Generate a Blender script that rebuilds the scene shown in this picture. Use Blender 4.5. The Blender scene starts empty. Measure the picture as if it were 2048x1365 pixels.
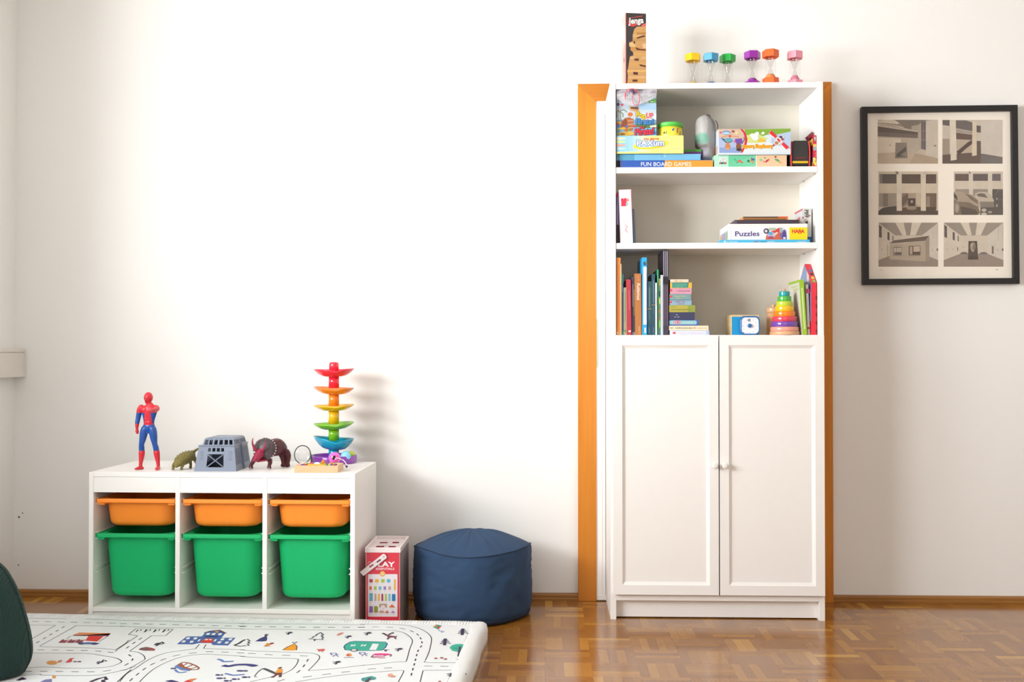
import bpy, bmesh, math, random
from mathutils import Vector, Matrix, noise

SC = bpy.context.scene
COL = SC.collection
PI = math.pi

# ---------------------------------------------------------------- camera
PW, PH = 2048.0, 1365.0
FPX = 2100.0                      # focal length in pixels of the 2048 px frame
CAM_Z = 0.98
YAW, PITCH = math.radians(1.8), math.radians(0.75)
cam_data = bpy.data.cameras.new('camera')
cam_data.sensor_width = 36.0
cam_data.lens = FPX / PW * 36.0
cam_data.clip_start = 0.05
cam = bpy.data.objects.new('camera', cam_data)
cam.location = (0, 0, CAM_Z)
cam.rotation_euler = (PI / 2 + PITCH, 0, YAW)
COL.objects.link(cam)
SC.camera = cam
CAM_R = cam.rotation_euler.to_matrix()
EYE = Vector((0, 0, CAM_Z))

# ---------------------------------------------------------------- world, lights, exposure
world = bpy.data.worlds.new('daylight')
SC.world = world
world.use_nodes = True
wb = world.node_tree.nodes['Background']
wb.inputs[0].default_value = (0.86, 0.93, 1.0, 1)
wb.inputs[1].default_value = 1.0

SC.view_settings.view_transform = 'Standard'
SC.view_settings.look = 'None'
SC.view_settings.gamma = 1.0
SC.view_settings.use_curve_mapping = False
SC.view_settings.exposure = 0.0
SC.render.film_transparent = False
SC.cycles.max_bounces = 10
SC.cycles.diffuse_bounces = 6
SC.cycles.transparent_max_bounces = 16
SC.cycles.use_denoising = True

WALL_Y = 4.215                    # face of the back wall
LEFT_X = -2.16                    # face of the left wall
RIGHT_X = 2.95
REAR_Y = -1.6
CEIL_Z = 2.72


def area_light(name, loc, direction, sx, sy, power, color, spread=PI):
    d = bpy.data.lights.new(name, 'AREA')
    d.shape = 'RECTANGLE'
    d.size, d.size_y = sx, sy
    d.energy = power
    d.color = color
    d.spread = spread
    o = bpy.data.objects.new(name, d)
    o.location = loc
    o.rotation_euler = Vector(direction).to_track_quat('-Z', 'Y').to_euler()
    COL.objects.link(o)
    return o


WIN_L = (0.7, 2.9, 1.02, 2.5)  # y0 y1 z0 z1 of the window opening in the left wall
WIN_R = (-1.2, 1.6, 0.9, 2.4)     # x0 x1 z0 z1 of an unseen window opening, added behind the camera for fill light
SKY_AT, SKY_TO = Vector((-3.75, 0.55, 1.6)), Vector((0.15, 4.2, 1.45))
area_light('daylight_sky', SKY_AT, SKY_TO - SKY_AT, 2.6, 1.7, 165, (0.97, 0.99, 1.0), math.radians(110))
area_light('daylight_left', (LEFT_X - 0.16, (WIN_L[0] + WIN_L[1]) / 2, (WIN_L[2] + WIN_L[3]) / 2), (1, 0.12, -0.06),
           WIN_L[1] - WIN_L[0], WIN_L[3] - WIN_L[2], 56, (0.96, 0.985, 1.0))
area_light('fill_rear', ((WIN_R[0] + WIN_R[1]) / 2, REAR_Y - 0.16, (WIN_R[2] + WIN_R[3]) / 2), (0, 1, -0.08),
           WIN_R[1] - WIN_R[0], WIN_R[3] - WIN_R[2], 23, (1.0, 0.94, 0.86))  # unseen soft fill lamp, added behind the camera to brighten the fronts


# ---------------------------------------------------------------- pixel rays
def ray(u, v):
    return CAM_R @ Vector(((u - PW / 2) / FPX, -(v - PH / 2) / FPX, -1.0))


def at(u, v, y):
    d = ray(u, v)
    return EYE + d * (y / d.y)


def atz(u, v, z):
    d = ray(u, v)
    return EYE + d * ((z - CAM_Z) / d.z)


def crop(ox, oy, s):
    return lambda x, y: (ox + x / s, oy + y / s)


# ---------------------------------------------------------------- materials
def s2l(c):
    return c / 12.92 if c <= 0.04045 else ((c + 0.055) / 1.055) ** 2.4


def lin(h, k=1.0):
    h = h.lstrip('#')
    return tuple(min(1.0, s2l(int(h[i:i + 2], 16) / 255.0) * k) for i in (0, 2, 4)) + (1.0,)


_MATS = {}


class Nodes:
    """small helper round a material's node tree"""

    def __init__(self, m):
        self.t = m.node_tree
        self.n, self.l = self.t.nodes, self.t.links

    def new(self, kind, **kw):
        nd = self.n.new(kind)
        for k, v in kw.items():
            setattr(nd, k, v)
        return nd

    def put(self, nd, idx, val):
        if val is None:
            return
        if isinstance(val, (int, float, tuple)):
            nd.inputs[idx].default_value = val
        else:
            self.l.new(val, nd.inputs[idx])

    def math(self, op, a, b=None, c=None):
        nd = self.new('ShaderNodeMath', operation=op)
        self.put(nd, 0, a); self.put(nd, 1, b); self.put(nd, 2, c)
        return nd.outputs[0]

    def mix(self, f, a, b):
        nd = self.new('ShaderNodeMix', data_type='RGBA')
        self.put(nd, 0, f); self.put(nd, 6, a); self.put(nd, 7, b)
        return nd.outputs[2]

    def ramp(self, f, stops):
        nd = self.new('ShaderNodeValToRGB')
        e = nd.color_ramp.elements
        while len(e) < len(stops):
            e.new(0.5)
        for q, (p, c) in zip(e, stops):
            q.position = p; q.color = c
        self.put(nd, 0, f)
        return nd.outputs[0]

    def obj(self):
        return self.new('ShaderNodeTexCoord').outputs['Object']

    def xyz(self, vec):
        nd = self.new('ShaderNodeSeparateXYZ')
        self.l.new(vec, nd.inputs[0])
        return nd.outputs

    def vec(self, x, y, z):
        nd = self.new('ShaderNodeCombineXYZ')
        self.put(nd, 0, x); self.put(nd, 1, y); self.put(nd, 2, z)
        return nd.outputs[0]

    def noise(self, scale, vec=None, detail=3.0, rough=0.5):
        nd = self.new('ShaderNodeTexNoise')
        nd.inputs['Scale'].default_value = scale
        nd.inputs['Detail'].default_value = detail
        nd.inputs['Roughness'].default_value = rough
        if vec is not None:
            self.l.new(vec, nd.inputs['Vector'])
        return nd.outputs['Fac']

    def bump(self, height, strength, dist=0.002):
        nd = self.new('ShaderNodeBump')
        nd.inputs['Strength'].default_value = strength
        nd.inputs['Distance'].default_value = dist
        self.l.new(height, nd.inputs['Height'])
        self.l.new(nd.outputs[0], self.n['Principled BSDF'].inputs['Normal'])


def base_mat(name):
    m = bpy.data.materials.new(name)
    m.use_nodes = True
    return m, Nodes(m), m.node_tree.nodes['Principled BSDF']


def print_ink(h):
    """grainy photographic print"""
    return paint(h, rough=0.6, k=0.86, grain=0.13, scale=38.0)


def paint(h, rough=0.45, k=0.82, grain=0.03, scale=60.0, coat=0.0, bump=0.0):
    """plain coloured surface with a faint procedural mottling"""
    key = ('p', h, rough, k, grain, scale, coat, bump)
    if key in _MATS:
        return _MATS[key]
    m, N, b = base_mat('paint_' + h.lstrip('#'))
    c = lin(h, k)
    f = N.noise(scale, N.obj())
    lo = tuple(x * (1 - grain) for x in c[:3]) + (1,)
    hi = tuple(min(1, x * (1 + grain)) for x in c[:3]) + (1,)
    N.l.new(N.mix(f, lo, hi), b.inputs['Base Color'])
    b.inputs['Roughness'].default_value = rough
    b.inputs['Coat Weight'].default_value = coat
    b.inputs['Coat Roughness'].default_value = 0.08
    if bump:
        N.bump(f, bump, 0.001)
    _MATS[key] = m
    return m


def ink(h):
    return paint(h, rough=0.5, grain=0.02, scale=200.0)


def clear_mat(name, tint=(1, 1, 1, 1), rough=0.02, gloss=1.0):
    """thin clear plastic or glass: passes light, reflects by its Fresnel term"""
    if name in _MATS:
        return _MATS[name]
    m, N, b = base_mat(name)
    N.n.remove(b)
    fr = N.new('ShaderNodeLayerWeight'); fr.inputs['Blend'].default_value = 0.5
    schlick = N.math('MULTIPLY_ADD', N.math('POWER', fr.outputs['Facing'], 5.0), 0.8, 0.04)
    tr = N.new('ShaderNodeBsdfTransparent'); tr.inputs[0].default_value = tint
    gl = N.new('ShaderNodeBsdfGlossy'); gl.inputs['Roughness'].default_value = rough
    mx = N.new('ShaderNodeMixShader')
    N.l.new(N.math('MULTIPLY', schlick, gloss), mx.inputs[0])
    N.l.new(tr.outputs[0], mx.inputs[1]); N.l.new(gl.outputs[0], mx.inputs[2])
    N.l.new(mx.outputs[0], N.n['Material Output'].inputs[0])
    _MATS[name] = m
    return m


def film_mat(name, h, opacity):
    """cloudy plastic film: part see-through, part milky"""
    if name in _MATS:
        return _MATS[name]
    m, N, b = base_mat(name)
    b.inputs['Base Color'].default_value = lin(h, 0.9)
    b.inputs['Roughness'].default_value = 0.3
    tr = N.new('ShaderNodeBsdfTransparent')
    mx = N.new('ShaderNodeMixShader')
    f = N.noise(55.0, N.obj(), 4.0)
    N.l.new(N.math('MULTIPLY_ADD', f, 0.5, opacity - 0.25), mx.inputs[0])
    N.l.new(tr.outputs[0], mx.inputs[1]); N.l.new(b.outputs[0], mx.inputs[2])
    N.l.new(mx.outputs[0], N.n['Material Output'].inputs[0])
    N.bump(f, 0.6, 0.004)
    _MATS[name] = m
    return m


def wood(h_light, h_dark, axis='z', rough=0.4, k=0.85, fine=1.0, coat=0.0):
    key = ('w', h_light, h_dark, axis, rough, k, fine, coat)
    if key in _MATS:
        return _MATS[key]
    m, N, b = base_mat('wood_' + h_light.lstrip('#'))
    x, y, z = N.xyz(N.obj())
    st = {'x': (3, 60, 60), 'y': (60, 3, 60), 'z': (60, 60, 3)}[axis]
    v = N.vec(*[N.math('MULTIPLY', c, s * fine) for c, s in zip((x, y, z), st)])
    f = N.noise(1.0, v, 4.0, 0.6)
    N.l.new(N.ramp(f, [(0.25, lin(h_dark, k)), (0.75, lin(h_light, k))]), b.inputs['Base Color'])
    b.inputs['Roughness'].default_value = rough
    b.inputs['Coat Weight'].default_value = coat
    b.inputs['Coat Roughness'].default_value = 0.1
    _MATS[key] = m
    return m


def wall_mat(name, rgb):
    m, N, b = base_mat(name)
    o = N.obj()
    f = N.noise(240.0, o, 2.0)
    g = N.noise(1.3, o, 2.0)
    c = tuple(rgb) + (1,)
    d = tuple(x * 0.985 for x in rgb) + (1,)
    N.l.new(N.mix(g, d, c), b.inputs['Base Color'])
    b.inputs['Roughness'].default_value = 0.92
    N.bump(f, 0.12, 0.0015)
    return m


def parquet_mat():
    m, N, b = base_mat('mosaic_parquet')
    x, y, z = N.xyz(N.obj())
    s = 0.146
    X, Y = N.math('DIVIDE', x, s), N.math('DIVIDE', y, s)
    cx, cy = N.math('FLOOR', X), N.math('FLOOR', Y)
    fx, fy = N.math('SUBTRACT', X, cx), N.math('SUBTRACT', Y, cy)
    par = N.math('FLOORED_MODULO', N.math('ADD', cx, cy), 2.0)
    inv = N.math('SUBTRACT', 1.0, par)
    t = N.math('ADD', N.math('MULTIPLY', fx, inv), N.math('MULTIPLY', fy, par))
    l = N.math('ADD', N.math('MULTIPLY', fy, inv), N.math('MULTIPLY', fx, par))
    t5 = N.math('MULTIPLY', t, 5.0)
    kf = N.math('FLOOR', t5)
    wn = N.new('ShaderNodeTexWhiteNoise', noise_dimensions='3D')
    N.l.new(N.vec(cx, cy, kf), wn.inputs[0])
    wb_ = N.new('ShaderNodeTexWhiteNoise', noise_dimensions='2D')
    N.l.new(N.vec(cx, cy, 0.0), wb_.inputs[0])
    r = N.math('ADD', N.math('MULTIPLY', wn.outputs[0], 0.72), N.math('MULTIPLY', wb_.outputs[0], 0.28))
    colr = N.ramp(r, [(0.0, lin('#84501a')), (0.35, lin('#935e1e')), (0.62, lin('#9f6a24')), (0.82, lin('#b07a2c')), (1.0, lin('#d09f48'))])
    g = N.noise(1.0, N.vec(N.math('MULTIPLY', t5, 5.0), N.math('MULTIPLY_ADD', l, 1.6, N.math('MULTIPLY', r, 37.0)), N.math('MULTIPLY', wn.outputs[0], 50.0)), 4.0, 0.6)
    colg = N.mix(N.math('MULTIPLY', g, 0.3), colr, lin('#7d4e20'))
    fr = N.math('SUBTRACT', t5, kf)
    edge = N.math('MINIMUM', fr, N.math('SUBTRACT', 1.0, fr))
    edge2 = N.math('MULTIPLY', N.math('MINIMUM', l, N.math('SUBTRACT', 1.0, l)), 5.0)
    seam = N.math('LESS_THAN', N.math('MINIMUM', edge, edge2), 0.018)
    N.l.new(N.mix(N.math('MULTIPLY', seam, 0.28), colg, lin('#4a2a10')), b.inputs['Base Color'])
    N.l.new(N.math('MULTIPLY_ADD', N.noise(9.0, N.obj()), 0.10, 0.15), b.inputs['Roughness'])
    b.inputs['Coat Weight'].default_value = 0.35
    b.inputs['Coat Roughness'].default_value = 0.12
    return m


def ribbed_mat(name, h, axis, freq, rough=0.9, strength=0.8, k=0.9, dist=0.003, sheen=0.0):
    if name in _MATS:
        return _MATS[name]
    m, N, b = base_mat(name)
    c = N.xyz(N.obj())['xyz'.index(axis)]
    w = N.math('SINE', N.math('MULTIPLY', c, freq * 2 * PI))
    f = N.noise(300.0, N.obj())
    N.l.new(N.mix(f, lin(h, k * 0.93), lin(h, k)), b.inputs['Base Color'])
    b.inputs['Roughness'].default_value = rough
    b.inputs['Sheen Weight'].default_value = sheen
    N.bump(N.math('ADD', w, N.math('MULTIPLY', f, 0.4)), strength, dist)
    _MATS[name] = m
    return m


def cloth_mat(name, h, scale=500.0, k=0.85, bump=0.3, sheen=0.1):
    if name in _MATS:
        return _MATS[name]
    m, N, b = base_mat(name)
    o = N.obj()
    f = N.noise(scale, o)
    g = N.noise(6.0, o)
    N.l.new(N.mix(g, lin(h, k * 0.9), lin(h, k * 1.05)), b.inputs['Base Color'])
    b.inputs['Roughness'].default_value = 0.85
    b.inputs['Sheen Weight'].default_value = sheen
    N.bump(f, bump, 0.001)
    _MATS[name] = m
    return m


WHITE = paint('#fffcf8', rough=0.42, k=0.885, grain=0.012, scale=30.0)
PLASTIC_WHITE = paint('#fbf6f3', rough=0.4, k=0.85)

# ---------------------------------------------------------------- mesh building


def catmull(pts, n=6):
    """points (tuples of any length) resampled along a Catmull-Rom curve"""
    P = [tuple(p) for p in pts]
    if len(P) < 3:
        return P
    out = []
    for i in range(len(P) - 1):
        p0, p1, p2, p3 = P[max(i - 1, 0)], P[i], P[i + 1], P[min(i + 2, len(P) - 1)]
        for j in range(n):
            t = j / n
            out.append(tuple(0.5 * (2 * b + (c - a) * t + (2 * a - 5 * b + 4 * c - d) * t * t + (3 * b - a - 3 * c + d) * t ** 3)
                             for a, b, c, d in zip(p0, p1, p2, p3)))
    out.append(P[-1])
    return out


class MB:
    """collects shapes and links them as ONE mesh object"""

    def __init__(self):
        self.v, self.f, self.m, self.s, self.mats = [], [], [], [], []

    def mi(self, mat):
        if mat not in self.mats:
            self.mats.append(mat)
        return self.mats.index(mat)

    def add(self, verts, faces, mat, smooth=False):
        o, k = len(self.v), self.mi(mat)
        self.v += [tuple(p) for p in verts]
        for f in faces:
            self.f.append([o + i for i in f])
            self.m.append(k); self.s.append(smooth)
        return self

    def box(self, x0, x1, y0, y1, z0, z1, mat):
        v = [(x0, y0, z0), (x1, y0, z0), (x1, y1, z0), (x0, y1, z0), (x0, y0, z1), (x1, y0, z1), (x1, y1, z1), (x0, y1, z1)]
        return self.add(v, [(0, 3, 2, 1), (4, 5, 6, 7), (0, 1, 5, 4), (1, 2, 6, 5), (2, 3, 7, 6), (3, 0, 4, 7)], mat)

    def hexa(self, v, mat, smooth=False):
        """eight corners: bottom ring then top ring, counter-clockwise from above"""
        return self.add(v, [(0, 3, 2, 1), (4, 5, 6, 7), (0, 1, 5, 4), (1, 2, 6, 5), (2, 3, 7, 6), (3, 0, 4, 7)], mat, smooth)

    def rings(self, R, mat, smooth=True, cap0=True, cap1=True, closed=True):
        n = len(R[0]); o = len(self.v); k = self.mi(mat)
        for r in R:
            self.v += [tuple(p) for p in r]
        m = n if closed else n - 1
        for i in range(len(R) - 1):
            for j in range(m):
                a, b = o + i * n + j, o + i * n + (j + 1) % n
                self.f.append([a, b, b + n, a + n]); self.m.append(k); self.s.append(smooth)
        if cap0:
            self.f.append([o + j for j in reversed(range(n))]); self.m.append(k); self.s.append(False)
        if cap1:
            self.f.append([o + (len(R) - 1) * n + j for j in range(n)]); self.m.append(k); self.s.append(False)
        return self

    def lathe(self, prof, mat, c=(0, 0, 0), seg=32, smooth=True, cap0=True, cap1=True, phase=0.0):
        R = [[(c[0] + r * math.cos(phase + 2 * PI * j / seg), c[1] + r * math.sin(phase + 2 * PI * j / seg), c[2] + z) for j in range(seg)] for r, z in prof]
        return self.rings(R, mat, smooth, cap0, cap1)

    def loft(self, pts, radii, mat, seg=14, ref=(0, 1, 0), n=4, round_ends=True):
        """tube along pts; radii are r or (a, b): a across ref and the path, b along ref"""
        rad = [(r, r) if isinstance(r, (int, float)) else r for r in radii]
        data = catmull([tuple(p) + tuple(r) for p, r in zip(pts, rad)], n)
        P = [Vector(d[:3]) for d in data]
        A = [(abs(d[3]), abs(d[4])) for d in data]
        ref = Vector(ref)
        R = []
        for i, p in enumerate(P):
            t = (P[min(i + 1, len(P) - 1)] - P[max(i - 1, 0)]).normalized()
            rr = ref - t * ref.dot(t)
            if rr.length < 1e-4:
                rr = Vector((1, 0, 0)) - t * t.x
            b = rr.normalized(); a = t.cross(b).normalized()
            ring = lambda q, sa, sb: [tuple(q + a * (sa * math.cos(2 * PI * j / seg)) + b * (sb * math.sin(2 * PI * j / seg))) for j in range(seg)]
            if i == 0 and round_ends:
                for w in (0.25, 0.6, 0.87):
                    R.append(ring(p - t * min(A[i]) * math.sqrt(1 - w * w) * 0.8, A[i][0] * w, A[i][1] * w))
            R.append(ring(p, *A[i]))
            if i == len(P) - 1 and round_ends:
                for w in (0.87, 0.6, 0.25):
                    R.append(ring(p + t * min(A[i]) * math.sqrt(1 - w * w) * 0.8, A[i][0] * w, A[i][1] * w))
        return self.rings(R, mat)

    def sphere(self, c, r, mat, seg=20, rows=12, M=None):
        rr = r if isinstance(r, tuple) else (r, r, r)
        R = []
        for i in range(rows + 1):
            a = PI * (0.02 + 0.96 * i / rows) - PI / 2
            ring = []
            for j in range(seg):
                q = Vector((rr[0] * math.cos(a) * math.cos(2 * PI * j / seg), rr[1] * math.cos(a) * math.sin(2 * PI * j / seg), rr[2] * math.sin(a)))
                if M is not None:
                    q = M @ q
                ring.append((c[0] + q.x, c[1] + q.y, c[2] + q.z))
            R.append(ring)
        return self.rings(R, mat)

    def prism(self, poly, vec, mat, smooth=False):
        """flat polygon pushed along vec"""
        n = len(poly); vec = Vector(vec)
        v = [tuple(p) for p in poly] + [tuple(Vector(p) + vec) for p in poly]
        f = [tuple(reversed(range(n))), tuple(range(n, 2 * n))] + [(i, (i + 1) % n, n + (i + 1) % n, n + i) for i in range(n)]
        return self.add(v, f, mat, smooth)

    def holed(self, quad, holes, th, mat):
        """wall panel on four corners (bl, br, tr, tl) with rectangular holes given as s0 s1 t0 t1 in 0..1, and a thickness"""
        q = [Vector(p) for p in quad]
        nrm = (q[1] - q[0]).cross(q[3] - q[0]).normalized()
        S = sorted({0.0, 1.0} | {h[0] for h in holes} | {h[1] for h in holes})
        T = sorted({0.0, 1.0} | {h[2] for h in holes} | {h[3] for h in holes})

        def P(s, t, d):
            return tuple((q[0] * (1 - s) + q[1] * s) * (1 - t) + (q[3] * (1 - s) + q[2] * s) * t - nrm * (th * d))

        solid = {}
        for i in range(len(S) - 1):
            for j in range(len(T) - 1):
                cs, ct = (S[i] + S[i + 1]) / 2, (T[j] + T[j + 1]) / 2
                solid[i, j] = not any(h[0] < cs < h[1] and h[2] < ct < h[3] for h in holes)
        for (i, j), on in solid.items():
            if not on:
                continue
            s0, s1, t0, t1 = S[i], S[i + 1], T[j], T[j + 1]
            v = [P(s0, t0, 0), P(s1, t0, 0), P(s1, t1, 0), P(s0, t1, 0), P(s0, t0, 1), P(s1, t0, 1), P(s1, t1, 1), P(s0, t1, 1)]
            f = [(0, 1, 2, 3), (4, 7, 6, 5)]
            if not solid.get((i, j - 1)): f.append((0, 4, 5, 1))
            if not solid.get((i + 1, j)): f.append((1, 5, 6, 2))
            if not solid.get((i, j + 1)): f.append((2, 6, 7, 3))
            if not solid.get((i - 1, j)): f.append((3, 7, 4, 0))
            self.add(v, f, mat)
        return self

    def build(self, name, parent=None, bevel=0.0, seg=2, loc=None, rot=None, label=None, fuse=0.0, sub=0):
        me = bpy.data.meshes.new(name)
        me.from_pydata(self.v, [], self.f)
        for mt in self.mats:
            me.materials.append(mt)
        me.polygons.foreach_set('material_index', self.m)
        me.polygons.foreach_set('use_smooth', self.s)
        me.update()
        o = bpy.data.objects.new(name, me)
        COL.objects.link(o)
        if parent is not None:
            o.parent = parent
        if loc is not None:
            o.location = loc
        if rot is not None:
            o.rotation_euler = rot
        if label:
            o['label'] = label
        if fuse:
            r = o.modifiers.new('fuse', 'REMESH'); r.mode = 'VOXEL'; r.voxel_size = fuse; r.use_smooth_shade = True
            s = o.modifiers.new('soften', 'SMOOTH'); s.factor = 0.5; s.iterations = 4
        if bevel:
            b = o.modifiers.new('edge', 'BEVEL'); b.width = bevel; b.segments = seg; b.limit_method = 'ANGLE'; b.angle_limit = math.radians(40)
            b.harden_normals = False
        if sub:
            s = o.modifiers.new('subd', 'SUBSURF'); s.levels = sub; s.render_levels = sub
        return o


def thing(name, label, cat, loc=(0, 0, 0), rotz=0.0, group=None):
    o = bpy.data.objects.new(name, None)
    o.empty_display_size = 0.05
    COL.objects.link(o)
    o.location = loc
    o.rotation_euler = (0, 0, rotz)
    o['label'] = label; o['category'] = cat
    if group:
        o['group'] = group
    return o


def tag(o, label, cat, group=None):
    o['label'] = label; o['category'] = cat
    if group:
        o['group'] = group
    return o


def struct(o):
    o['kind'] = 'structure'
    return o


def settle(root, z):
    """lower or lift a thing so that its lowest point stands on height z"""
    bpy.context.view_layer.update()
    dg = bpy.context.evaluated_depsgraph_get()
    low = 1e9
    for o in [q for q in COL.objects if q.type == 'MESH' and (q == root or q.parent == root or (q.parent and q.parent.parent == root))]:
        ev = o.evaluated_get(dg)
        me = ev.to_mesh()
        mw = ev.matrix_world
        low = min(low, min((mw @ v.co).z for v in me.vertices))
        ev.to_mesh_clear()
    root.location.z += z + 0.0002 - low


def copy_tree(src, parent=None):
    c = src.copy()
    COL.objects.link(c)
    c.parent = parent
    for ch in [o for o in COL.objects if o.parent == src]:
        copy_tree(ch, c)
    return c


# ---------------------------------------------------------------- flat prints (box art, pages, photographs)
_TXT = {}


def glyphs(s, bold):
    key = (s, bold)
    if key not in _TXT:
        cu = bpy.data.curves.new('lettering', 'FONT')
        cu.body = s; cu.size = 1.0; cu.align_x = 'CENTER'; cu.align_y = 'CENTER'; cu.offset = bold; cu.resolution_u = 4
        ob = bpy.data.objects.new('lettering', cu)
        COL.objects.link(ob)
        bpy.context.view_layer.update()
        ev = ob.evaluated_get(bpy.context.evaluated_depsgraph_get())
        me = ev.to_mesh()
        V = [(v.co.x, v.co.y) for v in me.vertices]
        Fc = [tuple(p.vertices) for p in me.polygons]
        ev.to_mesh_clear()
        bpy.data.objects.remove(ob); bpy.data.curves.remove(cu)
        xs, ys = [p[0] for p in V], [p[1] for p in V]
        cx, cy = (min(xs) + max(xs)) / 2, (min(ys) + max(ys)) / 2
        w, h = max(xs) - min(xs), max(ys) - min(ys)
        _TXT[key] = ([((x - cx) / w, (y - cy) / h) for x, y in V], Fc)
    return _TXT[key]


class Art:
    """ink laid on one flat face of a thing; positions are read off the photograph and land on that face's own plane"""

    def __init__(self, mb, O, n, inv=None, K=None, eps=0.00004, back=None):
        self.mb, self.O, self.nrm = mb, Vector(O), Vector(n).normalized()
        self.inv = inv if inv is not None else Matrix.Identity(4)
        self.K = K or (lambda x, y: (x, y))
        self.eps, self.layer = eps, 1
        self.back = back
        self.clamp = None
        self.ink = ink

    def P(self, x, y):
        u, v = self.K(x, y)
        if self.back is not None:
            return self.back(u, v)
        d = ray(u, v)
        return EYE + d * ((self.O - EYE).dot(self.nrm) / d.dot(self.nrm))

    def put(self, pts, faces, col):
        off = self.nrm * (self.eps * self.layer)
        q = [self.inv @ (p + off) for p in pts]
        if self.clamp:
            (x0, x1), (z0, z1) = self.clamp
            for p in q:
                p.x = min(max(p.x, x0), x1); p.z = min(max(p.z, z0), z1)
        self.mb.add([tuple(p) for p in q], faces, self.ink(col) if isinstance(col, str) else col)

    def poly(self, pts, col):
        q = [self.P(*p) for p in pts]
        self.put(q, [tuple(range(len(q)))], col)
        self.layer += 1
        return self

    def rect(self, x0, y0, x1, y1, col):
        return self.poly([(x0, y0), (x1, y0), (x1, y1), (x0, y1)], col)

    def ell(self, x, y, rx, ry, col, n=20, rot=0.0):
        c, s = math.cos(rot), math.sin(rot)
        return self.poly([(x + rx * math.cos(2 * PI * i / n) * c - ry * math.sin(2 * PI * i / n) * s,
                           y + rx * math.cos(2 * PI * i / n) * s + ry * math.sin(2 * PI * i / n) * c) for i in range(n)], col)

    def line(self, pts, w, col, closed=False, smooth=0):
        """stroke of real width w (metres)"""
        if smooth:
            pts = catmull(pts, smooth)
        q = [self.P(*p) for p in pts]
        if closed:
            q = q + [q[0]]
        L, R = [], []
        for i, p in enumerate(q):
            t = q[min(i + 1, len(q) - 1)] - q[max(i - 1, 0)]
            if t.length < 1e-9:
                t = Vector((1, 0, 0))
            s = self.nrm.cross(t.normalized()) * (w / 2)
            L.append(p + s); R.append(p - s)
        n = len(q)
        self.put(L + R, [(i, n + i, n + i + 1, i + 1) for i in range(n - 1)], col)
        self.layer += 0.5
        return self

    def dash(self, pts, w, col, on, off, smooth=6):
        """broken stroke; on / off in metres"""
        q = catmull(pts, smooth) if smooth else list(pts)
        P = [self.P(*p) for p in q]
        acc, seg, up = 0.0, [q[0]], True
        for i in range(1, len(q)):
            a, b = P[i - 1], P[i]
            L = (b - a).length
            pos = 0.0
            while L - pos > (on if up else off) - acc:
                pos += (on if up else off) - acc
                acc = 0.0
                t = pos / L
                pt = (q[i - 1][0] * (1 - t) + q[i][0] * t, q[i - 1][1] * (1 - t) + q[i][1] * t)
                if up:
                    seg.append(pt); self.line(seg, w, col)
                seg = [pt]; up = not up
            acc += L - pos
            if up:
                seg.append(q[i])
        return self

    def scribble(self, x0, y0, x1, y1, col):
        """print too small to read in the photograph: a row of tiny strokes of that height"""
        rnd = random.Random(int(x0 * 7 + y0 * 13 + x1))
        h, w = y1 - y0, x1 - x0
        down = h > w                       # a vertical row
        L_, T_ = (h, w) if down else (w, h)
        pos, pts, fcs = 0.0, [], []
        while pos < L_ - 0.2 * T_:
            g = T_ * rnd.uniform(0.42, 0.62)
            if rnd.random() > 0.12:
                st = T_ * 0.15
                lo = 0.0 if rnd.random() < 0.4 else 0.28
                parts = [(pos, lo, pos + st, 1.0), (pos + g * 0.62, 0.28, pos + g * 0.62 + st, 1.0), (pos, rnd.choice((0.28, 0.55, 0.86)), pos + g * 0.7, None)]
                for a0, b0, a1, b1 in parts:
                    b1 = b0 + 0.14 if b1 is None else b1
                    q = [(a0, b0), (a1, b0), (a1, b1), (a0, b1)]
                    o = len(pts)
                    for a, b in q:
                        pts.append(self.P(x0 + T_ * (1 - b), y0 + a) if down else self.P(x0 + a, y0 + T_ * b))
                    fcs.append((o, o + 1, o + 2, o + 3))
            pos += g * 1.15
        if pts:
            self.put(pts, fcs, col)
        self.layer += 1
        return self

    def outlined(self, s, x0, y0, x1, y1, col, edge, g=6, **kw):
        """lettering with a contrasting edge"""
        for dx, dy in ((-g, 0), (g, 0), (0, -g), (0, g), (-g * 0.7, -g * 0.7), (g * 0.7, g * 0.7), (g * 0.7, -g * 0.7), (-g * 0.7, g * 0.7)):
            self.text(s, x0 + dx, y0 + dy, x1 + dx, y1 + dy, edge, **kw)
        return self.text(s, x0, y0, x1, y1, col, **kw)

    def text(self, s, x0, y0, x1, y1, col, bold=0.02, rot=0, skew=0.0, slope=0.0):
        """lettering that fills the box x0..x1, y0..y1; rot in quarter turns clockwise"""
        V, Fc = glyphs(s, bold)
        cx, cy, w, h = (x0 + x1) / 2, (y0 + y1) / 2, x1 - x0, y1 - y0
        pts = []
        for x, y in V:
            x = x + skew * y
            y = y + slope * x
            if rot == 0: a, b = x, -y
            elif rot == 1: a, b = y, x
            elif rot == 2: a, b = -x, y
            else: a, b = -y, -x
            pts.append(self.P(cx + a * w, cy + b * h))
        self.put(pts, Fc, col)
        self.layer += 1
        return self

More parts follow.
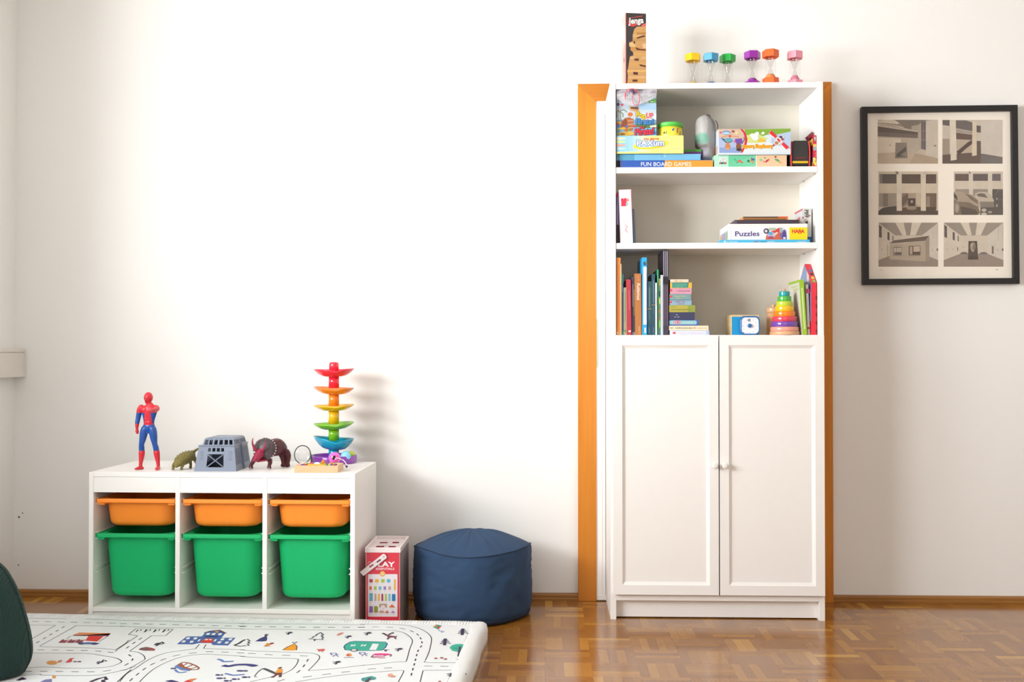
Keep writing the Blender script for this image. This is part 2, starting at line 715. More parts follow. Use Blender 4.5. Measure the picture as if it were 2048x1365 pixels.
# ---------------------------------------------------------------- the room
wall_paint = wall_mat('painted_plaster', (0.86, 0.852, 0.825))
ceil_paint = wall_mat('ceiling_paint', (0.85, 0.84, 0.82))
TH = 0.16
m = MB(); m.box(LEFT_X - TH, RIGHT_X + TH, REAR_Y - TH, WALL_Y + TH, -0.12, 0.0, parquet_mat())
struct(m.build('floor'))
m = MB(); m.box(LEFT_X - TH, RIGHT_X + TH, REAR_Y - TH, WALL_Y + TH, CEIL_Z, CEIL_Z + 0.12, ceil_paint)
struct(m.build('ceiling'))
m = MB(); m.box(LEFT_X - TH, RIGHT_X + TH, WALL_Y, WALL_Y + TH, 0.0, CEIL_Z, wall_paint)
struct(m.build('wall_back'))
L, Hh = WALL_Y - REAR_Y, CEIL_Z
m = MB()
m.holed([(LEFT_X, WALL_Y, 0), (LEFT_X, REAR_Y, 0), (LEFT_X, REAR_Y, Hh), (LEFT_X, WALL_Y, Hh)],
        [((WALL_Y - WIN_L[1]) / L, (WALL_Y - WIN_L[0]) / L, WIN_L[2] / Hh, WIN_L[3] / Hh)], -TH, wall_paint)
struct(m.build('wall_left'))
m = MB(); m.box(RIGHT_X, RIGHT_X + TH, REAR_Y, WALL_Y, 0.0, CEIL_Z, wall_paint)
struct(m.build('wall_right'))
Wd = RIGHT_X - LEFT_X
m = MB()
m.holed([(LEFT_X, REAR_Y, 0), (RIGHT_X, REAR_Y, 0), (RIGHT_X, REAR_Y, Hh), (LEFT_X, REAR_Y, Hh)],
        [((WIN_R[0] - LEFT_X) / Wd, (WIN_R[1] - LEFT_X) / Wd, WIN_R[2] / Hh, WIN_R[3] / Hh)], TH, wall_paint)
struct(m.build('wall_rear'))


def window(name, axis, a0, a1, z0, z1, pos):
    """white casement: outer frame and two mullions"""
    w = MB(); t, d = 0.055, 0.05

    def bar(p0, p1, q0, q1):
        if axis == 'y':
            w.box(pos, pos + d, p0, p1, q0, q1, WHITE)
        else:
            w.box(p0, p1, pos, pos + d, q0, q1, WHITE)
    bar(a0, a1, z0, z0 + t); bar(a0, a1, z1 - t, z1)
    bar(a0, a0 + t, z0 + t, z1 - t); bar(a1 - t, a1, z0 + t, z1 - t)
    mid = (a0 + a1) / 2
    bar(mid - t, mid + t, z0 + t, z1 - t)
    struct(w.build(name, bevel=0.004))


window('window_1', 'y', WIN_L[0], WIN_L[1], WIN_L[2], WIN_L[3], LEFT_X - 0.12)
window('fill_window', 'x', WIN_R[0], WIN_R[1], WIN_R[2], WIN_R[3], REAR_Y - 0.12)  # unseen casement round the added fill opening

# skirting boards on the back wall, either side of the door
trim_wood = wood('#ef9526', '#e0861a', 'z', rough=0.42, k=0.72, coat=0.1)
skirt_wood = wood('#b9803c', '#9c6526', 'x', rough=0.4, k=0.75)
TRY = WALL_Y - 0.022              # front face of the door casing
tl0, tl1 = at(1156, 700, TRY).x, at(1192.5, 700, TRY).x
tr0, tr1 = at(1629, 700, TRY).x, at(1665.5, 700, TRY).x
th0, th1 = at(1300, 201, TRY).z, at(1300, 166.5, TRY).z


def skirting(name, x0, x1):
    k = MB()
    prof = [(0.0, 0.0), (-0.02, 0.0), (-0.02, 0.008), (-0.0165, 0.0105), (-0.0165, 0.021), (-0.012, 0.027), (0.0, 0.028)]
    k.prism([(x0, WALL_Y + dy, z) for dy, z in prof], (x1 - x0, 0, 0), skirt_wood)
    struct(k.build(name))
    return k


skirting('baseboard_left', LEFT_X, tl0)
skirting('baseboard_right', tr1, RIGHT_X)

# orange wooden door casing, mitred at the corners
m = MB()
yb = WALL_Y
for a, b, zt in ((tl0, tl1, 1), (tr0, tr1, 1)):
    o, i = (a, b) if a == tl0 else (b, a)
    ring = [(o, TRY, 0), (i, TRY, 0), (i, TRY, th0), (o, TRY, th1)]
    if a != tl0:
        ring = [ring[1], ring[0], ring[3], ring[2]]
    m.prism(ring, (0, yb - TRY, 0), trim_wood)
struct(m.build('trim_1', bevel=0.0015))
m = MB()
m.prism([(tl1, TRY, th0), (tr0, TRY, th0), (tr1, TRY, th1), (tl0, TRY, th1)], (0, yb - TRY, 0), wood('#e08a22', '#d07a16', 'x', rough=0.42, k=0.68, coat=0.1))
struct(m.build('trim_2', bevel=0.0015))

# white door leaf behind the bookcase, with raised vertical mouldings and a lock plate
m = MB()
DY = WALL_Y - 0.016
m.box(tl1, tr0, DY, WALL_Y, 0.004, th0, WHITE)
for u0, u1, d in ((1202.5, 1204.5, 0.0025), (1207.5, 1210.5, 0.004)):
    a, b = at(u0, 900, DY).x, at(u1, 900, DY).x
    m.box(a, b, DY - d, DY, at(1205, 1190, DY).z, th0 - 0.05, WHITE)
m.box(at(1195, 900, DY).x, tr0, DY - 0.004, DY, 0.004, at(1205, 1191, DY).z, WHITE)
door = struct(m.build('door_1'))
m = MB(); m.box(tl1, tl1 + 0.006, DY - 0.004, DY - 0.0, at(1194, 735, DY).z, at(1194, 640, DY).z, paint('#c9c2a4', rough=0.35))
m.build('lock_plate', door)

# end of the stone window sill in the left corner
sx = at(52, 720, WALL_Y - 0.004).x
m = MB()
z0, z1 = at(20, 756, 4.07).z, at(20, 697, 4.07).z
sill_m = paint('#f2ece2', rough=0.6, k=0.8, grain=0.05, scale=25.0)
m.box(LEFT_X - 0.001, sx - 0.003, 3.05, WALL_Y - 0.012, z0, z1 - 0.016, sill_m)
m.box(LEFT_X - 0.001, sx, 3.05, WALL_Y - 0.012, z1 - 0.016, z1, sill_m)
m.box(LEFT_X - 0.001, sx - 0.001, WALL_Y - 0.012, WALL_Y - 0.0005, z0 - 0.001, z1 - 0.003, sill_m)
struct(m.build('trim_3', bevel=0.003))

# small plugged nail holes low in the corner
m = MB()
for u, v, r in ((38, 1035, 0.0042), (45, 1027, 0.0028), (37, 1131, 0.003), (24, 1168, 0.003)):
    p = at(u, v, WALL_Y)
    m.lathe([(r, 0), (r * 0.7, 0.0008)], ink('#6b5a4a'), (0, 0, 0), seg=10)
    for i in range(len(m.v) - 20, len(m.v)):
        x, y, z = m.v[i]
        m.v[i] = (p.x + x, WALL_Y - z, p.z + y)
m.build('nail_holes', bpy.data.objects['wall_back'])

# ---------------------------------------------------------------- bookcase
BF = 3.905                         # front face of the carcass
BX0, BX1 = at(1221, 900, BF).x, at(1649.0, 900, BF).x
BW = BX1 - BX0
BTOP = at(1430, 164, BF).z
BD = TRY - 0.003 - BF
bookcase = thing('bookcase', 'tall white bookcase with three open shelves above two panelled doors', 'bookcase', ((BX0 + BX1) / 2, BF, 0))


def bz(v):
    return at(1430, v, BF).z


def bl(x0, x1, y0, y1, z0, z1, name, bev=0.0012):
    k = MB(); k.box(x0, x1, y0, y1, z0, z1, WHITE)
    return k.build(name, bookcase, bevel=bev)


PT = 0.021                         # panel thickness
hw = BW / 2
bl(-hw, -hw + PT, 0, BD, 0, BTOP, 'side_panel')
bl(hw - PT, hw, 0, BD, 0, BTOP, 'side_panel')
ZB1 = bz(176.5)                    # underside of the top board
bl(-hw + PT, hw - PT, 0.002, BD - 0.006, ZB1, BTOP - 0.002, 'top_board')
SHELF = {}
for key, v0, v1 in (('upper', 333.5, 345.5), ('middle', 485.5, 497.5)):
    SHELF[key] = bz(v0)
    bl(-hw + PT + 0.001, hw - PT - 0.001, 0.003, BD - 0.006, bz(v1), bz(v0), 'shelf')
SHELF['lower'] = bz(670.5)
bl(-hw + PT, hw - PT, 0.0, BD - 0.006, bz(682), SHELF['lower'], 'shelf')
bl(-hw + PT, hw - PT, 0.0, BD - 0.006, bz(1203), bz(1192), 'bottom_board')
bl(-hw + PT, hw - PT, 0.03, 0.045, 0.004, bz(1203), 'plinth')
k = MB(); k.box(-hw + PT, hw - PT, BD - 0.006, BD, 0.03, BTOP - 0.004, paint('#f3ecdd', rough=0.6, k=0.76, grain=0.02, scale=20.0)); k.build('back_panel', bookcase)  # white back board toned beige: shade inside the shelves put into its colour
# shelf pins
for zz in (bz(346.5), bz(498.5)):
    for sx_ in (-1, 1):
        for yy in (0.035, 0.2):
            k = MB()
            k.lathe([(0.0022, 0), (0.0022, 0.006), (0.0016, 0.0072)], paint('#cfc8be', rough=0.4), seg=10)
            k.build('shelf_pin', bookcase, loc=(sx_ * (hw - PT), yy, zz), rot=(0, -sx_ * PI / 2, 0))

DT = 0.019                         # door thickness
DF = BF - DT - 0.001


def panel_door(u0, u1, knob_u):
    x0, x1 = at(u0, 900, DF).x - bookcase.location.x, at(u1, 900, DF).x - bookcase.location.x
    z0, z1 = at(1430, 1191.5, DF).z, at(1430, 671.5, DF).z
    st, rl = 0.0335, 0.0355        # stile and rail widths
    bw, rc = 0.0115, 0.0085        # moulding width and recess
    yf, yb_ = -DT - 0.001, -0.001
    k = MB()
    O = [(x0, z0), (x1, z0), (x1, z1), (x0, z1)]
    I = [(x0 + st, z0 + rl), (x1 - st, z0 + rl), (x1 - st, z1 - rl), (x0 + st, z1 - rl)]
    J = [(x0 + st + bw, z0 + rl + bw), (x1 - st - bw, z0 + rl + bw), (x1 - st - bw, z1 - rl - bw), (x0 + st + bw, z1 - rl - bw)]
    v = [(x, yf, z) for x, z in O] + [(x, yf, z) for x, z in I] + [(x, yf + 0.0015, z) for x, z in I] + [(x, yf + rc, z) for x, z in J] + [(x, yb_, z) for x, z in O]
    f = []
    for i in range(4):
        j = (i + 1) % 4
        f += [(i, j, 4 + j, 4 + i), (4 + i, 4 + j, 8 + j, 8 + i), (8 + i, 8 + j, 12 + j, 12 + i), (j, i, 16 + i, 16 + j)]
    f += [(12, 13, 14, 15), (19, 18, 17, 16)]
    k.add(v, f, WHITE)
    d = k.build('door', bookcase)
    p = at(knob_u, 932.5, DF - 0.02)
    k = MB()
    k.lathe([(0.006, 0), (0.0048, 0.006), (0.0052, 0.011), (0.0098, 0.015), (0.0112, 0.019), (0.0102, 0.0225), (0.006, 0.0245)], paint('#fffdf8', rough=0.25), seg=24)
    k.build('knob', d, loc=(p.x - bookcase.location.x, yf, p.z), rot=(PI / 2, 0, 0))


panel_door(1226.5, 1437.2, 1431)
panel_door(1439.6, 1649.2, 1450.5)

# ---------------------------------------------------------------- low storage unit
SH = 0.562
A_, B_ = atz(178, 944.6, SH), atz(710, 947.8, SH)
SW = (B_ - A_).length
SROT = math.atan2(B_.y - A_.y, B_.x - A_.x)
SD = 0.41
srot_m = Matrix.Rotation(SROT, 4, 'Z')
S_LOC = (A_ + B_) / 2
S_LOC = Vector((S_LOC.x, S_LOC.y, 0))
unit = thing('storage_unit', 'low white storage unit with three columns of orange and green bins', 'storage unit', S_LOC, SROT)
S_M = Matrix.Translation(S_LOC) @ srot_m
S_INV = S_M.inverted()


def su(x0, x1, y0, y1, z0, z1, name, bev=0.0012):
    k = MB(); k.box(x0, x1, y0, y1, z0, z1, WHITE)
    return k.build(name, unit, bevel=bev)


ST = 0.0165
sh = SW / 2
IW = (SW - 4 * ST) / 3
su(-sh, -sh + ST, 0, SD, 0, SH - 0.0005, 'side_panel')
su(sh - ST, sh, 0, SD, 0, SH - 0.0005, 'side_panel')
ZT = SH
su(-sh + ST, sh - ST, 0.0008, SD, SH - 0.0175, SH, 'top_board')
SB0, SB1 = 0.066, 0.082
su(-sh + ST, sh - ST, 0.001, SD, SB0, SB1, 'bottom_board')
su(-sh + ST, sh - ST, 0.006, 0.022, 0.0, SB0 - 0.001, 'plinth')
su(-sh + ST, sh - ST, SD - 0.006, SD - 0.001, SB1, SH - 0.0175, 'back_panel', 0)
CUB = []
for i in range(3):
    x0 = -sh + ST + i * (IW + ST)
    CUB.append((x0, x0 + IW))
    if i < 2:
        su(x0 + IW, x0 + IW + ST, 0.001, SD - 0.006, SB1, SH - 0.0175, 'divider')
    su(x0, x0 + IW, 0.002, 0.017, SH - 0.0175 - 0.055, SH - 0.0182, 'header_panel')
    for zr in (0.452 - 0.002, 0.328 - 0.002, 0.205):
        for sgn, xx in ((1, x0), (-1, x0 + IW)):
            k = MB()
            a, b = sorted((xx, xx + sgn * 0.0085))
            k.box(a, b, 0.018, SD - 0.012, zr - 0.003, zr, PLASTIC_WHITE)
            k.box(a, b, 0.018, SD - 0.012, zr + 0.0165, zr + 0.019, PLASTIC_WHITE)
            k.build('runner', unit, bevel=0.0008)


def rrect(hx, hy, r, cy, z, nc=6):
    out = []
    for q, (sx_, sy_) in enumerate(((1, 1), (-1, 1), (-1, -1), (1, -1))):
        for j in range(nc + 1):
            a = PI / 2 * (q + j / nc)
            out.append((sx_ * (hx - r) + r * math.cos(a), cy + sy_ * (hy - r) + r * math.sin(a), z))
    return out


def bin_box(name, label, cub, ztop, depth, mat_, group):
    x0, x1 = cub
    cx = (x0 + x1) / 2
    W2 = (x1 - x0) / 2 - 0.0022
    d2 = 0.178
    cy = 0.010 + d2
    base = S_M @ Vector((cx, 0, ztop - depth))
    t = thing(name, label, 'storage bin', base, SROT, group)
    H = depth
    rt = 0.0135
    # flat rim with a turned-down lip
    k = MB()
    bx, by = W2 - 0.0195, d2 - 0.017
    R = [rrect(bx - 0.002, by - 0.002, 0.05, cy, H - rt - 0.004), rrect(bx - 0.002, by - 0.002, 0.05, cy, H - 0.002), rrect(bx + 0.002, by + 0.002, 0.053, cy, H),
         rrect(W2 - 0.001, d2 - 0.001, 0.012, cy, H), rrect(W2, d2, 0.013, cy, H - 0.0015), rrect(W2, d2, 0.013, cy, H - rt),
         rrect(W2 - 0.0025, d2 - 0.0025, 0.011, cy, H - rt), rrect(W2 - 0.0025, d2 - 0.0025, 0.011, cy, H - rt + 0.009),
         rrect(bx + 0.0005, by + 0.0005, 0.052, cy, H - rt + 0.009), rrect(bx + 0.0005, by + 0.0005, 0.052, cy, H - rt - 0.004)]
    k.rings(R, mat_, True, False, False)
    n = len(R[0])
    o = len(k.v) - n
    for j in range(n):
        k.f.append([o + j, o + (j + 1) % n, (j + 1) % n, j]); k.m.append(0); k.s.append(False)
    rim = k.build('rim', t)
    rim.data.set_sharp_from_angle(angle=math.radians(35))
    # corner brackets under the rim
    for sgn in (-1, 1):
        k = MB()
        k.box(sgn * (bx - 0.012) if sgn > 0 else -bx - 0.013, bx + 0.013 if sgn > 0 else -(bx - 0.012), cy - by - 0.012, cy - by + 0.03, H - rt - 0.0095, H - rt + 0.006, mat_)
        k.build('corner_bracket', t, bevel=0.003)
    # tapering tub
    k = MB()
    tp = 0.0036 + 0.008 * (H / 0.235)
    R = []
    zt = H - rt + 0.006
    steps = 5
    for i in range(steps + 1):
        q = i / steps
        R.append(rrect(bx - tp * q, by - tp * 1.4 * q, 0.05, cy, zt + (0.022 - zt) * q))
    for a in (25, 50, 70, 90):
        s_, c_ = math.sin(math.radians(a)), math.cos(math.radians(a))
        R.append(rrect(bx - tp - 0.022 * (1 - c_), by - tp * 1.4 - 0.022 * (1 - c_), 0.05 - 0.012 * (1 - c_), cy, 0.022 - 0.022 * s_))
    inner = [rrect(bx - tp - 0.012, by - tp * 1.4 - 0.012, 0.04, cy, 0.004), rrect(bx - 0.0025, by - 0.0025, 0.048, cy, zt)]
    k.rings(list(reversed(R)), mat_, True, True, False)
    o = len(k.v)
    k.rings(inner, mat_, True, True, False)
    k.build('tub', t)
    return t


green = paint('#0fb86c', rough=0.55, k=0.9, grain=0.015)
orange = paint('#ff9330', rough=0.5, k=0.94, grain=0.015)
for mt_ in (green, orange):
    mt_.node_tree.nodes['Principled BSDF'].inputs['Specular IOR Level'].default_value = 0.3
colname = ('farthest from the red bucket', 'in the middle column', 'nearest the red bucket')
for i in range(3):
    bin_box('orange_bin', 'shallow orange bin of the storage unit, %s' % colname[i], CUB[i], 0.4655, 0.1025, orange, 'shallow orange storage bins')
    bin_box('green_bin', 'deep green bin of the storage unit, %s' % colname[i], CUB[i], 0.3415, 0.2315, green, 'deep green storage bins')

# ---------------------------------------------------------------- things on top of the storage unit


def on_unit(u, v, z=0.0):
    return atz(u, v, ZT + z)


# toy figure: red suit, blue legs, arm stretched to the front
FP = on_unit(300, 940)
FY = FP.y
fk = crop(240, 770, 7.58)
FC = Vector((at(300, 900, FY).x, FY, ZT))


def fg(x, y, dy=0.0, z=None):
    u, v = fk(x, y)
    p = at(u, v, FY) - FC
    return (p.x, dy, p.z if z is None else z)


fig = thing('action_figure', 'red and blue toy figure standing with one arm stretched forward, on the storage unit', 'toy figure', FC)
RED = paint('#e62c3c', rough=0.35, k=0.82, coat=0.2)
BLUE = paint('#1f57b0', rough=0.3, k=0.8, coat=0.3)
mS = 1.0 / 7.58 * FY / FPX         # metres per crop pixel at the figure
# suit top: torso, neck, head, arms as one body
suit, SN, SB = base_mat('toy_suit')
sxyz = SN.xyz(SN.obj())
xc = fg(440, 500)[0]
wave = SN.math('ABSOLUTE', SN.math('SUBTRACT', sxyz[0], xc))
zlo, zhi = fg(0, 590)[2], fg(0, 425)[2]
side = SN.math('GREATER_THAN', wave, SN.math('MULTIPLY_ADD', SN.math('SUBTRACT', sxyz[2], zlo), -0.10, 0.0150))
band = SN.math('MULTIPLY', SN.math('GREATER_THAN', sxyz[2], zlo), SN.math('LESS_THAN', sxyz[2], zhi))
SN.l.new(SN.mix(SN.math('MULTIPLY', side, band), lin('#e62c3c', 0.82), lin('#1f57b0', 0.8)), SB.inputs['Base Color'])
SB.inputs['Roughness'].default_value = 0.38
k = MB()
k.loft([fg(440, 640), fg(440, 600), fg(440, 540), fg(443, 470), fg(445, 400), fg(446, 345), fg(446, 305), fg(440, 280)],
       [(82 * mS, 55 * mS), (80 * mS, 56 * mS), (84 * mS, 60 * mS), (104 * mS, 68 * mS), (122 * mS, 74 * mS), (128 * mS, 66 * mS), (66 * mS, 46 * mS), (38 * mS, 38 * mS)], suit, seg=20)
k.loft([fg(440, 300, 0.0), fg(438, 262, -0.002)], [(40 * mS, 42 * mS), (38 * mS, 42 * mS)], suit)
# chest and stomach relief
for sx_ in (-1, 1):
    k.sphere(fg(440 + sx_ * 48, 380, -50 * mS), (56 * mS, 26 * mS, 44 * mS), suit)
    for y in (470, 520, 570):
        k.sphere(fg(437 + sx_ * 22, y, -52 * mS), (22 * mS, 10 * mS, 22 * mS), suit)
# head, turned slightly to its right
k.sphere(fg(433, 195, -6 * mS), (66 * mS, 74 * mS, 84 * mS), suit, 24, 16)
k.loft([fg(424, 250, -26 * mS), fg(424, 275, -30 * mS)], [(42 * mS, 40 * mS), (30 * mS, 28 * mS)], suit)
k.sphere(fg(418, 228, -76 * mS), (9 * mS, 14 * mS, 20 * mS), suit)
# hanging arm with fist
k.loft([fg(330, 345), fg(300, 390), fg(287, 450), fg(275, 520, -4 * mS), fg(265, 580, -10 * mS), fg(264, 655, -20 * mS)],
       [(52 * mS, 52 * mS), (46 * mS, 48 * mS), (40 * mS, 42 * mS), (36 * mS, 36 * mS), (33 * mS, 34 * mS), (22 * mS, 24 * mS)], suit)
k.sphere(fg(266, 700, -22 * mS), (24 * mS, 30 * mS, 34 * mS), suit)
for q in range(4):
    k.loft([fg(262 + 2 * q, 690 + 14 * q, -50 * mS), fg(280, 694 + 14 * q, -50 * mS), fg(290, 696 + 14 * q, -32 * mS)], [9 * mS, 9 * mS, 8 * mS], suit, seg=8)
k.loft([fg(285, 680, -25 * mS), fg(294, 712, -40 * mS)], [9 * mS, 8 * mS], suit, seg=8)
# arm stretched to the front
k.loft([fg(545, 350), fg(570, 362, -40 * mS), fg(577, 372, -130 * mS), fg(576, 378, -200 * mS), fg(572, 378, -270 * mS)],
       [(46 * mS, 48 * mS), (44 * mS, 46 * mS), (36 * mS, 38 * mS), (34 * mS, 34 * mS), (22 * mS, 24 * mS)], suit)
k.sphere(fg(570, 380, -310 * mS), (30 * mS, 34 * mS, 26 * mS), suit)
for q in range(4):
    x = 548 + 14 * q
    k.loft([fg(x, 366, -330 * mS), fg(x, 374, -352 * mS), fg(x, 392, -350 * mS), fg(x, 396, -330 * mS)], [8.5 * mS] * 4, suit, seg=8)
k.loft([fg(545, 372, -300 * mS), fg(540, 384, -330 * mS)], [9 * mS, 8 * mS], suit, seg=8)
k.build('body', fig, fuse=0.0011)
# belt and legs
k = MB()
k.loft([fg(440, 618), fg(440, 660), fg(438, 705)], [(92 * mS, 58 * mS), (92 * mS, 60 * mS), (62 * mS, 50 * mS)], BLUE, seg=20)
for kn in (
        [fg(378, 670), fg(360, 740), fg(346, 820), fg(330, 900, -6 * mS), fg(328, 960, 0), fg(330, 1020, 4 * mS)],
        [fg(494, 670), fg(504, 740), fg(514, 820), fg(530, 900, -6 * mS), fg(545, 960, 0), fg(553, 1020, 4 * mS)]):
    k.loft(kn, [(58 * mS, 60 * mS), (60 * mS, 62 * mS), (52 * mS, 56 * mS), (40 * mS, 44 * mS), (43 * mS, 46 * mS), (42 * mS, 44 * mS)], BLUE, seg=18)
k.build('legs', fig, fuse=0.0011)
for kn, toe in ((
        [fg(330, 1008, 4 * mS), fg(328, 1050, 4 * mS), fg(322, 1120, 4 * mS), fg(314, 1190, 2 * mS), fg(312, 1225, 0)], (-58, -60)), (
        [fg(553, 1008, 4 * mS), fg(556, 1050, 4 * mS), fg(566, 1120, 4 * mS), fg(576, 1190, 2 * mS), fg(580, 1225, 0)], (12, -100))):
    k = MB()
    k.loft(kn, [(46 * mS, 48 * mS), (46 * mS, 50 * mS), (38 * mS, 42 * mS), (28 * mS, 31 * mS), (28 * mS, 32 * mS)], RED, seg=18)
    a = Vector(kn[-1])
    k.loft([(a.x - toe[0] * 0.4 * mS, -toe[1] * 0.4 * mS, 0.0052), (a.x, 0, 0.0065), (a.x + toe[0] * 0.6 * mS, toe[1] * 0.6 * mS, 0.0052), (a.x + toe[0] * mS, toe[1] * mS, 0.0036)],
           [(26 * mS, 22 * mS), (30 * mS, 28 * mS), (34 * mS, 21 * mS), (26 * mS, 13 * mS)], RED, seg=16, ref=(0, 0, 1))
    b = k.build('boot', fig, fuse=0.0011)
for x, y, r in ((398, 205, 9), (440, 200, 9)):
    k = MB(); k.sphere(fg(x, y, -(62 if x < 420 else 70) * mS), (r * 1.5 * mS, 12 * mS, r * 0.8 * mS), paint('#4a1218', rough=0.4), 14, 10); k.build('eye', fig)
k = MB(); k.sphere(fg(420, 258, -62 * mS), (15 * mS, 8 * mS, 4 * mS), paint('#8c1420', rough=0.4), 14, 8); k.build('mouth', fig)
settle(fig, ZT)

# ---- armoured dinosaur, walking towards the viewer
dk = crop(330, 850, 7.877)
AP = on_unit(365, 941)
AY = AP.y + 0.02
AC = Vector((at(372, 930, AY).x, AY, ZT))
dS = 1.0 / 7.877 * AY / FPX


def ag(x, y, dy=0.0):
    p = at(*dk(x, y), AY) - AC
    return (p.x, dy, p.z)


OLIVE, ON, OB = base_mat('olive_hide')
of = ON.noise(420.0, ON.obj(), 4.0)
ON.l.new(ON.ramp(of, [(0.3, lin('#5a4f28', 0.85)), (0.55, lin('#8c7f3c', 0.85)), (0.75, lin('#b9a95a', 0.85))]), OB.inputs['Base Color'])
OB.inputs['Roughness'].default_value = 0.55
ON.bump(of, 0.9, 0.002)
ank = thing('toy_dinosaur', 'small olive armoured toy dinosaur with raised tail, beside the grey cage', 'toy dinosaur', AC)
k = MB()
# facing the viewer: head low in front, hips behind to the right
k.loft([ag(225, 655, -0.034), ag(232, 630, -0.026), ag(250, 580, -0.012), ag(290, 550, 0.008), ag(335, 520, 0.03), ag(365, 500, 0.045), ag(375, 480, 0.055)],
       [(26 * dS, 20 * dS), (52 * dS, 40 * dS), (98 * dS, 84 * dS), (112 * dS, 92 * dS), (98 * dS, 88 * dS), (58 * dS, 60 * dS), (24 * dS, 26 * dS)], OLIVE, seg=20, ref=(0, 0, 1))
k.loft([ag(360, 475, 0.045), ag(410, 425, 0.06), ag(460, 395, 0.066), ag(505, 370, 0.07)], [(30 * dS, 28 * dS), (20 * dS, 18 * dS), (14 * dS, 13 * dS), (13 * dS, 13 * dS)], OLIVE)
k.sphere(ag(520, 362, 0.072), (20 * dS, 24 * dS, 16 * dS), OLIVE)
for x0, y0, x1, y1, x2, d0, d1 in ((195, 590, 158, 640, 155, -0.012, -0.016), (290, 600, 300, 650, 290, -0.012, -0.016),
                                   (330, 570, 345, 630, 350, 0.035, 0.038), (400, 540, 428, 610, 438, 0.035, 0.042)):
    zf = 0.0018
    e = ag(x2, 700, d1)
    k.loft([ag(x0, y0, d0), ag(x1, y1, d1), (e[0], d1, 0.010), (e[0] - 0.0005, d1 - 0.002, zf)], [38 * dS, 26 * dS, 20 * dS, (26 * dS, 18 * dS)], OLIVE, seg=12)
k.build('body', ank, fuse=0.0009)
# rows of back plates
random.seed(4)
for r in range(-2, 3):
    for q in range(5):
        t = q / 4
        x, y, d = 236 + 130 * t, 560 - 90 * t, -0.02 + 0.066 * t
        w = 80 * math.sin(PI * (0.2 + 0.65 * t))
        a = r * 0.42
        cx, cy, cz = ag(x + w * 1.2 * math.sin(a), y - w * math.cos(a) * 0.98 + 6, d)
        k = MB()
        k.lathe([(0.0028, -0.002), (0.002, 0.001), (0.0004, 0.0042)], OLIVE, seg=8)
        k.build('back_spike', ank, loc=(cx, cy, cz), rot=(0.2, a, 0))
settle(ank, ZT)

# ---- grey cage
CG = on_unit(431, 943.5)
CY = CG.y
gk = dk
cage_front = at(431, 940, CY)
CGC = Vector((cage_front.x, CY, ZT))
cage = thing('toy_cage', 'grey plastic toy cage with barred windows and crossed front door', 'toy cage', CGC)
GREY = paint('#8590a5', rough=0.42, k=0.8)
gS = 1.0 / 7.877 * CY / FPX
CD = 0.19


def gg(x, y, dy=0.0, inset=0.0):
    p = at(*gk(x, y), CY) - CGC
    return Vector((p.x, dy, p.z))


gx = lambda x: gg(x, 500).x
gz = lambda y: gg(600, y).z
zb, z1, z2, z3 = 0.0, gz(345), gz(330), gz(240)
bl_, br_, tl_, tr_ = gx(455), gx(1122), gx(517), gx(1075)
ins = 0.012


def G4(xa, xb, ya, yb, z):
    return [Vector((xa, ya, z)), Vector((xb, ya, z)), Vector((xb, yb, z)), Vector((xa, yb, z))]


base_r = G4(bl_, br_, 0.0, CD, 0.0)
mid_r = G4(tl_, tr_, ins, CD - ins, z1)


def st_(x, a, b):
    return (x - a) / (b - a)


fz = lambda y: st_(gz(y), zb, z1)
fx_ = lambda x, y: None
# front wall with a door opening and four small windows
w_at = lambda y: (gx(455) + (tl_ - bl_) * fz(y), gx(1122) + (tr_ - br_) * fz(y))


def hole(x0, x1, y0, y1):
    a, b = w_at((y0 + y1) / 2)
    return (st_(gx(x0), a, b), st_(gx(x1), a, b), fz(y1), fz(y0))


k = MB()
k.holed([base_r[0], base_r[1], mid_r[1], mid_r[0]],
        [hole(655, 915, 468, 672), hole(665, 708, 372, 428), hole(730, 780, 372, 428), hole(800, 850, 372, 428), hole(870, 916, 372, 428)], 0.004, GREY)
for x in (565, 1020):                                  # louvres in relief on the front
    for y in (425, 455, 485, 520, 552):
        a = gg(x - 26, y + 5); b = gg(x + 26, y - 5)
        yy = ins * fz(y) - 0.0012
        k.box(a.x, b.x, yy, yy + 0.002, a.z, b.z, GREY)
k.build('front_wall', cage)
k = MB()
side_h = []
for c0 in (0.06, 0.54):
    for q in range(6):
        s0 = c0 + q * 0.07
        side_h.append((s0, s0 + 0.034, 0.24, 0.9))
k.holed([base_r[1], base_r[2], mid_r[2], mid_r[1]], side_h, 0.004, GREY)
for a in (0.5,):
    p0 = base_r[1].lerp(base_r[2], a); p1 = mid_r[1].lerp(mid_r[2], a)
    k.loft([p0 + Vector((0.001, 0, 0.004)), p1 + Vector((0.001, 0, 0.004))], [0.005, 0.004], GREY, seg=8, n=1)
k.build('side_wall', cage)
k = MB()
k.holed([base_r[3], base_r[0], mid_r[0], mid_r[3]], side_h, 0.004, GREY)
k.build('side_wall', cage)
k = MB()
k.holed([base_r[2], base_r[3], mid_r[3], mid_r[2]], [], 0.004, GREY)
k.build('rear_wall', cage)
# crossed bars of the door
k = MB()
for p, q in (((655, 470), (915, 670)), ((915, 470), (655, 670))):
    a, b = gg(*p), gg(*q)
    a.y = ins * fz(p[1]) + 0.0006; b.y = ins * fz(q[1]) + 0.0006
    k.loft([a, b], [0.0021, 0.0021], GREY, seg=8, n=1)
k.build('crossed_bars', cage)
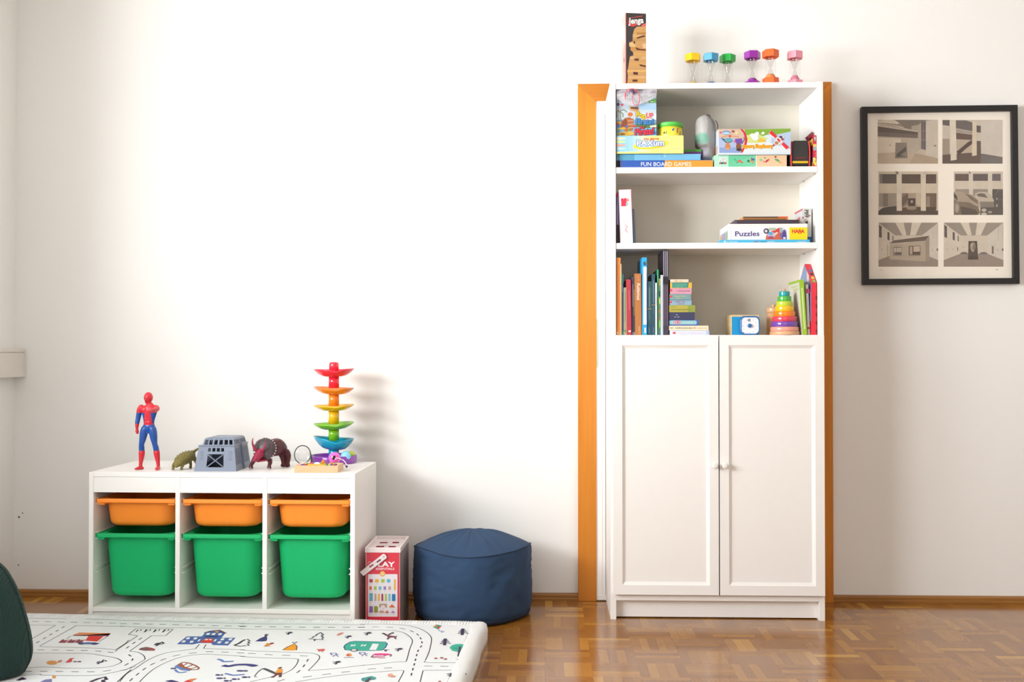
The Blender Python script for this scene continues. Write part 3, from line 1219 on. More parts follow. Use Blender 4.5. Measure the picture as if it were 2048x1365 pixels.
# ledge and roof cab with its own windows
k = MB()
k.box(tl_ - 0.003, tr_ + 0.003, ins - 0.003, ins + 0.012, z1, z2, GREY)
k.box(tl_ - 0.003, tr_ + 0.003, CD - ins - 0.012, CD - ins + 0.003, z1, z2, GREY)
k.box(tl_ - 0.003, tl_ + 0.012, ins + 0.012, CD - ins - 0.012, z1, z2, GREY)
k.box(tr_ - 0.012, tr_ + 0.003, ins + 0.012, CD - ins - 0.012, z1, z2, GREY)
k.build('ledge', cage, bevel=0.001)
ra = G4(gx(563), gx(1062), ins + 0.006, CD - ins - 0.004, z2)
rb = G4(gx(580), gx(1045), ins + 0.016, CD - ins - 0.014, z3)
k = MB()
cols = [(588, 640), (662, 715), (742, 797), (825, 882), (908, 965), (988, 1040)]
hs = [(st_(gx(a), gx(563), gx(1062)), st_(gx(b), gx(563), gx(1062)), 0.1, 0.9) for a, b in cols]
k.holed([ra[0], ra[1], rb[1], rb[0]], hs, 0.0035, GREY)
hs2 = [(0.05 + 0.062 * q, 0.085 + 0.062 * q, 0.15, 0.85) for q in range(15) if q != 7]
k.holed([ra[1], ra[2], rb[2], rb[1]], hs2, 0.0035, GREY)
k.holed([ra[3], ra[0], rb[0], rb[3]], hs2, 0.0035, GREY)
k.holed([ra[2], ra[3], rb[3], rb[2]], [], 0.0035, GREY)
k.build('roof_windows', cage)
k = MB()
zr = z3
R = []
for w, dz in ((0.0, 0.0), (0.004, 0.004), (0.012, 0.0062)):
    R.append([(gx(580) + w, ins + 0.016 + w, zr + dz), (gx(1045) - w, ins + 0.016 + w, zr + dz), (gx(1045) - w, CD - ins - 0.014 - w, zr + dz), (gx(580) + w, CD - ins - 0.014 - w, zr + dz)])
k.rings(R, GREY, False)
k.build('roof', cage)
k = MB(); k.box(bl_ + 0.006, br_ - 0.006, 0.006, CD - 0.006, 0.0, 0.003, paint('#4a5260', rough=0.6)); k.build('cage_floor', cage)

# ---- horned dinosaur
TP = on_unit(540, 941.5)
TYY = TP.y + 0.035
TC = Vector((at(540, 930, TYY).x, TYY, ZT))
tS = 1.0 / 7.877 * TYY / FPX


def tg(x, y, dy=0.0):
    p = at(*dk(x, y), TYY) - TC
    return (p.x, dy, p.z)


def hide(name, a, b, c, sc=260.0):
    mm, NN, BB = base_mat(name)
    ff = NN.noise(sc, NN.obj(), 4.0)
    NN.l.new(NN.ramp(ff, [(0.3, lin(a, 0.85)), (0.55, lin(b, 0.85)), (0.75, lin(c, 0.85))]), BB.inputs['Base Color'])
    BB.inputs['Roughness'].default_value = 0.42
    NN.bump(ff, 0.6, 0.0015)
    return mm


MAROON = hide('maroon_hide', '#3a0f18', '#5c1a26', '#7d2c36')
SLATE = hide('slate_hide', '#3b3136', '#54474b', '#6b5658', 180.0)
CRIMSON = hide('crimson_hide', '#8e1c3c', '#a8234a', '#bb3557')
tri = thing('toy_dinosaur', 'maroon horned toy dinosaur with white studded neck frill, right of the grey cage', 'toy dinosaur', TC)
k = MB()
k.loft([tg(1560, 440, -0.012), tg(1620, 430, 0.006), tg(1680, 392, 0.03), tg(1720, 392, 0.055), tg(1755, 430, 0.085), tg(1775, 480, 0.105), tg(1790, 560, 0.13)],
       [(66 * tS, 76 * tS), (98 * tS, 110 * tS), (118 * tS, 140 * tS), (112 * tS, 138 * tS), (84 * tS, 98 * tS), (44 * tS, 46 * tS), (14 * tS, 14 * tS)], MAROON, seg=20, ref=(0, 0, 1))
for x0, y0, x1, y1, x2, d0, d1, w in ((1440, 520, 1405, 590, 1372, -0.004, -0.012, 46), (1640, 540, 1672, 600, 1660, -0.004, -0.014, 46),
                                      (1745, 500, 1775, 560, 1790, 0.075, 0.07, 54), (1830, 480, 1862, 540, 1850, 0.075, 0.075, 60)):
    e = tg(x2, 640, d1)
    k.loft([tg(x0, y0, d0), tg(x1, y1, d1), (e[0], d1, 0.012), (e[0], d1 - 0.003, 0.0032)], [w * tS, 0.78 * w * tS, 0.62 * w * tS, (0.85 * w * tS, 0.6 * w * tS)], MAROON, seg=14)
k.build('body', tri, fuse=0.0011)
# frill: a domed shield
k = MB()
fc = Vector(tg(1588, 392, -0.022))
Mf = Matrix.Rotation(math.radians(-12), 3, 'Y') @ Matrix.Rotation(math.radians(-14), 3, 'X')
R = []
for rr, dd in ((0.02, -0.010), (0.35, -0.009), (0.7, -0.0045), (0.95, 0.003), (1.0, 0.006), (0.95, 0.009), (0.6, 0.004)):
    R.append([tuple(fc + Mf @ Vector((rr * 188 * tS * (1 + 0.03 * math.cos(9 * a)) * math.cos(a), dd, rr * 182 * tS * (1 + 0.03 * math.cos(9 * a)) * math.sin(a)))) for a in [2 * PI * j / 54 for j in range(54)]])
k.rings(R, SLATE)
k.build('neck_frill', tri)
for j in range(22):
    a = math.radians(-62 + j * 360 / 26)
    p = fc + Mf @ Vector((1.0 * 186 * tS * math.cos(a), 0.0035, 1.0 * 180 * tS * math.sin(a)))
    k = MB(); k.lathe([(0.0023, -0.0015), (0.0019, 0.0012), (0.0005, 0.003)], paint('#f2e6e2', rough=0.4), seg=10)
    k.build('frill_stud', tri, loc=p, rot=(PI / 2, 0, 0))
# face and beak
k = MB()
k.loft([tg(1540, 450, -0.020), tg(1525, 480, -0.042), tg(1510, 520, -0.060), tg(1490, 552, -0.072)],
       [(78 * tS, 82 * tS), (70 * tS, 66 * tS), (50 * tS, 46 * tS), (20 * tS, 24 * tS)], CRIMSON, seg=18, ref=(0, 0, 1))
k.loft([tg(1600, 560, -0.02), tg(1520, 570, -0.05)], [(60 * tS, 24 * tS), (40 * tS, 18 * tS)], CRIMSON, seg=12, ref=(0, 0, 1))
k.build('face', tri, fuse=0.0010)
for pts in ([tg(1500, 420, -0.034), tg(1462, 380, -0.040), tg(1435, 310, -0.044), tg(1430, 250, -0.044), tg(1440, 212, -0.042)],
            [tg(1555, 425, -0.034), tg(1590, 400, -0.042), tg(1622, 345, -0.046), tg(1636, 300, -0.046), tg(1632, 268, -0.044)]):
    k = MB(); k.loft(pts, [26 * tS, 22 * tS, 15 * tS, 10 * tS, 4 * tS], CRIMSON, seg=12)
    k.build('horn', tri)
k = MB(); k.sphere(tg(1466, 432, -0.047), (15 * tS,) * 3, paint('#f4ece6', rough=0.3)); k.build('eye', tri)
for ex, d1 in ((1372, -0.012), (1660, -0.014)):
    e = tg(ex, 640, d1)
    for q in (-1, 0, 1):
        k = MB(); k.sphere((e[0] + q * 0.0036, d1 - 0.0105, 0.0019), (0.0016, 0.0022, 0.0018), paint('#e3d8d2', rough=0.4), 8, 6); k.build('claw', tri)
settle(tri, ZT)

# ---- ball run tower
WP = on_unit(668, 930)
WY = WP.y + 0.075
WX = at(667.5, 900, WY).x
tower = thing('ball_run_tower', 'rainbow ball run tower of stacked curved trays on the storage unit', 'ball run toy', (WX, WY, ZT))
wz = lambda v: at(668, v, WY).z - ZT
wr = lambda px: px * WY / FPX


def gloss(h, k=0.85):
    return paint(h, rough=0.18, k=k, grain=0.01, coat=0.4)


def tray(hue, vt, vb, vcol, phase, tilt, na=5.0, notch=0.25):
    """helical dish: a shallow bowl whose lip rises on one side, with a spout notch, on a round column"""
    mt = gloss(hue)
    zt_, zb_ = wz(vt), wz(vb)
    R_ = wr(40.5)
    r0 = wr(10.5)
    h = zt_ - zb_
    seg = 64
    k = MB()
    outer, inner = [], []
    lvl = [0.0, 0.12, 0.3, 0.5, 0.7, 0.86, 0.96, 1.0]
    for q in lvl:
        rr = r0 * 0.6 + (R_ - r0 * 0.6) * q
        ring_o, ring_i = [], []
        for j in range(seg):
            a = 2 * PI * j / seg
            lip = 0.94 + 0.06 * math.cos(2 * (a - phase)) - notch * math.exp(-((a - na) / 0.3) ** 2)
            z = zb_ + h * (max(q - 0.28, 0) / 0.72) ** 1.9 * lip + tilt * rr * math.cos(a - phase)
            ring_o.append((rr * math.cos(a), rr * math.sin(a) * 0.94, z))
            ring_i.append(((rr - 0.0018) * math.cos(a), (rr - 0.0018) * math.sin(a) * 0.94, z + 0.0026))
        outer.append(ring_o); inner.append(ring_i)
    k.rings(outer + list(reversed(inner)), mt, True, True, True)
    t = k.build('tray', tower)
    k = MB()
    k.lathe([(r0, wz(vcol) - 0.001), (r0, zb_ + 0.004)], mt, seg=32)
    k.build('column', t)
    return t, mt


t_red, m_red = tray('#ff2f45', 739, 754, 776, 0.1, 0.02)
tray('#ff9127', 776, 789, 812, 2.9, 0.03)
tray('#ffc61a', 811, 822, 848, 0.15, 0.02)
tray('#86d021', 847, 859, 881, 0.4, 0.04)
tray('#17a7cf', 876, 899, 915, 3.3, 0.07)
k = MB()
kr = wr(9.8)
k.lathe([(kr, wz(754)), (kr, wz(729)), (kr * 0.93, wz(726.5)), (kr * 0.75, wz(725)), (kr * 0.3, wz(724.2))], m_red, seg=32)
k.build('knob', tower)
PURPLE = gloss('#9a3fc0', 0.8)
k = MB()
RB = wr(46)
k.lathe([(RB * 0.96, 0), (RB, 0.004), (RB, 0.028), (RB - 0.002, 0.030), (RB - 0.004, 0.028), (RB - 0.006, 0.010), (RB * 0.5, 0.006), (wr(11), 0.007), (wr(10.4), 0.03), (wr(10.2), wz(912))], PURPLE, seg=64)
k.build('base_dish', tower)


def ball(name, label, u, v, y, rpx, hue, z=None, group=None, patch=None):
    p = at(u, v, y)
    r = rpx * y / FPX
    zc = (ZT + z + r) if z is not None else p.z
    t = thing(name, label, 'ball', (p.x, y, zc - r), 0, group)
    k = MB(); k.sphere((0, 0, r), r, gloss(hue, 0.9), 32, 20)
    k.build('shell', t)
    k = MB(); k.lathe([(r * 1.0, -0.0006), (r * 1.012, 0), (r * 1.0, 0.0006)], gloss(hue, 0.8), (0, 0, r), seg=32, cap0=False, cap1=False); k.build('seam', t)
    return t, r


ball('toy_ball', 'light blue ball in the purple base dish of the ball tower', 691.5, 912, WY - 0.045, 10.5, '#8fdcf5', 0.0092)
ball('toy_ball', 'lime green ball behind the light blue ball in the purple dish', 701.5, 909.5, WY + 0.0, 9.5, '#c9da45', 0.0088)

# ---- wooden tray of beads, in front of the tower
TK = crop(575, 870, 12.8)
q0, q1 = on_unit(588.0, 946.0), on_unit(676.2, 946.2)
q2 = on_unit(689.5, 937.0)
trayX = (q1 - q0)
trot = math.atan2(trayX.y, trayX.x)
TW_ = trayX.length
TD = 0.105
tm = Matrix.Translation(Vector((q0.x, q0.y, ZT))) @ Matrix.Rotation(trot, 4, 'Z')
bt = thing('bead_tray', 'small pale wooden tray filled with loose beads, in front of the ball tower', 'tray', (q0.x, q0.y, ZT), trot)
tH = (at(588, 932, q0.y).z - ZT)
PINE = wood('#f0cfa6', '#dfae7c', 'y', rough=0.5, k=0.88, fine=1.6)
ring_m, RN, RBm = base_mat('end_grain_pine')
rx, ry, rz = RN.xyz(RN.obj())
dist = RN.math('SQRT', RN.math('ADD', RN.math('POWER', RN.math('SUBTRACT', rx, TW_ * 0.52), 2.0), RN.math('POWER', RN.math('MULTIPLY', RN.math('ADD', rz, 0.03), 1.6), 2.0)))
rings_f = RN.math('ADD', RN.math('SINE', RN.math('MULTIPLY', dist, 900.0)), RN.math('MULTIPLY', RN.noise(60.0, RN.obj()), 1.5))
RN.l.new(RN.ramp(RN.math('MULTIPLY_ADD', rings_f, 0.25, 0.35), [(0.1, lin('#f2d3ad', 0.88)), (0.9, lin('#dda777', 0.88))]), RBm.inputs['Base Color'])
RBm.inputs['Roughness'].default_value = 0.55
fl = tH - 0.0035
k = MB(); k.box(0, TW_, 0, 0.012, 0, tH, ring_m); k.build('front_rail', bt, bevel=0.002)
k = MB(); k.box(0, TW_, TD - 0.012, TD, 0, tH, PINE); k.build('rear_rail', bt, bevel=0.0015)
for a, b in ((0, 0.010), (TW_ - 0.010, TW_)):
    k = MB(); k.box(a, b, 0.012, TD - 0.012, 0, tH, PINE); k.build('side_rail', bt, bevel=0.0015)
k = MB(); k.box(0.010, TW_ - 0.010, 0.012, TD - 0.012, 0, fl, PINE); k.build('floor_board', bt)


def in_tray(x, y, z=0.0):
    return tm @ Vector((x, y, fl + z))


hues = {'red': '#d8262f', 'blue': '#1f5fb4', 'green': '#3c9a4a', 'yellow': '#e6cf4a', 'white': '#f6f2ee', 'purple': '#7d3a97', 'orange': '#f3922a'}
order = ['red', 'blue', 'red', 'green', 'yellow', 'blue', 'red', 'white', 'green', 'purple', 'red', 'yellow', 'blue', 'orange', 'green', 'white', 'red', 'blue',
         'yellow', 'green', 'purple', 'red', 'blue', 'orange', 'white', 'green', 'red', 'yellow']
spots = [(0.022, 0.022), (0.030, 0.018), (0.038, 0.020), (0.115, 0.020), (0.124, 0.026), (0.134, 0.019), (0.143, 0.022), (0.017, 0.035), (0.108, 0.036), (0.117, 0.042),
         (0.128, 0.038), (0.139, 0.040), (0.147, 0.034), (0.026, 0.044), (0.036, 0.052), (0.019, 0.060), (0.046, 0.064), (0.058, 0.072), (0.070, 0.066), (0.082, 0.075),
         (0.094, 0.062), (0.104, 0.070), (0.114, 0.060), (0.124, 0.074), (0.032, 0.078), (0.135, 0.058), (0.052, 0.085), (0.088, 0.086)]
BEAD = {}
bead_r = 0.0046
for (x, y), hname in zip(spots, order):
    x = x * TW_ / 0.162
    p = in_tray(x, y)
    if hname not in BEAD:
        k = MB()
        k.lathe([(0.0012, -bead_r * 0.86), (bead_r * 0.6, -bead_r * 0.8), (bead_r * 0.92, -bead_r * 0.42), (bead_r, 0), (bead_r * 0.92, bead_r * 0.42), (bead_r * 0.6, bead_r * 0.8), (0.0012, bead_r * 0.86)],
                paint(hues[hname], rough=0.25, k=0.9), seg=16)
        o = k.build('bead')
        BEAD[hname] = o
    else:
        o = BEAD[hname].copy(); COL.objects.link(o)
    o.location = (p.x, p.y, p.z + bead_r * 0.86)
    tag(o, 'small %s bead among the loose beads in the wooden tray' % hname, 'bead', 'loose %s beads in the wooden tray' % hname)

OCHRE = paint('#ffb019', rough=0.35, k=0.9)
p = in_tray(0.044 * TW_ / 0.162, 0.0135)
k = MB()
k.hexa([(0, 0, 0), (0.068, 0, 0), (0.068, 0.007, 0), (0, 0.007, 0), (0.004, 0, 0.0075), (0.066, 0, 0.006), (0.066, 0.007, 0.006), (0.004, 0.007, 0.0085)], OCHRE)
o = k.build('toy_bar', bevel=0.001, loc=p, rot=(0, 0, trot)); tag(o, 'long yellow bar lying along the front of the bead tray', 'toy piece')
p = in_tray(0.094 * TW_ / 0.162, 0.030)
k = MB()
k.prism([(0, 0, 0), (0.012, 0, 0), (0.012, 0, 0.018), (0.006, 0, 0.023), (0.001, 0, 0.013)], (0, 0.006, 0), paint('#f5a01c', rough=0.35, k=0.85))
o = k.build('toy_block', bevel=0.0008, loc=p, rot=(0, 0, trot + 0.4)); tag(o, 'upright orange wedge standing among the beads', 'toy piece')
p = in_tray(0.078 * TW_ / 0.162, 0.034)
k = MB()
k.lathe([(0.0005, 0.0128), (0.007, 0.0118), (0.0118, 0.0075), (0.0135, 0.003), (0.013, 0)], paint('#ffffff', rough=0.3, k=0.88), seg=24)
o = k.build('toy_dome', loc=p); tag(o, 'smooth white dome lying in the bead tray', 'toy piece')

# pink ball resting at the back of the tray
PY = in_tray(0.1, 0.118).y
pp = at(668, 917, PY)
pr = 11.8 * PY / FPX
pb = thing('toy_ball', 'pink ball with a black oval spot behind the bead tray', 'ball', (pp.x, PY + 0.012, ZT))
pz = pp.z - ZT
k = MB(); k.sphere((0, 0, pz), pr, gloss('#f26bd0', 0.9), 32, 20); k.build('shell', pb)
k = MB()
Mp = Matrix.Rotation(0.5, 3, 'Y')
for rows in (1,):
    R = []
    for q in (1.0, 0.7, 0.35, 0.05):
        ring = []
        for j in range(24):
            a = 2 * PI * j / 24
            x, z = q * 0.0055 * math.cos(a), q * 0.0085 * math.sin(a)
            x, z = x * math.cos(-0.35) - z * math.sin(-0.35), x * math.sin(-0.35) + z * math.cos(-0.35)
            d = Vector((x + 0.0015, -math.sqrt(max(pr ** 2 - x ** 2 - z ** 2, 0)), z + 0.003))
            d = d.normalized() * (pr + 0.0003)
            ring.append((d.x, d.y, d.z + pz))
        R.append(ring)
    k.rings(R, paint('#241b22', rough=0.2), True, False, True)
k.build('black_spot', pb)
k = MB(); k.lathe([(0.010, 0), (0.012, 0.002), (0.012, max(pz - pr * 0.86, 0.004)), (0.0095, max(pz - pr * 0.8, 0.006))], gloss('#e7e0ea', 0.85), seg=24); k.build('stand', pb)

# white cord with a black end hanging over the tray's right edge
pts = [TK(1220, 620), TK(1290, 600), TK(1360, 625), TK(1430, 655), TK(1480, 710), TK(1510, 770), TK(1525, 800)]
k = MB()
ys = [in_tray(0.13, 0.03).y, in_tray(0.14, 0.04).y, in_tray(0.15, 0.045).y, in_tray(0.162, 0.05).y, in_tray(0.166, 0.05).y, in_tray(0.17, 0.05).y, in_tray(0.17, 0.048).y]
P3 = [at(u, v, y) for (u, v), y in zip(pts, ys)]
P3[3].z = max(P3[3].z, ZT + tH + 0.002); P3[2].z = max(P3[2].z, ZT + tH + 0.004)
e = Vector((P3[-1].x, P3[-1].y, ZT))
cordT = thing('beaded_string', 'white cord with a dark bead end hanging over the side of the bead tray', 'string', e)
k.loft([p - e for p in P3], [0.0018] * 7, paint('#fbeef4', rough=0.5, k=0.9), seg=8)
k.build('strand', cordT)
k = MB()
for (x, y), c in (((1515, 815), '#2c1d1b'), ((1485, 790), '#b07cc0')):
    p = at(*TK(x, y), ys[-1]) - e
    k2 = MB(); k2.sphere((p.x, p.y, p.z), 0.0042 if c == '#2c1d1b' else 0.003, paint(c, rough=0.3), 14, 10)
    k2.build('end_bead', cordT)

# magnifier standing behind the tray
MY = in_tray(0.03, 0.125).y
mc = at(*TK(385, 510), MY)
MR = 205 / 12.8 * MY / FPX
ml = thing('magnifying_glass', 'round magnifying glass with black rim propped behind the bead tray', 'magnifying glass', (mc.x, MY, ZT))
zc = mc.z - ZT
k = MB()
N_ = 56
R = []
tiltM = Matrix.Rotation(math.radians(14), 3, 'Z') @ Matrix.Rotation(math.radians(-4), 3, 'X')
for a in [2 * PI * j / N_ for j in range(N_)]:
    ring = []
    for b in [2 * PI * j / 8 for j in range(8)]:
        ca, sa = math.cos(a), math.sin(a)
        rr = MR + 0.0016 * math.cos(b)
        p = tiltM @ Vector((rr * ca, 0.0022 * math.sin(b), rr * sa * 1.13))
        ring.append((p.x, p.y, p.z + zc))
    R.append(ring)
R.append(R[0])
BLACK = paint('#3a3a40', rough=0.35)
k.rings(R, BLACK, True, False, False)
k.build('rim', ml)
k = MB()
R = []
for q, th in ((0.02, 0.0028), (0.5, 0.0022), (0.98, 0.0008)):
    R.append([tuple(tiltM @ Vector((q * MR * math.cos(a), -th, q * MR * 1.13 * math.sin(a))) + Vector((0, 0, zc))) for a in [2 * PI * j / 40 for j in range(40)]])
for q, th in ((0.98, -0.0008), (0.5, -0.0022), (0.02, -0.0028)):
    R.append([tuple(tiltM @ Vector((q * MR * math.cos(a), -th, q * MR * 1.13 * math.sin(a))) + Vector((0, 0, zc))) for a in [2 * PI * j / 40 for j in range(40)]])
k.rings(R, clear_mat('lens_glass', (1, 1, 1, 1), 0.02, 1.2))
k.build('lens', ml)
hp = [TK(575, 420), TK(592, 500), TK(604, 570), TK(614, 640)]
k = MB()
H3 = [at(u, v, MY + 0.002) - Vector((mc.x, MY, ZT)) for u, v in hp]
H3.append(Vector((H3[-1].x + 0.004, H3[-1].y, 0.0035)))
k.loft(H3, [0.0018, 0.0026, 0.0034, 0.0038, 0.0036], BLACK, seg=12)
k.build('handle', ml)

# ---------------------------------------------------------------- red bucket of blocks on the floor
pk = crop(700, 1060, 7.186)
PFY = 3.745
pa, pb_ = at(*pk(226, 900), PFY), at(*pk(716, 900), PFY)
pw = pb_.x - pa.x
PLOC = Vector(((pa.x + pb_.x) / 2, PFY, 0))
P_INV = Matrix.Translation(-PLOC)
pz = lambda y: at(*pk(470, y), PFY).z
p_lid0, p_lid1 = pz(330), pz(258)
pdp = 0.24
bucket = thing('block_bucket', 'red and white bucket of wooden blocks with white lid, between storage unit and blue pouf', 'toy box', PLOC)
k = MB()
RB_ = paint('#e23146', rough=0.35, k=0.85, coat=0.2)
k.box(-pw / 2, pw / 2, 0, pdp, 0.0, p_lid0 + 0.004, RB_)
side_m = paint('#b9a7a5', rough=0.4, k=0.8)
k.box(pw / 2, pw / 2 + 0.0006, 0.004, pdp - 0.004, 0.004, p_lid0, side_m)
A = Art(k, PLOC, (0, -1, 0), P_INV, pk)
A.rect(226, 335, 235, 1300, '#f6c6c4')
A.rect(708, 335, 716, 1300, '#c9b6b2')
A.poly([(258, 648), (266, 640), (674, 640), (682, 648), (682, 1245), (674, 1252), (266, 1252), (258, 1245)], '#f4eef2')
A.text('PLAY', 330, 462, 645, 535, '#ffffff', 0.03)
A.text('ESSENTIALS', 372, 548, 638, 580, '#ffe9ee', 0.02)
A.line([(262, 505), (258, 480), (272, 462), (292, 466), (296, 490)], 0.0012, '#ffffff', smooth=4)
A.ell(467, 636, 40, 40, '#f5b04a'); A.ell(467, 636, 33, 33, '#f7c470')
A.scribble(450, 620, 486, 652, '#fff4dc')
for x0, y0, x1, y1, c in ((278, 712, 328, 760, '#c44a5c'), (360, 712, 414, 760, '#f4bb4c'), (446, 712, 497, 760, '#aecb4e'), (530, 712, 580, 760, '#63bfdf'), (631, 715, 658, 868, '#f2b84e'),
                          (278, 816, 313, 865, '#e4694c'), (345, 816, 382, 865, '#aecb4e'), (415, 816, 450, 865, '#5dbdd6'), (482, 816, 519, 865, '#a184cf'), (551, 816, 588, 865, '#c9a998'),
                          (280, 920, 328, 1026, '#63b6d3'), (352, 922, 379, 1024, '#d6ad94'), (401, 922, 429, 1024, '#f2bb54'), (452, 922, 477, 1024, '#b42b4d'), (501, 922, 529, 1024, '#b1c656'),
                          (553, 922, 580, 1024, '#7cc3e0'), (603, 926, 653, 1026, '#1781bb'), (278, 1108, 329, 1192, '#9a67b8'), (346, 1108, 398, 1192, '#95a52b'), (420, 1066, 530, 1120, '#c3a384')):
    A.rect(x0, y0, x1, y1, c)
for x, y, c in ((303, 1106, '#9a67b8'), (372, 1106, '#95a52b'), (303, 918, '#63b6d3')):
    A.ell(x, y, 25, 7, c)
A.poly([(440, 1121)] + [(474 - 34 * math.cos(i * PI / 10), 1121 - 36 * math.sin(i * PI / 10)) for i in range(11)], '#f4eef2')
A.poly([(418, 1194)] + [(453 - 36 * math.cos(i * PI / 10), 1194 - 34 * math.sin(i * PI / 10)) for i in range(11)], '#cf9f86')
for x, y, w, h, c in ((604, 1118, 44, 46, '#e2703f'), (531, 1196, 32, 36, '#df6242'), (617, 1196, 32, 32, '#a98fcb')):
    A.poly([(x - w, y), (x + w, y), (x, y - h)], c)
for x, y in ((303, 778), (387, 778), (471, 778), (555, 778), (644, 884), (295, 884), (363, 884), (432, 884), (500, 884), (569, 884), (303, 1044), (365, 1044), (415, 1044), (464, 1044), (515, 1044), (566, 1044), (628, 1044), (480, 1134), (303, 1210), (372, 1210), (455, 1216), (531, 1216), (617, 1216), (604, 1136)):
    A.rect(x - 9, y - 2, x + 9, y + 2, '#b9b2bc')
k.build('box', bucket)
# lid: a rimmed tray with shape-sorting holes
LM = paint('#f8ebea', rough=0.35, k=0.86)
lx = pw / 2 + 0.0028
k = MB()
k.holed([(-lx + 0.008, 0.006, p_lid1 - 0.010), (lx - 0.008, 0.006, p_lid1 - 0.010), (lx - 0.008, pdp - 0.006, p_lid1 - 0.010), (-lx + 0.008, pdp - 0.006, p_lid1 - 0.010)],
        [(0.18, 0.44, 0.2, 0.38), (0.58, 0.82, 0.22, 0.38), (0.18, 0.44, 0.6, 0.72), (0.6, 0.82, 0.6, 0.74)], 0.002, LM)
k.box(-lx, lx, -0.003, 0.006, p_lid0, p_lid1, LM)
k.box(-lx, lx, pdp - 0.006, pdp + 0.003, p_lid0, p_lid1, LM)
k.box(-lx, -lx + 0.008, 0.006, pdp - 0.006, p_lid0, p_lid1, LM)
k.box(lx - 0.008, lx, 0.006, pdp - 0.006, p_lid0, p_lid1, LM)
k.build('lid', bucket, bevel=0.0012)
# carrying strap hanging across the front
def PF(x, y, d):
    p = at(*pk(x, y), PFY) - PLOC
    return (p.x, d, p.z)
k = MB()
STRAP = paint('#f2e6e6', rough=0.45, k=0.86)
k.prism([PF(145, 605, -0.0075), PF(198, 662, -0.0075), PF(532, 402, -0.0075), PF(528, 375, -0.0075), PF(500, 346, -0.0075), PF(478, 345, -0.0075)][::-1], (0, 0.003, 0), STRAP)
A = Art(k, PLOC + Vector((0, -0.0075, 0)), (0, -1, 0), P_INV, pk)
A.poly([(272, 530), (285, 552), (448, 440), (438, 420)], '#6d3550')
A.poly([(276, 534), (287, 548), (360, 498), (352, 484)], '#b9516f')
A.poly([(330, 493), (345, 514), (392, 480), (380, 461)], '#efe2e4')
A.ell(486, 391, 9, 9, '#8d7f8c')
k.build('carry_strap', bucket, bevel=0.0006)

# ---------------------------------------------------------------- blue pouf
POY = 3.985
pou_c = at(944, 1180, POY)
pouf = thing('pouf', 'round navy blue fabric pouf on the parquet beside the red bucket', 'pouf', (pou_c.x, POY, 0))
NAVY = cloth_mat('navy_cloth', '#2c4a6e', 700.0, 0.8, 0.25, 0.0)
PR = 0.2235
NSEG = 120


def pouf_r(a, z):
    s = 1.0 + 0.008 * math.cos(5 * a + 0.4) + 0.006 * math.cos(3 * a - 1.0)
    h = z / 0.27
    prof = 0.955 + 0.055 * math.sin(PI * min(max(h * 0.92 + 0.05, 0), 1))
    if h < 0.12:
        prof *= 0.9 + 0.1 * (h / 0.12) ** 0.6
    # hanging folds
    p = Vector((math.cos(a) * 2.4, math.sin(a) * 2.4, z * 9.0))
    w = noise.noise(p) * 0.012 + noise.noise(p * 2.3 + Vector((3, 1, 7))) * 0.006
    q = noise.noise(Vector((a * 2.2 + z * 14, z * 26 - a * 1.6, 2.0)))
    w += (1 - abs(q)) ** 5 * 0.008
    return min(PR * s * prof * (1 + w * 2.1), 0.2285)


def seam_z(a):
    return 0.258 + 0.0085 * math.cos(3 * a + 1.2) + 0.003 * math.cos(5 * a + 0.2)


k = MB()
R = []
NR = 26
for i in range(NR + 1):
    q = i / NR
    R.append([((lambda r: (r * math.cos(a), r * math.sin(a), q * seam_z(a)))(pouf_r(a, q * 0.258))) for a in [2 * PI * j / NSEG for j in range(NSEG)]])
k.rings(R, NAVY, True, True, False)
k.build('side', pouf)
k = MB()
R = []
for i in range(15):
    q = i / 14
    ring = []
    for j in range(NSEG):
        a = 2 * PI * j / NSEG
        r = pouf_r(a, 0.258) * (1 - q) + 0.0005
        dome = 0.062 * (1 - (1 - q) ** 2.2)
        cr = noise.noise(Vector((r * math.cos(a) * 11, r * math.sin(a) * 11, 1.5)))
        rad = (1 - abs(noise.noise(Vector((math.cos(a) * 3, math.sin(a) * 3, 4.0))))) ** 4
        z = seam_z(a) * (1 - q) + 0.258 * q + dome + 0.010 * cr * q - 0.006 * rad * q * (1 - q) * 4
        ring.append((r * math.cos(a), r * math.sin(a), z))
    R.append(ring)
k.rings(R, NAVY, True, False, True)
k.build('top', pouf)
k = MB()
R = []
for j in range(NSEG + 1):
    a = 2 * PI * j / NSEG
    r = min(pouf_r(a, 0.258) + 0.0006, 0.2275)
    ring = []
    for b in range(8):
        bb = 2 * PI * b / 8
        ring.append(((r + 0.0021 * math.cos(bb)) * math.cos(a), (r + 0.0021 * math.cos(bb)) * math.sin(a), seam_z(a) + 0.0015 + 0.0021 * math.sin(bb)))
    R.append(ring)
k.rings(R, paint('#1c3350', rough=0.8), True, False, False)
k.build('piping', pouf)
k = MB()
R = []
for z, f in ((0.001, 0.9), (0.006, 0.94), (0.014, 0.965), (0.022, 0.965)):
    R.append([(f * (pouf_r(a, 0.04) + 0.003) * math.cos(a), f * (pouf_r(a, 0.04) + 0.003) * math.sin(a), z) for a in [2 * PI * j / NSEG for j in range(NSEG)]])
k.rings(R, cloth_mat('dark_base_cloth', '#1d2c44', 700.0, 0.7, 0.25, 0.0), True, True, True)
k.build('base', pouf)

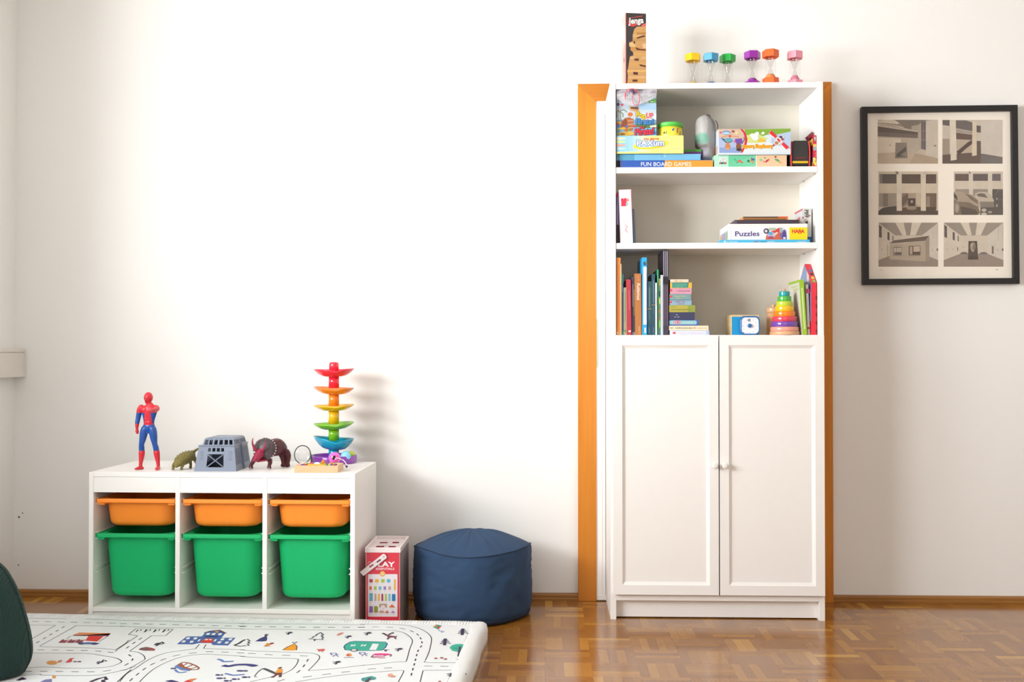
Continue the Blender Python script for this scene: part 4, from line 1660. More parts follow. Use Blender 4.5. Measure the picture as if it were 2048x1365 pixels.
# ---------------------------------------------------------------- padded play mat
RZ = 0.060                          # height of the printed top
ra_, rb2 = atz(60, 1229, RZ), atz(968, 1245.5, RZ)
RROT = math.atan2(rb2.y - ra_.y, rb2.x - ra_.x)
RC = Vector((rb2.x, rb2.y, 0))      # far right corner
RM = Matrix.Translation(RC) @ Matrix.Rotation(RROT, 4, 'Z')
R_INV = RM.inverted()
mat_thing = thing('play_mat', 'white padded play mat printed with roads, houses, trees and tents', 'play mat', RC, RROT)
cl = R_INV @ Vector((LEFT_X + 0.03, RC.y, 0))
RLEN = -cl.x                         # reaches the left wall
RDEP = 1.75
bwid = 0.056
random.seed(11)
PAD = ribbed_mat('ribbed_white_x', '#f6f7f6', 'x', 95.0, 0.95, 0.5, 0.86, 0.002)
PADY = ribbed_mat('ribbed_white_y', '#f6f7f6', 'y', 95.0, 0.95, 0.35, 0.86, 0.002)
# rolled border along the far edge and the right edge, with a soft uneven outline


def border(p0, p1, mt, name, nn, ribs):
    k = MB()
    d = (Vector(p1) - Vector(p0)); Ln = d.length; d.normalize()
    s = Vector((0, 0, 1)).cross(d)           # to the left of travel
    R = []
    for i in range(nn + 1):
        q = i / nn
        c = Vector(p0) + d * (Ln * q)
        wob = 0.0025 * noise.noise(Vector((q * Ln * 9, 0.3, len(name))))
        rib = 0.0008 * math.sin(2 * PI * ribs * q * Ln)
        ring = []
        for w, z in ((0.5, 0.0), (0.5, 0.02), (0.49, 0.042), (0.42, 0.056), (0.25, 0.0625), (0, 0.064), (-0.25, 0.0625), (-0.44, 0.059), (-0.5, 0.055), (-0.5, 0.0)):
            ww = w * bwid + (wob * 2 + rib * 0.6 if w > 0.3 else 0)
            ring.append(tuple(c + s * ww + Vector((0, 0, max(0.0, z + (wob + rib if z > 0.03 else 0))))))
        R.append(ring)
    k.rings(R, mt, True, True, True)
    return k.build(name, mat_thing)


border((-RLEN, -0.016, 0), (-0.012, -0.016, 0), PAD, 'ribbed_border', 1500, 110)
border((-0.016, -0.006, 0), (-0.016, -RDEP, 0), PADY, 'ribbed_border', 300, 0)
k = MB(); k.sphere((-0.014, -0.014, 0.034), (0.029, 0.027, 0.0315), PADY, 24, 14); k.build('corner', mat_thing)
# printed field
k = MB()
FIELD = cloth_mat('printed_cotton', '#f2f6f7', 900.0, 0.86, 0.15, 0.0)
fx0, fx1, fy0, fy1 = -RLEN, -0.016 - bwid / 2 + 0.004, -RDEP, -0.016 - bwid / 2 + 0.004
k.box(fx0, fx1, fy0, fy1, 0.0, RZ, FIELD)
INK, PUR = '#2a2c33', '#34224a'
LWD = 0.0034


def rug_art(K):
    a = Art(k, Vector((0, 0, RZ)), (0, 0, 1), R_INV, K)
    a.eps = 0.00003
    return a


def roads(A, lines, closed=False):
    for pts in lines:
        A.line(pts, LWD, '#3a3c42', smooth=3)
        A.layer = 1


def palm(A, x, y, s=1.0, c=PUR):
    A.line([(x - 30 * s, y + 40 * s), (x, y)], 0.006, c)
    for dx, dy in ((-75, 5), (-60, 28), (-20, 22), (50, 12), (40, -6), (20, 20)):
        A.line([(x + 8 * s, y - 6 * s), (x + dx * s, y + dy * s)], 0.0042, c)


def fir(A, x, y, s=1.0):
    """open outline of a fir in slanted perspective"""
    pts = [(0, 0), (-80, 40), (-60, 45), (-140, 78), (-112, 84), (-195, 105), (45, 118), (20, 96), (52, 90), (10, 62), (45, 62), (8, 36), (52, 38)]
    A.line([(x + px * s, y + py * s) for px, py in pts], 0.0048, PUR, closed=True)
    A.line([(x - 95 * s, y + 118 * s), (x - 100 * s, y + 136 * s)], 0.006, PUR)


def pine2(A, x, y, s=1.0):
    A.line([(x, y), (x - 12 * s, y + 92 * s)], 0.0105, PUR)
    for i, w in enumerate((45, 62, 76)):
        yy = y + 8 + 22 * i * s
        A.line([(x - w * s, yy + 22 * s), (x, yy), (x + w * s, yy + 20 * s)], 0.0045, PUR)


def blob(A, x, y, rx, ry, c, rot=0.0):
    A.ell(x, y, rx, ry, c, 14, rot)


# -- left part
K4 = crop(0, 1220, 8.192)
A = rug_art(K4)
roads(A, [[(-200, 118), (380, 138), (1100, 150)], [(1400, 152), (2050, 178)], [(-200, 240), (430, 252), (905, 255)], [(910, 258), (500, 490), (200, 640)],
          [(1245, 262), (2050, 278)], [(1245, 262), (1150, 320), (650, 600)], [(650, 608), (1200, 622), (1620, 636), (1890, 660)],
          [(1890, 660), (2048, 560), (2110, 500)],
          [(-100, 700), (500, 712), (1400, 720), (1700, 760), (1880, 790), (1990, 840), (1960, 880), (1800, 935), (1500, 960), (1100, 962), (760, 940), (400, 955), (-100, 965)],
          [(-100, 1090), (380, 1078), (660, 1060), (720, 1078), (1500, 1082), (1760, 1050), (2048, 985), (2230, 930)]])
for pts in ([(-100, 180), (400, 192), (900, 203), (1400, 213), (2048, 228)],):
    A.dash(pts, 0.0045, INK, 0.024, 0.022); A.layer = 1
for pts in ([(1060, 275), (860, 392), (600, 545), (400, 650)], [(-100, 655), (500, 660), (1400, 672), (1700, 690), (2000, 722)], [(-100, 1000), (500, 1012), (1000, 1016), (1500, 1020), (1720, 1010), (1940, 962)]):
    A.dash(pts, 0.0045, INK, 0.022, 0.024); A.layer = 1
A.layer = 2
A.poly([(1245, 398), (1300, 376), (1815, 388), (1790, 418), (1200, 412)], '#ec8a3a')
A.poly([(1180, 430), (1240, 398), (1245, 398), (1215, 414), (1790, 418), (1815, 392), (1770, 438)], '#8b2a4f')
A.poly([(1450, 432), (1700, 440), (1590, 525), (1395, 512)], '#e9271f')
A.line([(1165, 432), (1090, 480)], 0.003, INK); A.line([(1765, 440), (1620, 525)], 0.003, INK)
for x in (950, 1085, 1215):
    A.poly([(x, 545), (x + 75, 488), (x + 190, 492), (x + 115, 548)], '#93213f')
    A.poly([(x + 85, 502), (x + 105, 488), (x + 175, 490), (x + 158, 505)], '#e8e4e2')
A.poly([(1290, 570), (1350, 545), (1440, 535), (1640, 550), (1600, 572)], '#4d70b8')
blob(A, 1330, 556, 55, 20, '#273a70'); blob(A, 1545, 560, 55, 20, '#273a70')
blob(A, 850, 872, 90, 34, '#e5a04c'); A.poly([(760, 885), (830, 850), (880, 838), (930, 862), (900, 900), (800, 900)], '#ee9d3e')
blob(A, 980, 850, 42, 18, '#d9906c', -0.3)
A.poly([(1070, 870), (1150, 800), (1230, 798), (1180, 820), (1180, 855), (1120, 872)], '#e23a3e')
blob(A, 1230, 856, 34, 9, '#6d4a62'); blob(A, 1300, 856, 34, 10, '#5c4058')
A.line([(1580, 876), (1660, 868), (1700, 826), (1745, 850)], 0.008, PUR); A.line([(1600, 895), (1650, 860), (1700, 860)], 0.006, PUR); A.line([(1590, 862), (1640, 848)], 0.005, PUR)
A.line([(300, 1165), (370, 1120), (400, 1150)], 0.014, PUR)
A.poly([(660, 1190), (740, 1150), (850, 1140), (850, 1230), (640, 1230)], '#7a7cb0'); blob(A, 885, 1108, 34, 24, '#e9a24e')
A.line([(1480, 1188), (1600, 1140), (1720, 1108), (1745, 1150), (1690, 1160), (1690, 1188), (1800, 1240)], 0.011, PUR)
A.line([(1925, 1188), (2048, 1070), (2150, 985)], LWD, '#3a3c42')

# -- second part
K5 = crop(240, 1220, 8.192)
A = rug_art(K5)
roads(A, [[(0, 175), (600, 188), (1300, 208), (2048, 230)], [(0, 272), (520, 292), (900, 300), (1250, 298), (2048, 318)],
          [(-80, 690), (0, 625), (290, 430)], [(290, 428), (140, 410)], [(140, 410), (262, 312)], [(262, 310), (600, 314), (870, 320)], [(870, 322), (750, 428)], [(750, 428), (520, 428)],
          [(520, 428), (400, 510), (160, 682)], [(160, 684), (290, 700), (380, 745), (410, 800), (390, 830), (250, 910), (100, 985), (0, 1000)],
          [(0, 1180), (100, 1060), (260, 960), (470, 820), (720, 720), (950, 680), (1235, 645)], [(1235, 645), (1300, 568)], [(1410, 572), (1370, 636)], [(1370, 638), (1700, 650), (2048, 660)],
          [(320, 1188), (420, 1085), (560, 970), (760, 865), (1000, 780), (1250, 740), (1500, 735), (2048, 768)],
          [(-40, 800), (30, 850), (0, 870)]])
A.dash([(0, 230), (500, 240), (1000, 250), (1500, 264), (2048, 275)], 0.005, INK, 0.024, 0.022); A.layer = 1
for pts in ([(360, 462), (240, 540), (110, 630), (60, 668)], [(140, 738), (205, 790), (190, 840), (90, 910), (-40, 960)], [(160, 1170), (300, 1050), (420, 960), (560, 880), (760, 800), (960, 745), (1200, 712), (1450, 692), (2048, 712)]):
    A.dash(pts, 0.0045, INK, 0.024, 0.026); A.layer = 1
for i in range(4):
    x = 262 + 150 * i
    A.line([(x - 2, 370), (x + 32, 328), (x + 88, 325), (x + 78, 348), (x + 20, 350)], 0.0038, INK); A.layer = 1
    if i:
        A.line([(x - 22, 375), (x + 20, 325)], 0.003, INK); A.layer = 1
A.layer = 2
A.poly([(930, 568), (1092, 440), (1340, 440), (1400, 372), (1500, 348), (1640, 338), (1725, 388), (1665, 462), (1895, 462), (1770, 590), (1520, 582), (1490, 550), (1300, 550), (1190, 572)], '#4c68b4')
A.line([(1380, 384), (1480, 352), (1625, 336), (1735, 392)], 0.008, '#6f3350')
A.poly([(1545, 368), (1580, 350), (1625, 360), (1600, 382)], '#e99a2e')
A.poly([(1320, 540), (1350, 500), (1400, 478), (1490, 470), (1530, 490), (1515, 545)], '#e22c20')
A.poly([(1380, 502), (1400, 484), (1450, 484), (1435, 502)], '#f4efee'); A.poly([(1455, 500), (1470, 484), (1505, 486), (1500, 505)], '#f4efee')
for x, y in ((1075, 488), (1195, 490), (1005, 540), (1135, 545), (1640, 505), (1770, 505), (1590, 555), (1710, 560), (1405, 418), (1495, 420), (1600, 422)):
    A.poly([(x, y), (x + 22, y - 32), (x + 78, y - 32), (x + 55, y)], '#f6f6f8')
for x in (1265, 1530):
    A.poly([(x, 525), (x + 30, 490), (x + 60, 490), (x + 30, 525)], '#f6f6f8')
A.line([(1390, 442), (1600, 446)], 0.012, '#2e3464')
A.poly([(300, 660), (340, 632), (430, 615), (520, 630), (580, 655), (565, 675), (400, 676)], '#86575f'); A.poly([(450, 640), (540, 636), (580, 655), (565, 675), (450, 674)], '#a34a55')
A.line([(560, 580), (640, 562), (690, 535), (715, 560)], 0.010, PUR); A.line([(590, 600), (650, 565), (690, 575)], 0.007, PUR); A.line([(575, 565), (630, 548)], 0.005, PUR)
A.line([(1870, 590), (1950, 555), (2000, 520), (2048, 495)], 0.008, PUR); A.line([(1870, 590), (1980, 605), (2048, 592)], 0.005, PUR)
# boat
A.poly([(890, 935), (950, 900), (1050, 960), (1160, 985), (1140, 1010), (1000, 995)], '#5b82cc')
A.line([(960, 900), (1030, 866), (1120, 876), (1240, 920), (1295, 960), (1270, 985), (1180, 990), (1060, 965), (970, 925)], 0.006, '#a9593a', closed=True)
A.poly([(960, 905), (1010, 880), (1060, 940), (1180, 975), (1180, 992), (1040, 962)], '#a25636')
for x0, y0, x1, y1 in ((1020, 930, 1110, 880), (1090, 950, 1200, 905), (1170, 970, 1270, 940)):
    A.line([(x0, y0), (x1, y1)], 0.004, '#a9593a')
A.line([(830, 972), (920, 962)], 0.012, '#545a74'); A.line([(900, 985), (940, 1025), (1000, 1035), (1090, 1022)], 0.007, '#5b82cc', smooth=3)
A.line([(1600, 815), (1660, 830), (1700, 855), (1860, 850)], 0.009, '#5b7fd0', smooth=3)
A.line([(1690, 918), (1780, 932), (1900, 910), (2048, 905), (2150, 912), (2240, 928)], 0.016, '#332a84', smooth=3)
A.line([(1720, 1050), (1790, 1065), (1860, 1080), (2040, 1065)], 0.008, '#5b7fd0', smooth=3)
for x, y, w in ((1965, 1008, 50), (1630, 1130, 55), (1600, 1076, 40), (1870, 1145, 42), (1740, 1172, 42), (2040, 1112, 45)):
    blob(A, x, y, w, 13, '#4a3f7c'); A.line([(x + w, y), (x + w + 32, y - 10), (x + w + 32, y + 10)], 0.005, '#4a3f7c')
A.poly([(740, 1175), (850, 1158), (960, 1188), (960, 1230), (840, 1200)], '#33286f')
A.poly([(1050, 1190), (1110, 1160), (1180, 1138), (1265, 1136), (1190, 1165), (1180, 1230), (1050, 1230)], '#ef8a3e'); A.poly([(1050, 1190), (1110, 1162), (1170, 1172), (1150, 1230)], '#dc3243')

# -- third part
K6 = crop(480, 1220, 8.192)
A = rug_art(K6)
roads(A, [[(0, 230), (400, 238), (1000, 238), (1600, 246), (2048, 250)], [(0, 320), (700, 322), (1200, 334), (2048, 336)],
          [(0, 660), (300, 682), (800, 700), (1150, 712), (1270, 740), (1305, 775), (1290, 820), (1200, 920), (1118, 1000)], [(1118, 1002), (1500, 972), (1800, 940), (2048, 908)],
          [(0, 768), (350, 790), (780, 800), (930, 808), (955, 830), (920, 910), (840, 990), (700, 1060)], [(160, 1186), (500, 1108)], [(900, 1188), (1400, 1110), (1800, 1060), (2048, 1040)]])
A.dash([(0, 278), (700, 285), (1300, 292), (2048, 292)], 0.0055, INK, 0.024, 0.026); A.layer = 1
for pts in ([(130, 715), (500, 740), (900, 755), (1180, 765)], [(1120, 812), (1050, 920), (980, 1000), (850, 1090)], [(610, 1178), (800, 1125)], [(1030, 1110), (1500, 1050), (2048, 985)]):
    A.dash(pts, 0.0045, INK, 0.026, 0.03); A.layer = 1
A.layer = 2
A.line([(0, 545), (40, 515), (120, 482), (165, 520), (130, 525), (158, 555), (120, 560), (150, 590), (0, 600)], 0.006, PUR)
A.poly([(245, 522), (330, 470), (430, 430), (450, 470), (435, 515), (380, 524)], '#332a7c'); A.line([(425, 440), (430, 410)], 0.010, '#5c3550'); A.line([(410, 405), (475, 410)], 0.006, '#5c3550')
A.poly([(395, 600), (440, 550), (490, 555), (540, 540), (560, 560), (500, 580), (450, 602)], '#f0953a'); A.poly([(480, 575), (500, 545), (550, 540), (560, 556)], '#7d2f44'); A.line([(390, 602), (500, 600)], 0.004, INK)
A.poly([(695, 668), (780, 610), (890, 560), (932, 600), (925, 665), (860, 672)], '#fba51f'); A.line([(695, 668), (780, 610), (890, 560), (932, 600), (925, 665)], 0.004, '#7a5040'); A.line([(860, 535), (890, 556), (935, 530)], 0.006, PUR)
palm(A, 815, 375); palm(A, 1785, 435); palm(A, 1600, 855, 1.15)
fir(A, 1320, 378)
blob(A, 1640, 402, 60, 18, '#e39a8c', -0.35)
A.poly([(1250, 645), (1290, 655), (1370, 645), (1400, 662), (1370, 680), (1350, 700), (1330, 680), (1290, 695), (1275, 670)], '#e4565a')
for x, y in ((1540, 745), (2010, 735)):
    A.line([(x - 60, y - 28), (x + 30, y - 30), (x + 45, y + 5), (x - 35, y + 2), (x - 60, y - 28)], 0.005, '#7d86bd'); A.line([(x - 20, y + 30), (x + 30, y - 5), (x + 70, y + 30)], 0.004, '#7d86bd'); A.line([(x + 20, y + 2), (x + 85, y - 10)], 0.004, '#7d86bd')
A.poly([(1735, 745), (1770, 720), (1810, 722), (1840, 750), (1800, 770), (1750, 765)], '#f29a3c'); A.poly([(1740, 755), (1765, 735), (1790, 745), (1780, 768)], '#d5354a'); A.line([(1700, 788), (1865, 788)], 0.004, '#8b7c9c')
A.line([(-10, 905), (100, 905), (235, 932)], 0.015, '#332a84', smooth=3)
blob(A, 10, 1008, 70, 12, '#4a3f7c'); A.line([(80, 1010), (110, 1000), (105, 1020)], 0.006, '#4a3f7c'); blob(A, 75, 1112, 50, 10, '#6a648e'); A.line([(0, 1080), (75, 1062)], 0.004, '#7d86bd')
A.line([(380, 970), (430, 985), (590, 1055)], 0.011, '#3a3a4a'); A.line([(375, 968), (300, 1020), (240, 1100), (285, 1106)], 0.0028, '#55505c', smooth=3)
A.poly([(575, 1045), (600, 1000), (640, 972), (700, 980), (695, 1040)], '#f5a02c'); A.poly([(610, 970), (650, 948), (695, 945), (665, 972)], '#74333c')
A.poly([(580, 1045), (690, 1040), (680, 1108), (630, 1110), (640, 1070), (600, 1080), (550, 1118), (490, 1116), (560, 1085)], '#6b2430')
blob(A, 2040, 1150, 55, 30, '#1b9a94')

# -- right part
K7 = crop(720, 1220, 7.314)
A = rug_art(K7)
roads(A, [[(0, 215), (300, 212), (600, 222), (800, 255), (940, 310), (1030, 385), (1045, 460), (1010, 620), (955, 745)], [(955, 752), (975, 775), (1400, 778), (1490, 782), (1555, 810)],
          [(0, 298), (400, 302), (560, 318), (660, 350), (750, 420), (765, 480), (730, 570), (690, 720), (672, 762)], [(672, 764), (500, 770), (250, 800), (0, 820)],
          [(0, 932), (250, 915), (500, 895), (635, 890)], [(638, 892), (630, 930), (560, 1060)], [(880, 1060), (920, 902)], [(920, 902), (980, 888), (1440, 895), (1560, 950)]])
for pts in ([(-30, 258), (250, 256), (440, 260), (620, 280), (760, 318), (850, 372), (895, 440), (905, 520), (850, 600), (800, 780), (730, 1030)], [(110, 872), (400, 855), (690, 830)], [(940, 828), (1080, 828), (1400, 840), (1560, 870)]):
    A.dash(pts, 0.0045, INK, 0.024, 0.024); A.layer = 1
A.layer = 2
# caravan
A.poly([(-235, 545), (-210, 510), (-140, 472), (-80, 462), (180, 468), (370, 474), (400, 500), (370, 560), (320, 598), (-60, 604), (-215, 592)], '#1cb59c')
A.line([(-235, 545), (-210, 510), (-140, 472), (-80, 462), (180, 468), (370, 474), (400, 500), (370, 560), (320, 598), (-60, 604), (-215, 592), (-235, 545)], 0.0042, '#2a4a86')
A.poly([(135, 590), (185, 498), (275, 504), (235, 592)], '#fafafc')
for x in (-145, -108, 5, 48):
    A.poly([(x, 538), (x + 22, 512), (x + 50, 512), (x + 28, 538)], '#f4f2f4')
blob(A, -85, 596, 55, 22, '#2c2436'); blob(A, -88, 594, 36, 14, '#f1eef2')
A.line([(330, 590), (430, 590)], 0.005, PUR); blob(A, 375, 602, 22, 12, PUR)
palm(A, 125, 338, 1.0); palm(A, 580, 572, 1.0); palm(A, 1350, 938, 1.15)
# stag
A.line([(330, 345), (370, 365), (400, 385)], 0.009, '#53303a'); A.line([(400, 385), (450, 352), (490, 335)], 0.008, '#53303a'); A.line([(470, 352), (498, 350)], 0.005, '#53303a')
A.poly([(395, 375), (430, 382), (520, 392), (548, 385), (525, 410), (535, 435), (510, 435), (500, 412), (440, 412), (415, 438), (388, 438), (405, 410)], '#6d2c36')
A.poly([(1065, 258), (1115, 220), (1130, 258)], '#eb9a3c'); A.poly([(1115, 220), (1195, 240), (1130, 258)], '#22a48c'); A.poly([(1065, 258), (1130, 258), (1145, 292)], '#1fa58f'); A.poly([(1195, 240), (1145, 292), (1130, 258)], '#e23d3d')
A.line([(1145, 292), (1170, 320), (1200, 312), (1190, 340), (1235, 318)], 0.0028, '#96a3cf', smooth=3)
pine2(A, 1505, 282); pine2(A, 1248, 428, 1.05)
A.poly([(1310, 560), (1340, 528), (1400, 510), (1480, 508), (1555, 528), (1600, 575), (1606, 632), (1450, 626), (1350, 605)], '#1fb898')
A.line([(1465, 545), (1440, 692)], 0.0075, '#3c2748'); A.line([(1365, 565), (1455, 590)], 0.004, '#16606a'); A.line([(1535, 560), (1460, 578)], 0.004, '#16606a'); A.line([(1420, 552), (1465, 548), (1520, 552)], 0.004, '#16606a')
for x, y in ((1110, 718), (1195, 710), (1252, 728)):
    blob(A, x, y, 26, 10, '#b2424c')
A.poly([(1410, 735), (1450, 726), (1515, 735), (1540, 762), (1470, 752)], '#96303e')
A.poly([(180, 668), (215, 650), (300, 645), (400, 648), (465, 660), (430, 668), (260, 672)], '#f5128d')
A.line([(160, 705), (190, 672), (185, 700)], 0.004, '#7c5062'); A.line([(440, 692), (460, 662)], 0.004, '#7c5062'); A.line([(200, 690), (340, 690), (380, 668)], 0.0045, '#f5128d'); A.line([(185, 712), (240, 700), (300, 712), (370, 708)], 0.0042, '#d66a90')
A.poly([(25, 1030), (90, 995), (170, 978), (240, 1002), (210, 1030), (130, 1030), (60, 1045)], '#18a29b'); A.line([(90, 1068), (150, 1005)], 0.009, '#4a2340')
A.poly([(410, 950), (460, 942), (495, 970), (530, 985), (470, 995), (440, 985), (405, 980)], '#f0a48a')
blob(A, 1165, 1058, 22, 8, '#96303e')
k.build('printed_field', mat_thing)

# ---------------------------------------------------------------- dark green corduroy cushion at the left end of the mat
CUY = 2.98
outline = [(46, 1352), (53, 1340), (59, 1326), (61, 1308), (58, 1280), (51, 1248), (39, 1206), (22, 1168), (0, 1138), (-45, 1106), (-95, 1090), (-140, 1084)]
edge = [at(u, v, CUY) for u, v in outline]
cx = edge[-1].x
CT = 0.13
cush = thing('cushion', 'dark green corduroy cushion standing upright on the play mat', 'cushion', (cx, CUY, RZ + 0.0045), 0.0)
CORD = ribbed_mat('green_corduroy', '#1d423b', 'x', 175.0, 0.95, 0.5, 0.6, 0.0015, 0.05)
prof = catmull([(p.x - cx, p.z - edge[0].z) for p in edge], 5)
wmax = max(p[0] for p in prof)
k = MB()
R = []
ns = 72
for w_, z_ in prof:
    ring = []
    wv = max(w_, 0.002)
    for j in range(ns):
        a = 2 * PI * j / ns
        x = wv * math.copysign(abs(math.cos(a)) ** 0.85, math.cos(a))
        y = CT * (wv / wmax) ** 0.9 * math.sin(a)
        f = 1 + 0.012 * noise.noise(Vector((x * 6, y * 6, z_ * 5)))
        ring.append((x * f, y * f, z_))
    R.append(ring)
k.rings(R, CORD, True, True, True)
k.build('cover', cush)
k = MB()
loop = [(w_, 0.0, z_ + 0.003) for w_, z_ in prof[1:]] + [(-w_, 0.0, z_ + 0.003) for w_, z_ in reversed(prof[1:-1])]
k.loft(loop, [0.0024] * len(loop), CORD, seg=6, n=1, round_ends=False)
k.build('piping', cush)

# ---------------------------------------------------------------- framed photographs on the wall
PCY = WALL_Y - 0.004                # back of the frame
FD = 0.026
PFR = PCY - FD                      # front of the frame
c0, c1, c2, c3 = at(1726, 569.5, PFR), at(2039, 568.5, PFR), at(2036.5, 211, PFR), at(1724, 212, PFR)
pcx, pcz = (c0.x + c1.x + c2.x + c3.x) / 4, (c0.z + c1.z + c2.z + c3.z) / 4
pw_ = ((c1.x - c0.x) + (c2.x - c3.x)) / 2
ph_ = ((c3.z - c0.z) + (c2.z - c1.z)) / 2
PROT = math.radians(-0.28)
PIC_LOC = Vector((pcx, PFR, pcz))
pic = thing('framed_picture', 'black framed print of six black and white photographs hanging on the wall', 'framed picture', PIC_LOC)
pic.rotation_euler = (0, PROT, 0)
PIC_M = Matrix.Translation(PIC_LOC) @ Matrix.Rotation(PROT, 4, 'Y')
PIC_INV = PIC_M.inverted()
FW = 0.0232
BLK = paint('#1c1a1c', rough=0.45, k=0.9)
k = MB()
hx, hz = pw_ / 2, ph_ / 2
O = [(-hx, -hz), (hx, -hz), (hx, hz), (-hx, hz)]
I = [(-hx + FW, -hz + FW), (hx - FW, -hz + FW), (hx - FW, hz - FW), (-hx + FW, hz - FW)]
for i in range(4):
    j = (i + 1) % 4
    k.hexa([(O[i][0], 0, O[i][1]), (O[j][0], 0, O[j][1]), (I[j][0], 0, I[j][1]), (I[i][0], 0, I[i][1]),
            (O[i][0], FD, O[i][1]), (O[j][0], FD, O[j][1]), (I[j][0], FD, I[j][1]), (I[i][0], FD, I[i][1])], BLK)
k.build('frame', pic, bevel=0.0012)
PD = 0.017
k = MB()
k.box(-hx + FW - 0.002, hx - FW + 0.002, PD, PD + 0.004, -hz + FW - 0.002, hz - FW + 0.002, paint('#fcf6ec', rough=0.75, k=0.95))


def photo(K, x0, y0, x1, y1, base):
    a = Art(k, PIC_M @ Vector((0, PD, 0)), PIC_M.to_3x3() @ Vector((0, -1, 0)), PIC_INV, K)
    a.eps = 0.00004
    a.ink = print_ink
    a.rect(x0, y0, x1, y1, base)
    return a


K1 = crop(1745, 230, 7.585)
A = photo(K1, 78, 75, 992, 740, '#cdbfae')
A.poly([(78, 75), (992, 75), (810, 90), (690, 180), (560, 200), (78, 110)], '#9a8f85')
A.poly([(78, 85), (220, 75), (330, 80), (420, 120), (380, 140), (78, 112)], '#e3d8c7')
A.poly([(330, 75), (800, 75), (720, 150), (690, 240), (480, 200), (420, 130)], '#857a70')
A.poly([(78, 175), (690, 262), (690, 355), (78, 325)], '#635851')
A.poly([(78, 255), (690, 300), (690, 355), (78, 325)], '#786c63')
A.line([(78, 120), (230, 150), (460, 215)], 0.0012, '#6a5f58'); A.line([(232, 150), (240, 190)], 0.001, '#5f554f')
A.poly([(78, 345), (430, 360), (430, 560), (78, 585)], '#e6dac9')
A.poly([(430, 360), (700, 360), (700, 540), (600, 590), (520, 600), (430, 560)], '#c2b5a4')
A.poly([(590, 170), (690, 150), (690, 240), (590, 225)], '#b3a799')
A.poly([(690, 160), (740, 110), (740, 520), (700, 530)], '#b9ad9f')
A.poly([(738, 115), (808, 88), (808, 535), (738, 515)], '#6f656a')
A.line([(738, 250), (808, 235)], 0.0012, '#b8aca0'); A.line([(738, 385), (808, 380)], 0.0012, '#b8aca0'); A.line([(772, 100), (772, 525)], 0.001, '#a89c92')
A.poly([(808, 88), (992, 75), (992, 660), (808, 610)], '#d8cdbf')
A.poly([(700, 530), (808, 540), (808, 612), (700, 580)], '#cfc3b2')
A.poly([(78, 590), (320, 570), (640, 585), (992, 662), (992, 740), (78, 740)], '#cbb9a3')
A.poly([(640, 585), (992, 662), (992, 740), (560, 740)], '#bda893')
A.poly([(352, 425), (515, 425), (528, 655), (345, 660)], '#8f857b'); A.line([(352, 425), (515, 425), (528, 655), (345, 660)], 0.0014, '#6d635c', closed=True)
A.poly([(362, 600), (500, 480), (515, 545), (420, 610), (515, 635), (360, 640)], '#5f5651')
A.ell(265, 460, 8, 14, '#8b8075'); A.ell(948, 468, 18, 12, '#8d8379')

A = photo(K1, 1060, 75, 1972, 740, '#d6ccbe')
A.poly([(1062, 78), (1170, 78), (1168, 168), (1062, 152)], '#635a5a'); A.poly([(1265, 82), (1420, 84), (1515, 115), (1515, 250), (1265, 200)], '#6f6664')
A.poly([(1578, 160), (1642, 165), (1642, 272), (1578, 262)], '#5f5553')
A.poly([(1265, 205), (1515, 255), (1518, 290), (1265, 262)], '#a99d91'); A.line([(1265, 222), (1515, 262)], 0.001, '#d8cdbf')
A.poly([(1265, 268), (1520, 300), (1520, 382), (1265, 368)], '#6b5148')
A.poly([(1060, 360), (1168, 362), (1168, 595), (1060, 605)], '#ab9c8b'); A.poly([(1270, 372), (1510, 384), (1510, 575), (1275, 600)], '#c6b6a4')
A.poly([(1272, 560), (1440, 420), (1508, 378), (1510, 440), (1420, 510), (1310, 610)], '#54413b')
A.poly([(1578, 395), (1642, 398), (1645, 600), (1578, 590)], '#66574f')
A.poly([(1650, 110), (1972, 75), (1972, 640), (1690, 595), (1655, 590)], '#d9d0c6')
A.poly([(1060, 608), (1180, 595), (1480, 575), (1700, 595), (1972, 640), (1972, 740), (1060, 740)], '#66544b')
A.poly([(1640, 598), (1972, 640), (1972, 740), (1640, 740)], '#777170')
A.poly([(1170, 75), (1262, 75), (1276, 680), (1185, 695)], '#e8decf'); A.poly([(1515, 100), (1578, 110), (1580, 615), (1508, 625)], '#e2d4be')

K2 = crop(1745, 335, 7.585)
A = photo(K2, 88, 62, 995, 722, '#ddcfbb')
A.rect(105, 102, 365, 245, '#5b504a'); A.rect(440, 104, 730, 245, '#5d4b40'); A.rect(808, 104, 968, 245, '#5f4a43')
A.rect(105, 110, 150, 245, '#8a8078')
A.rect(100, 392, 368, 600, '#a89b8c'); A.rect(160, 400, 235, 590, '#857a70'); A.rect(445, 392, 730, 660, '#b3a18c')
A.poly([(445, 392), (540, 392), (540, 560), (445, 610)], '#8f7c6c'); A.poly([(445, 470), (520, 400), (540, 400), (540, 480), (450, 600)], '#70594c')
A.poly([(660, 400), (730, 392), (730, 600), (660, 560)], '#d2c2ac')
A.rect(808, 392, 970, 640, '#75604f'); A.rect(815, 440, 870, 620, '#9d8d7c')
A.poly([(88, 665), (160, 610), (365, 585), (365, 722), (88, 722)], '#4d433d'); A.poly([(365, 655), (995, 655), (995, 722), (365, 722)], '#5e4a40'); A.poly([(450, 610), (730, 600), (730, 722), (450, 722)], '#5d493e'); A.rect(810, 600, 960, 722, '#57443a')
A.rect(540, 470, 650, 590, '#4f3d33'); A.ell(595, 520, 20, 22, '#b7a693'); A.ell(590, 622, 75, 24, '#a4917c')
A.rect(365, 62, 442, 660, '#e4d9c8'); A.rect(735, 62, 808, 660, '#e6d9c6')
A.poly([(340, 65), (385, 62), (398, 100), (370, 110)], '#80776d'); A.line([(765, 95), (810, 68)], 0.002, '#9b9083')

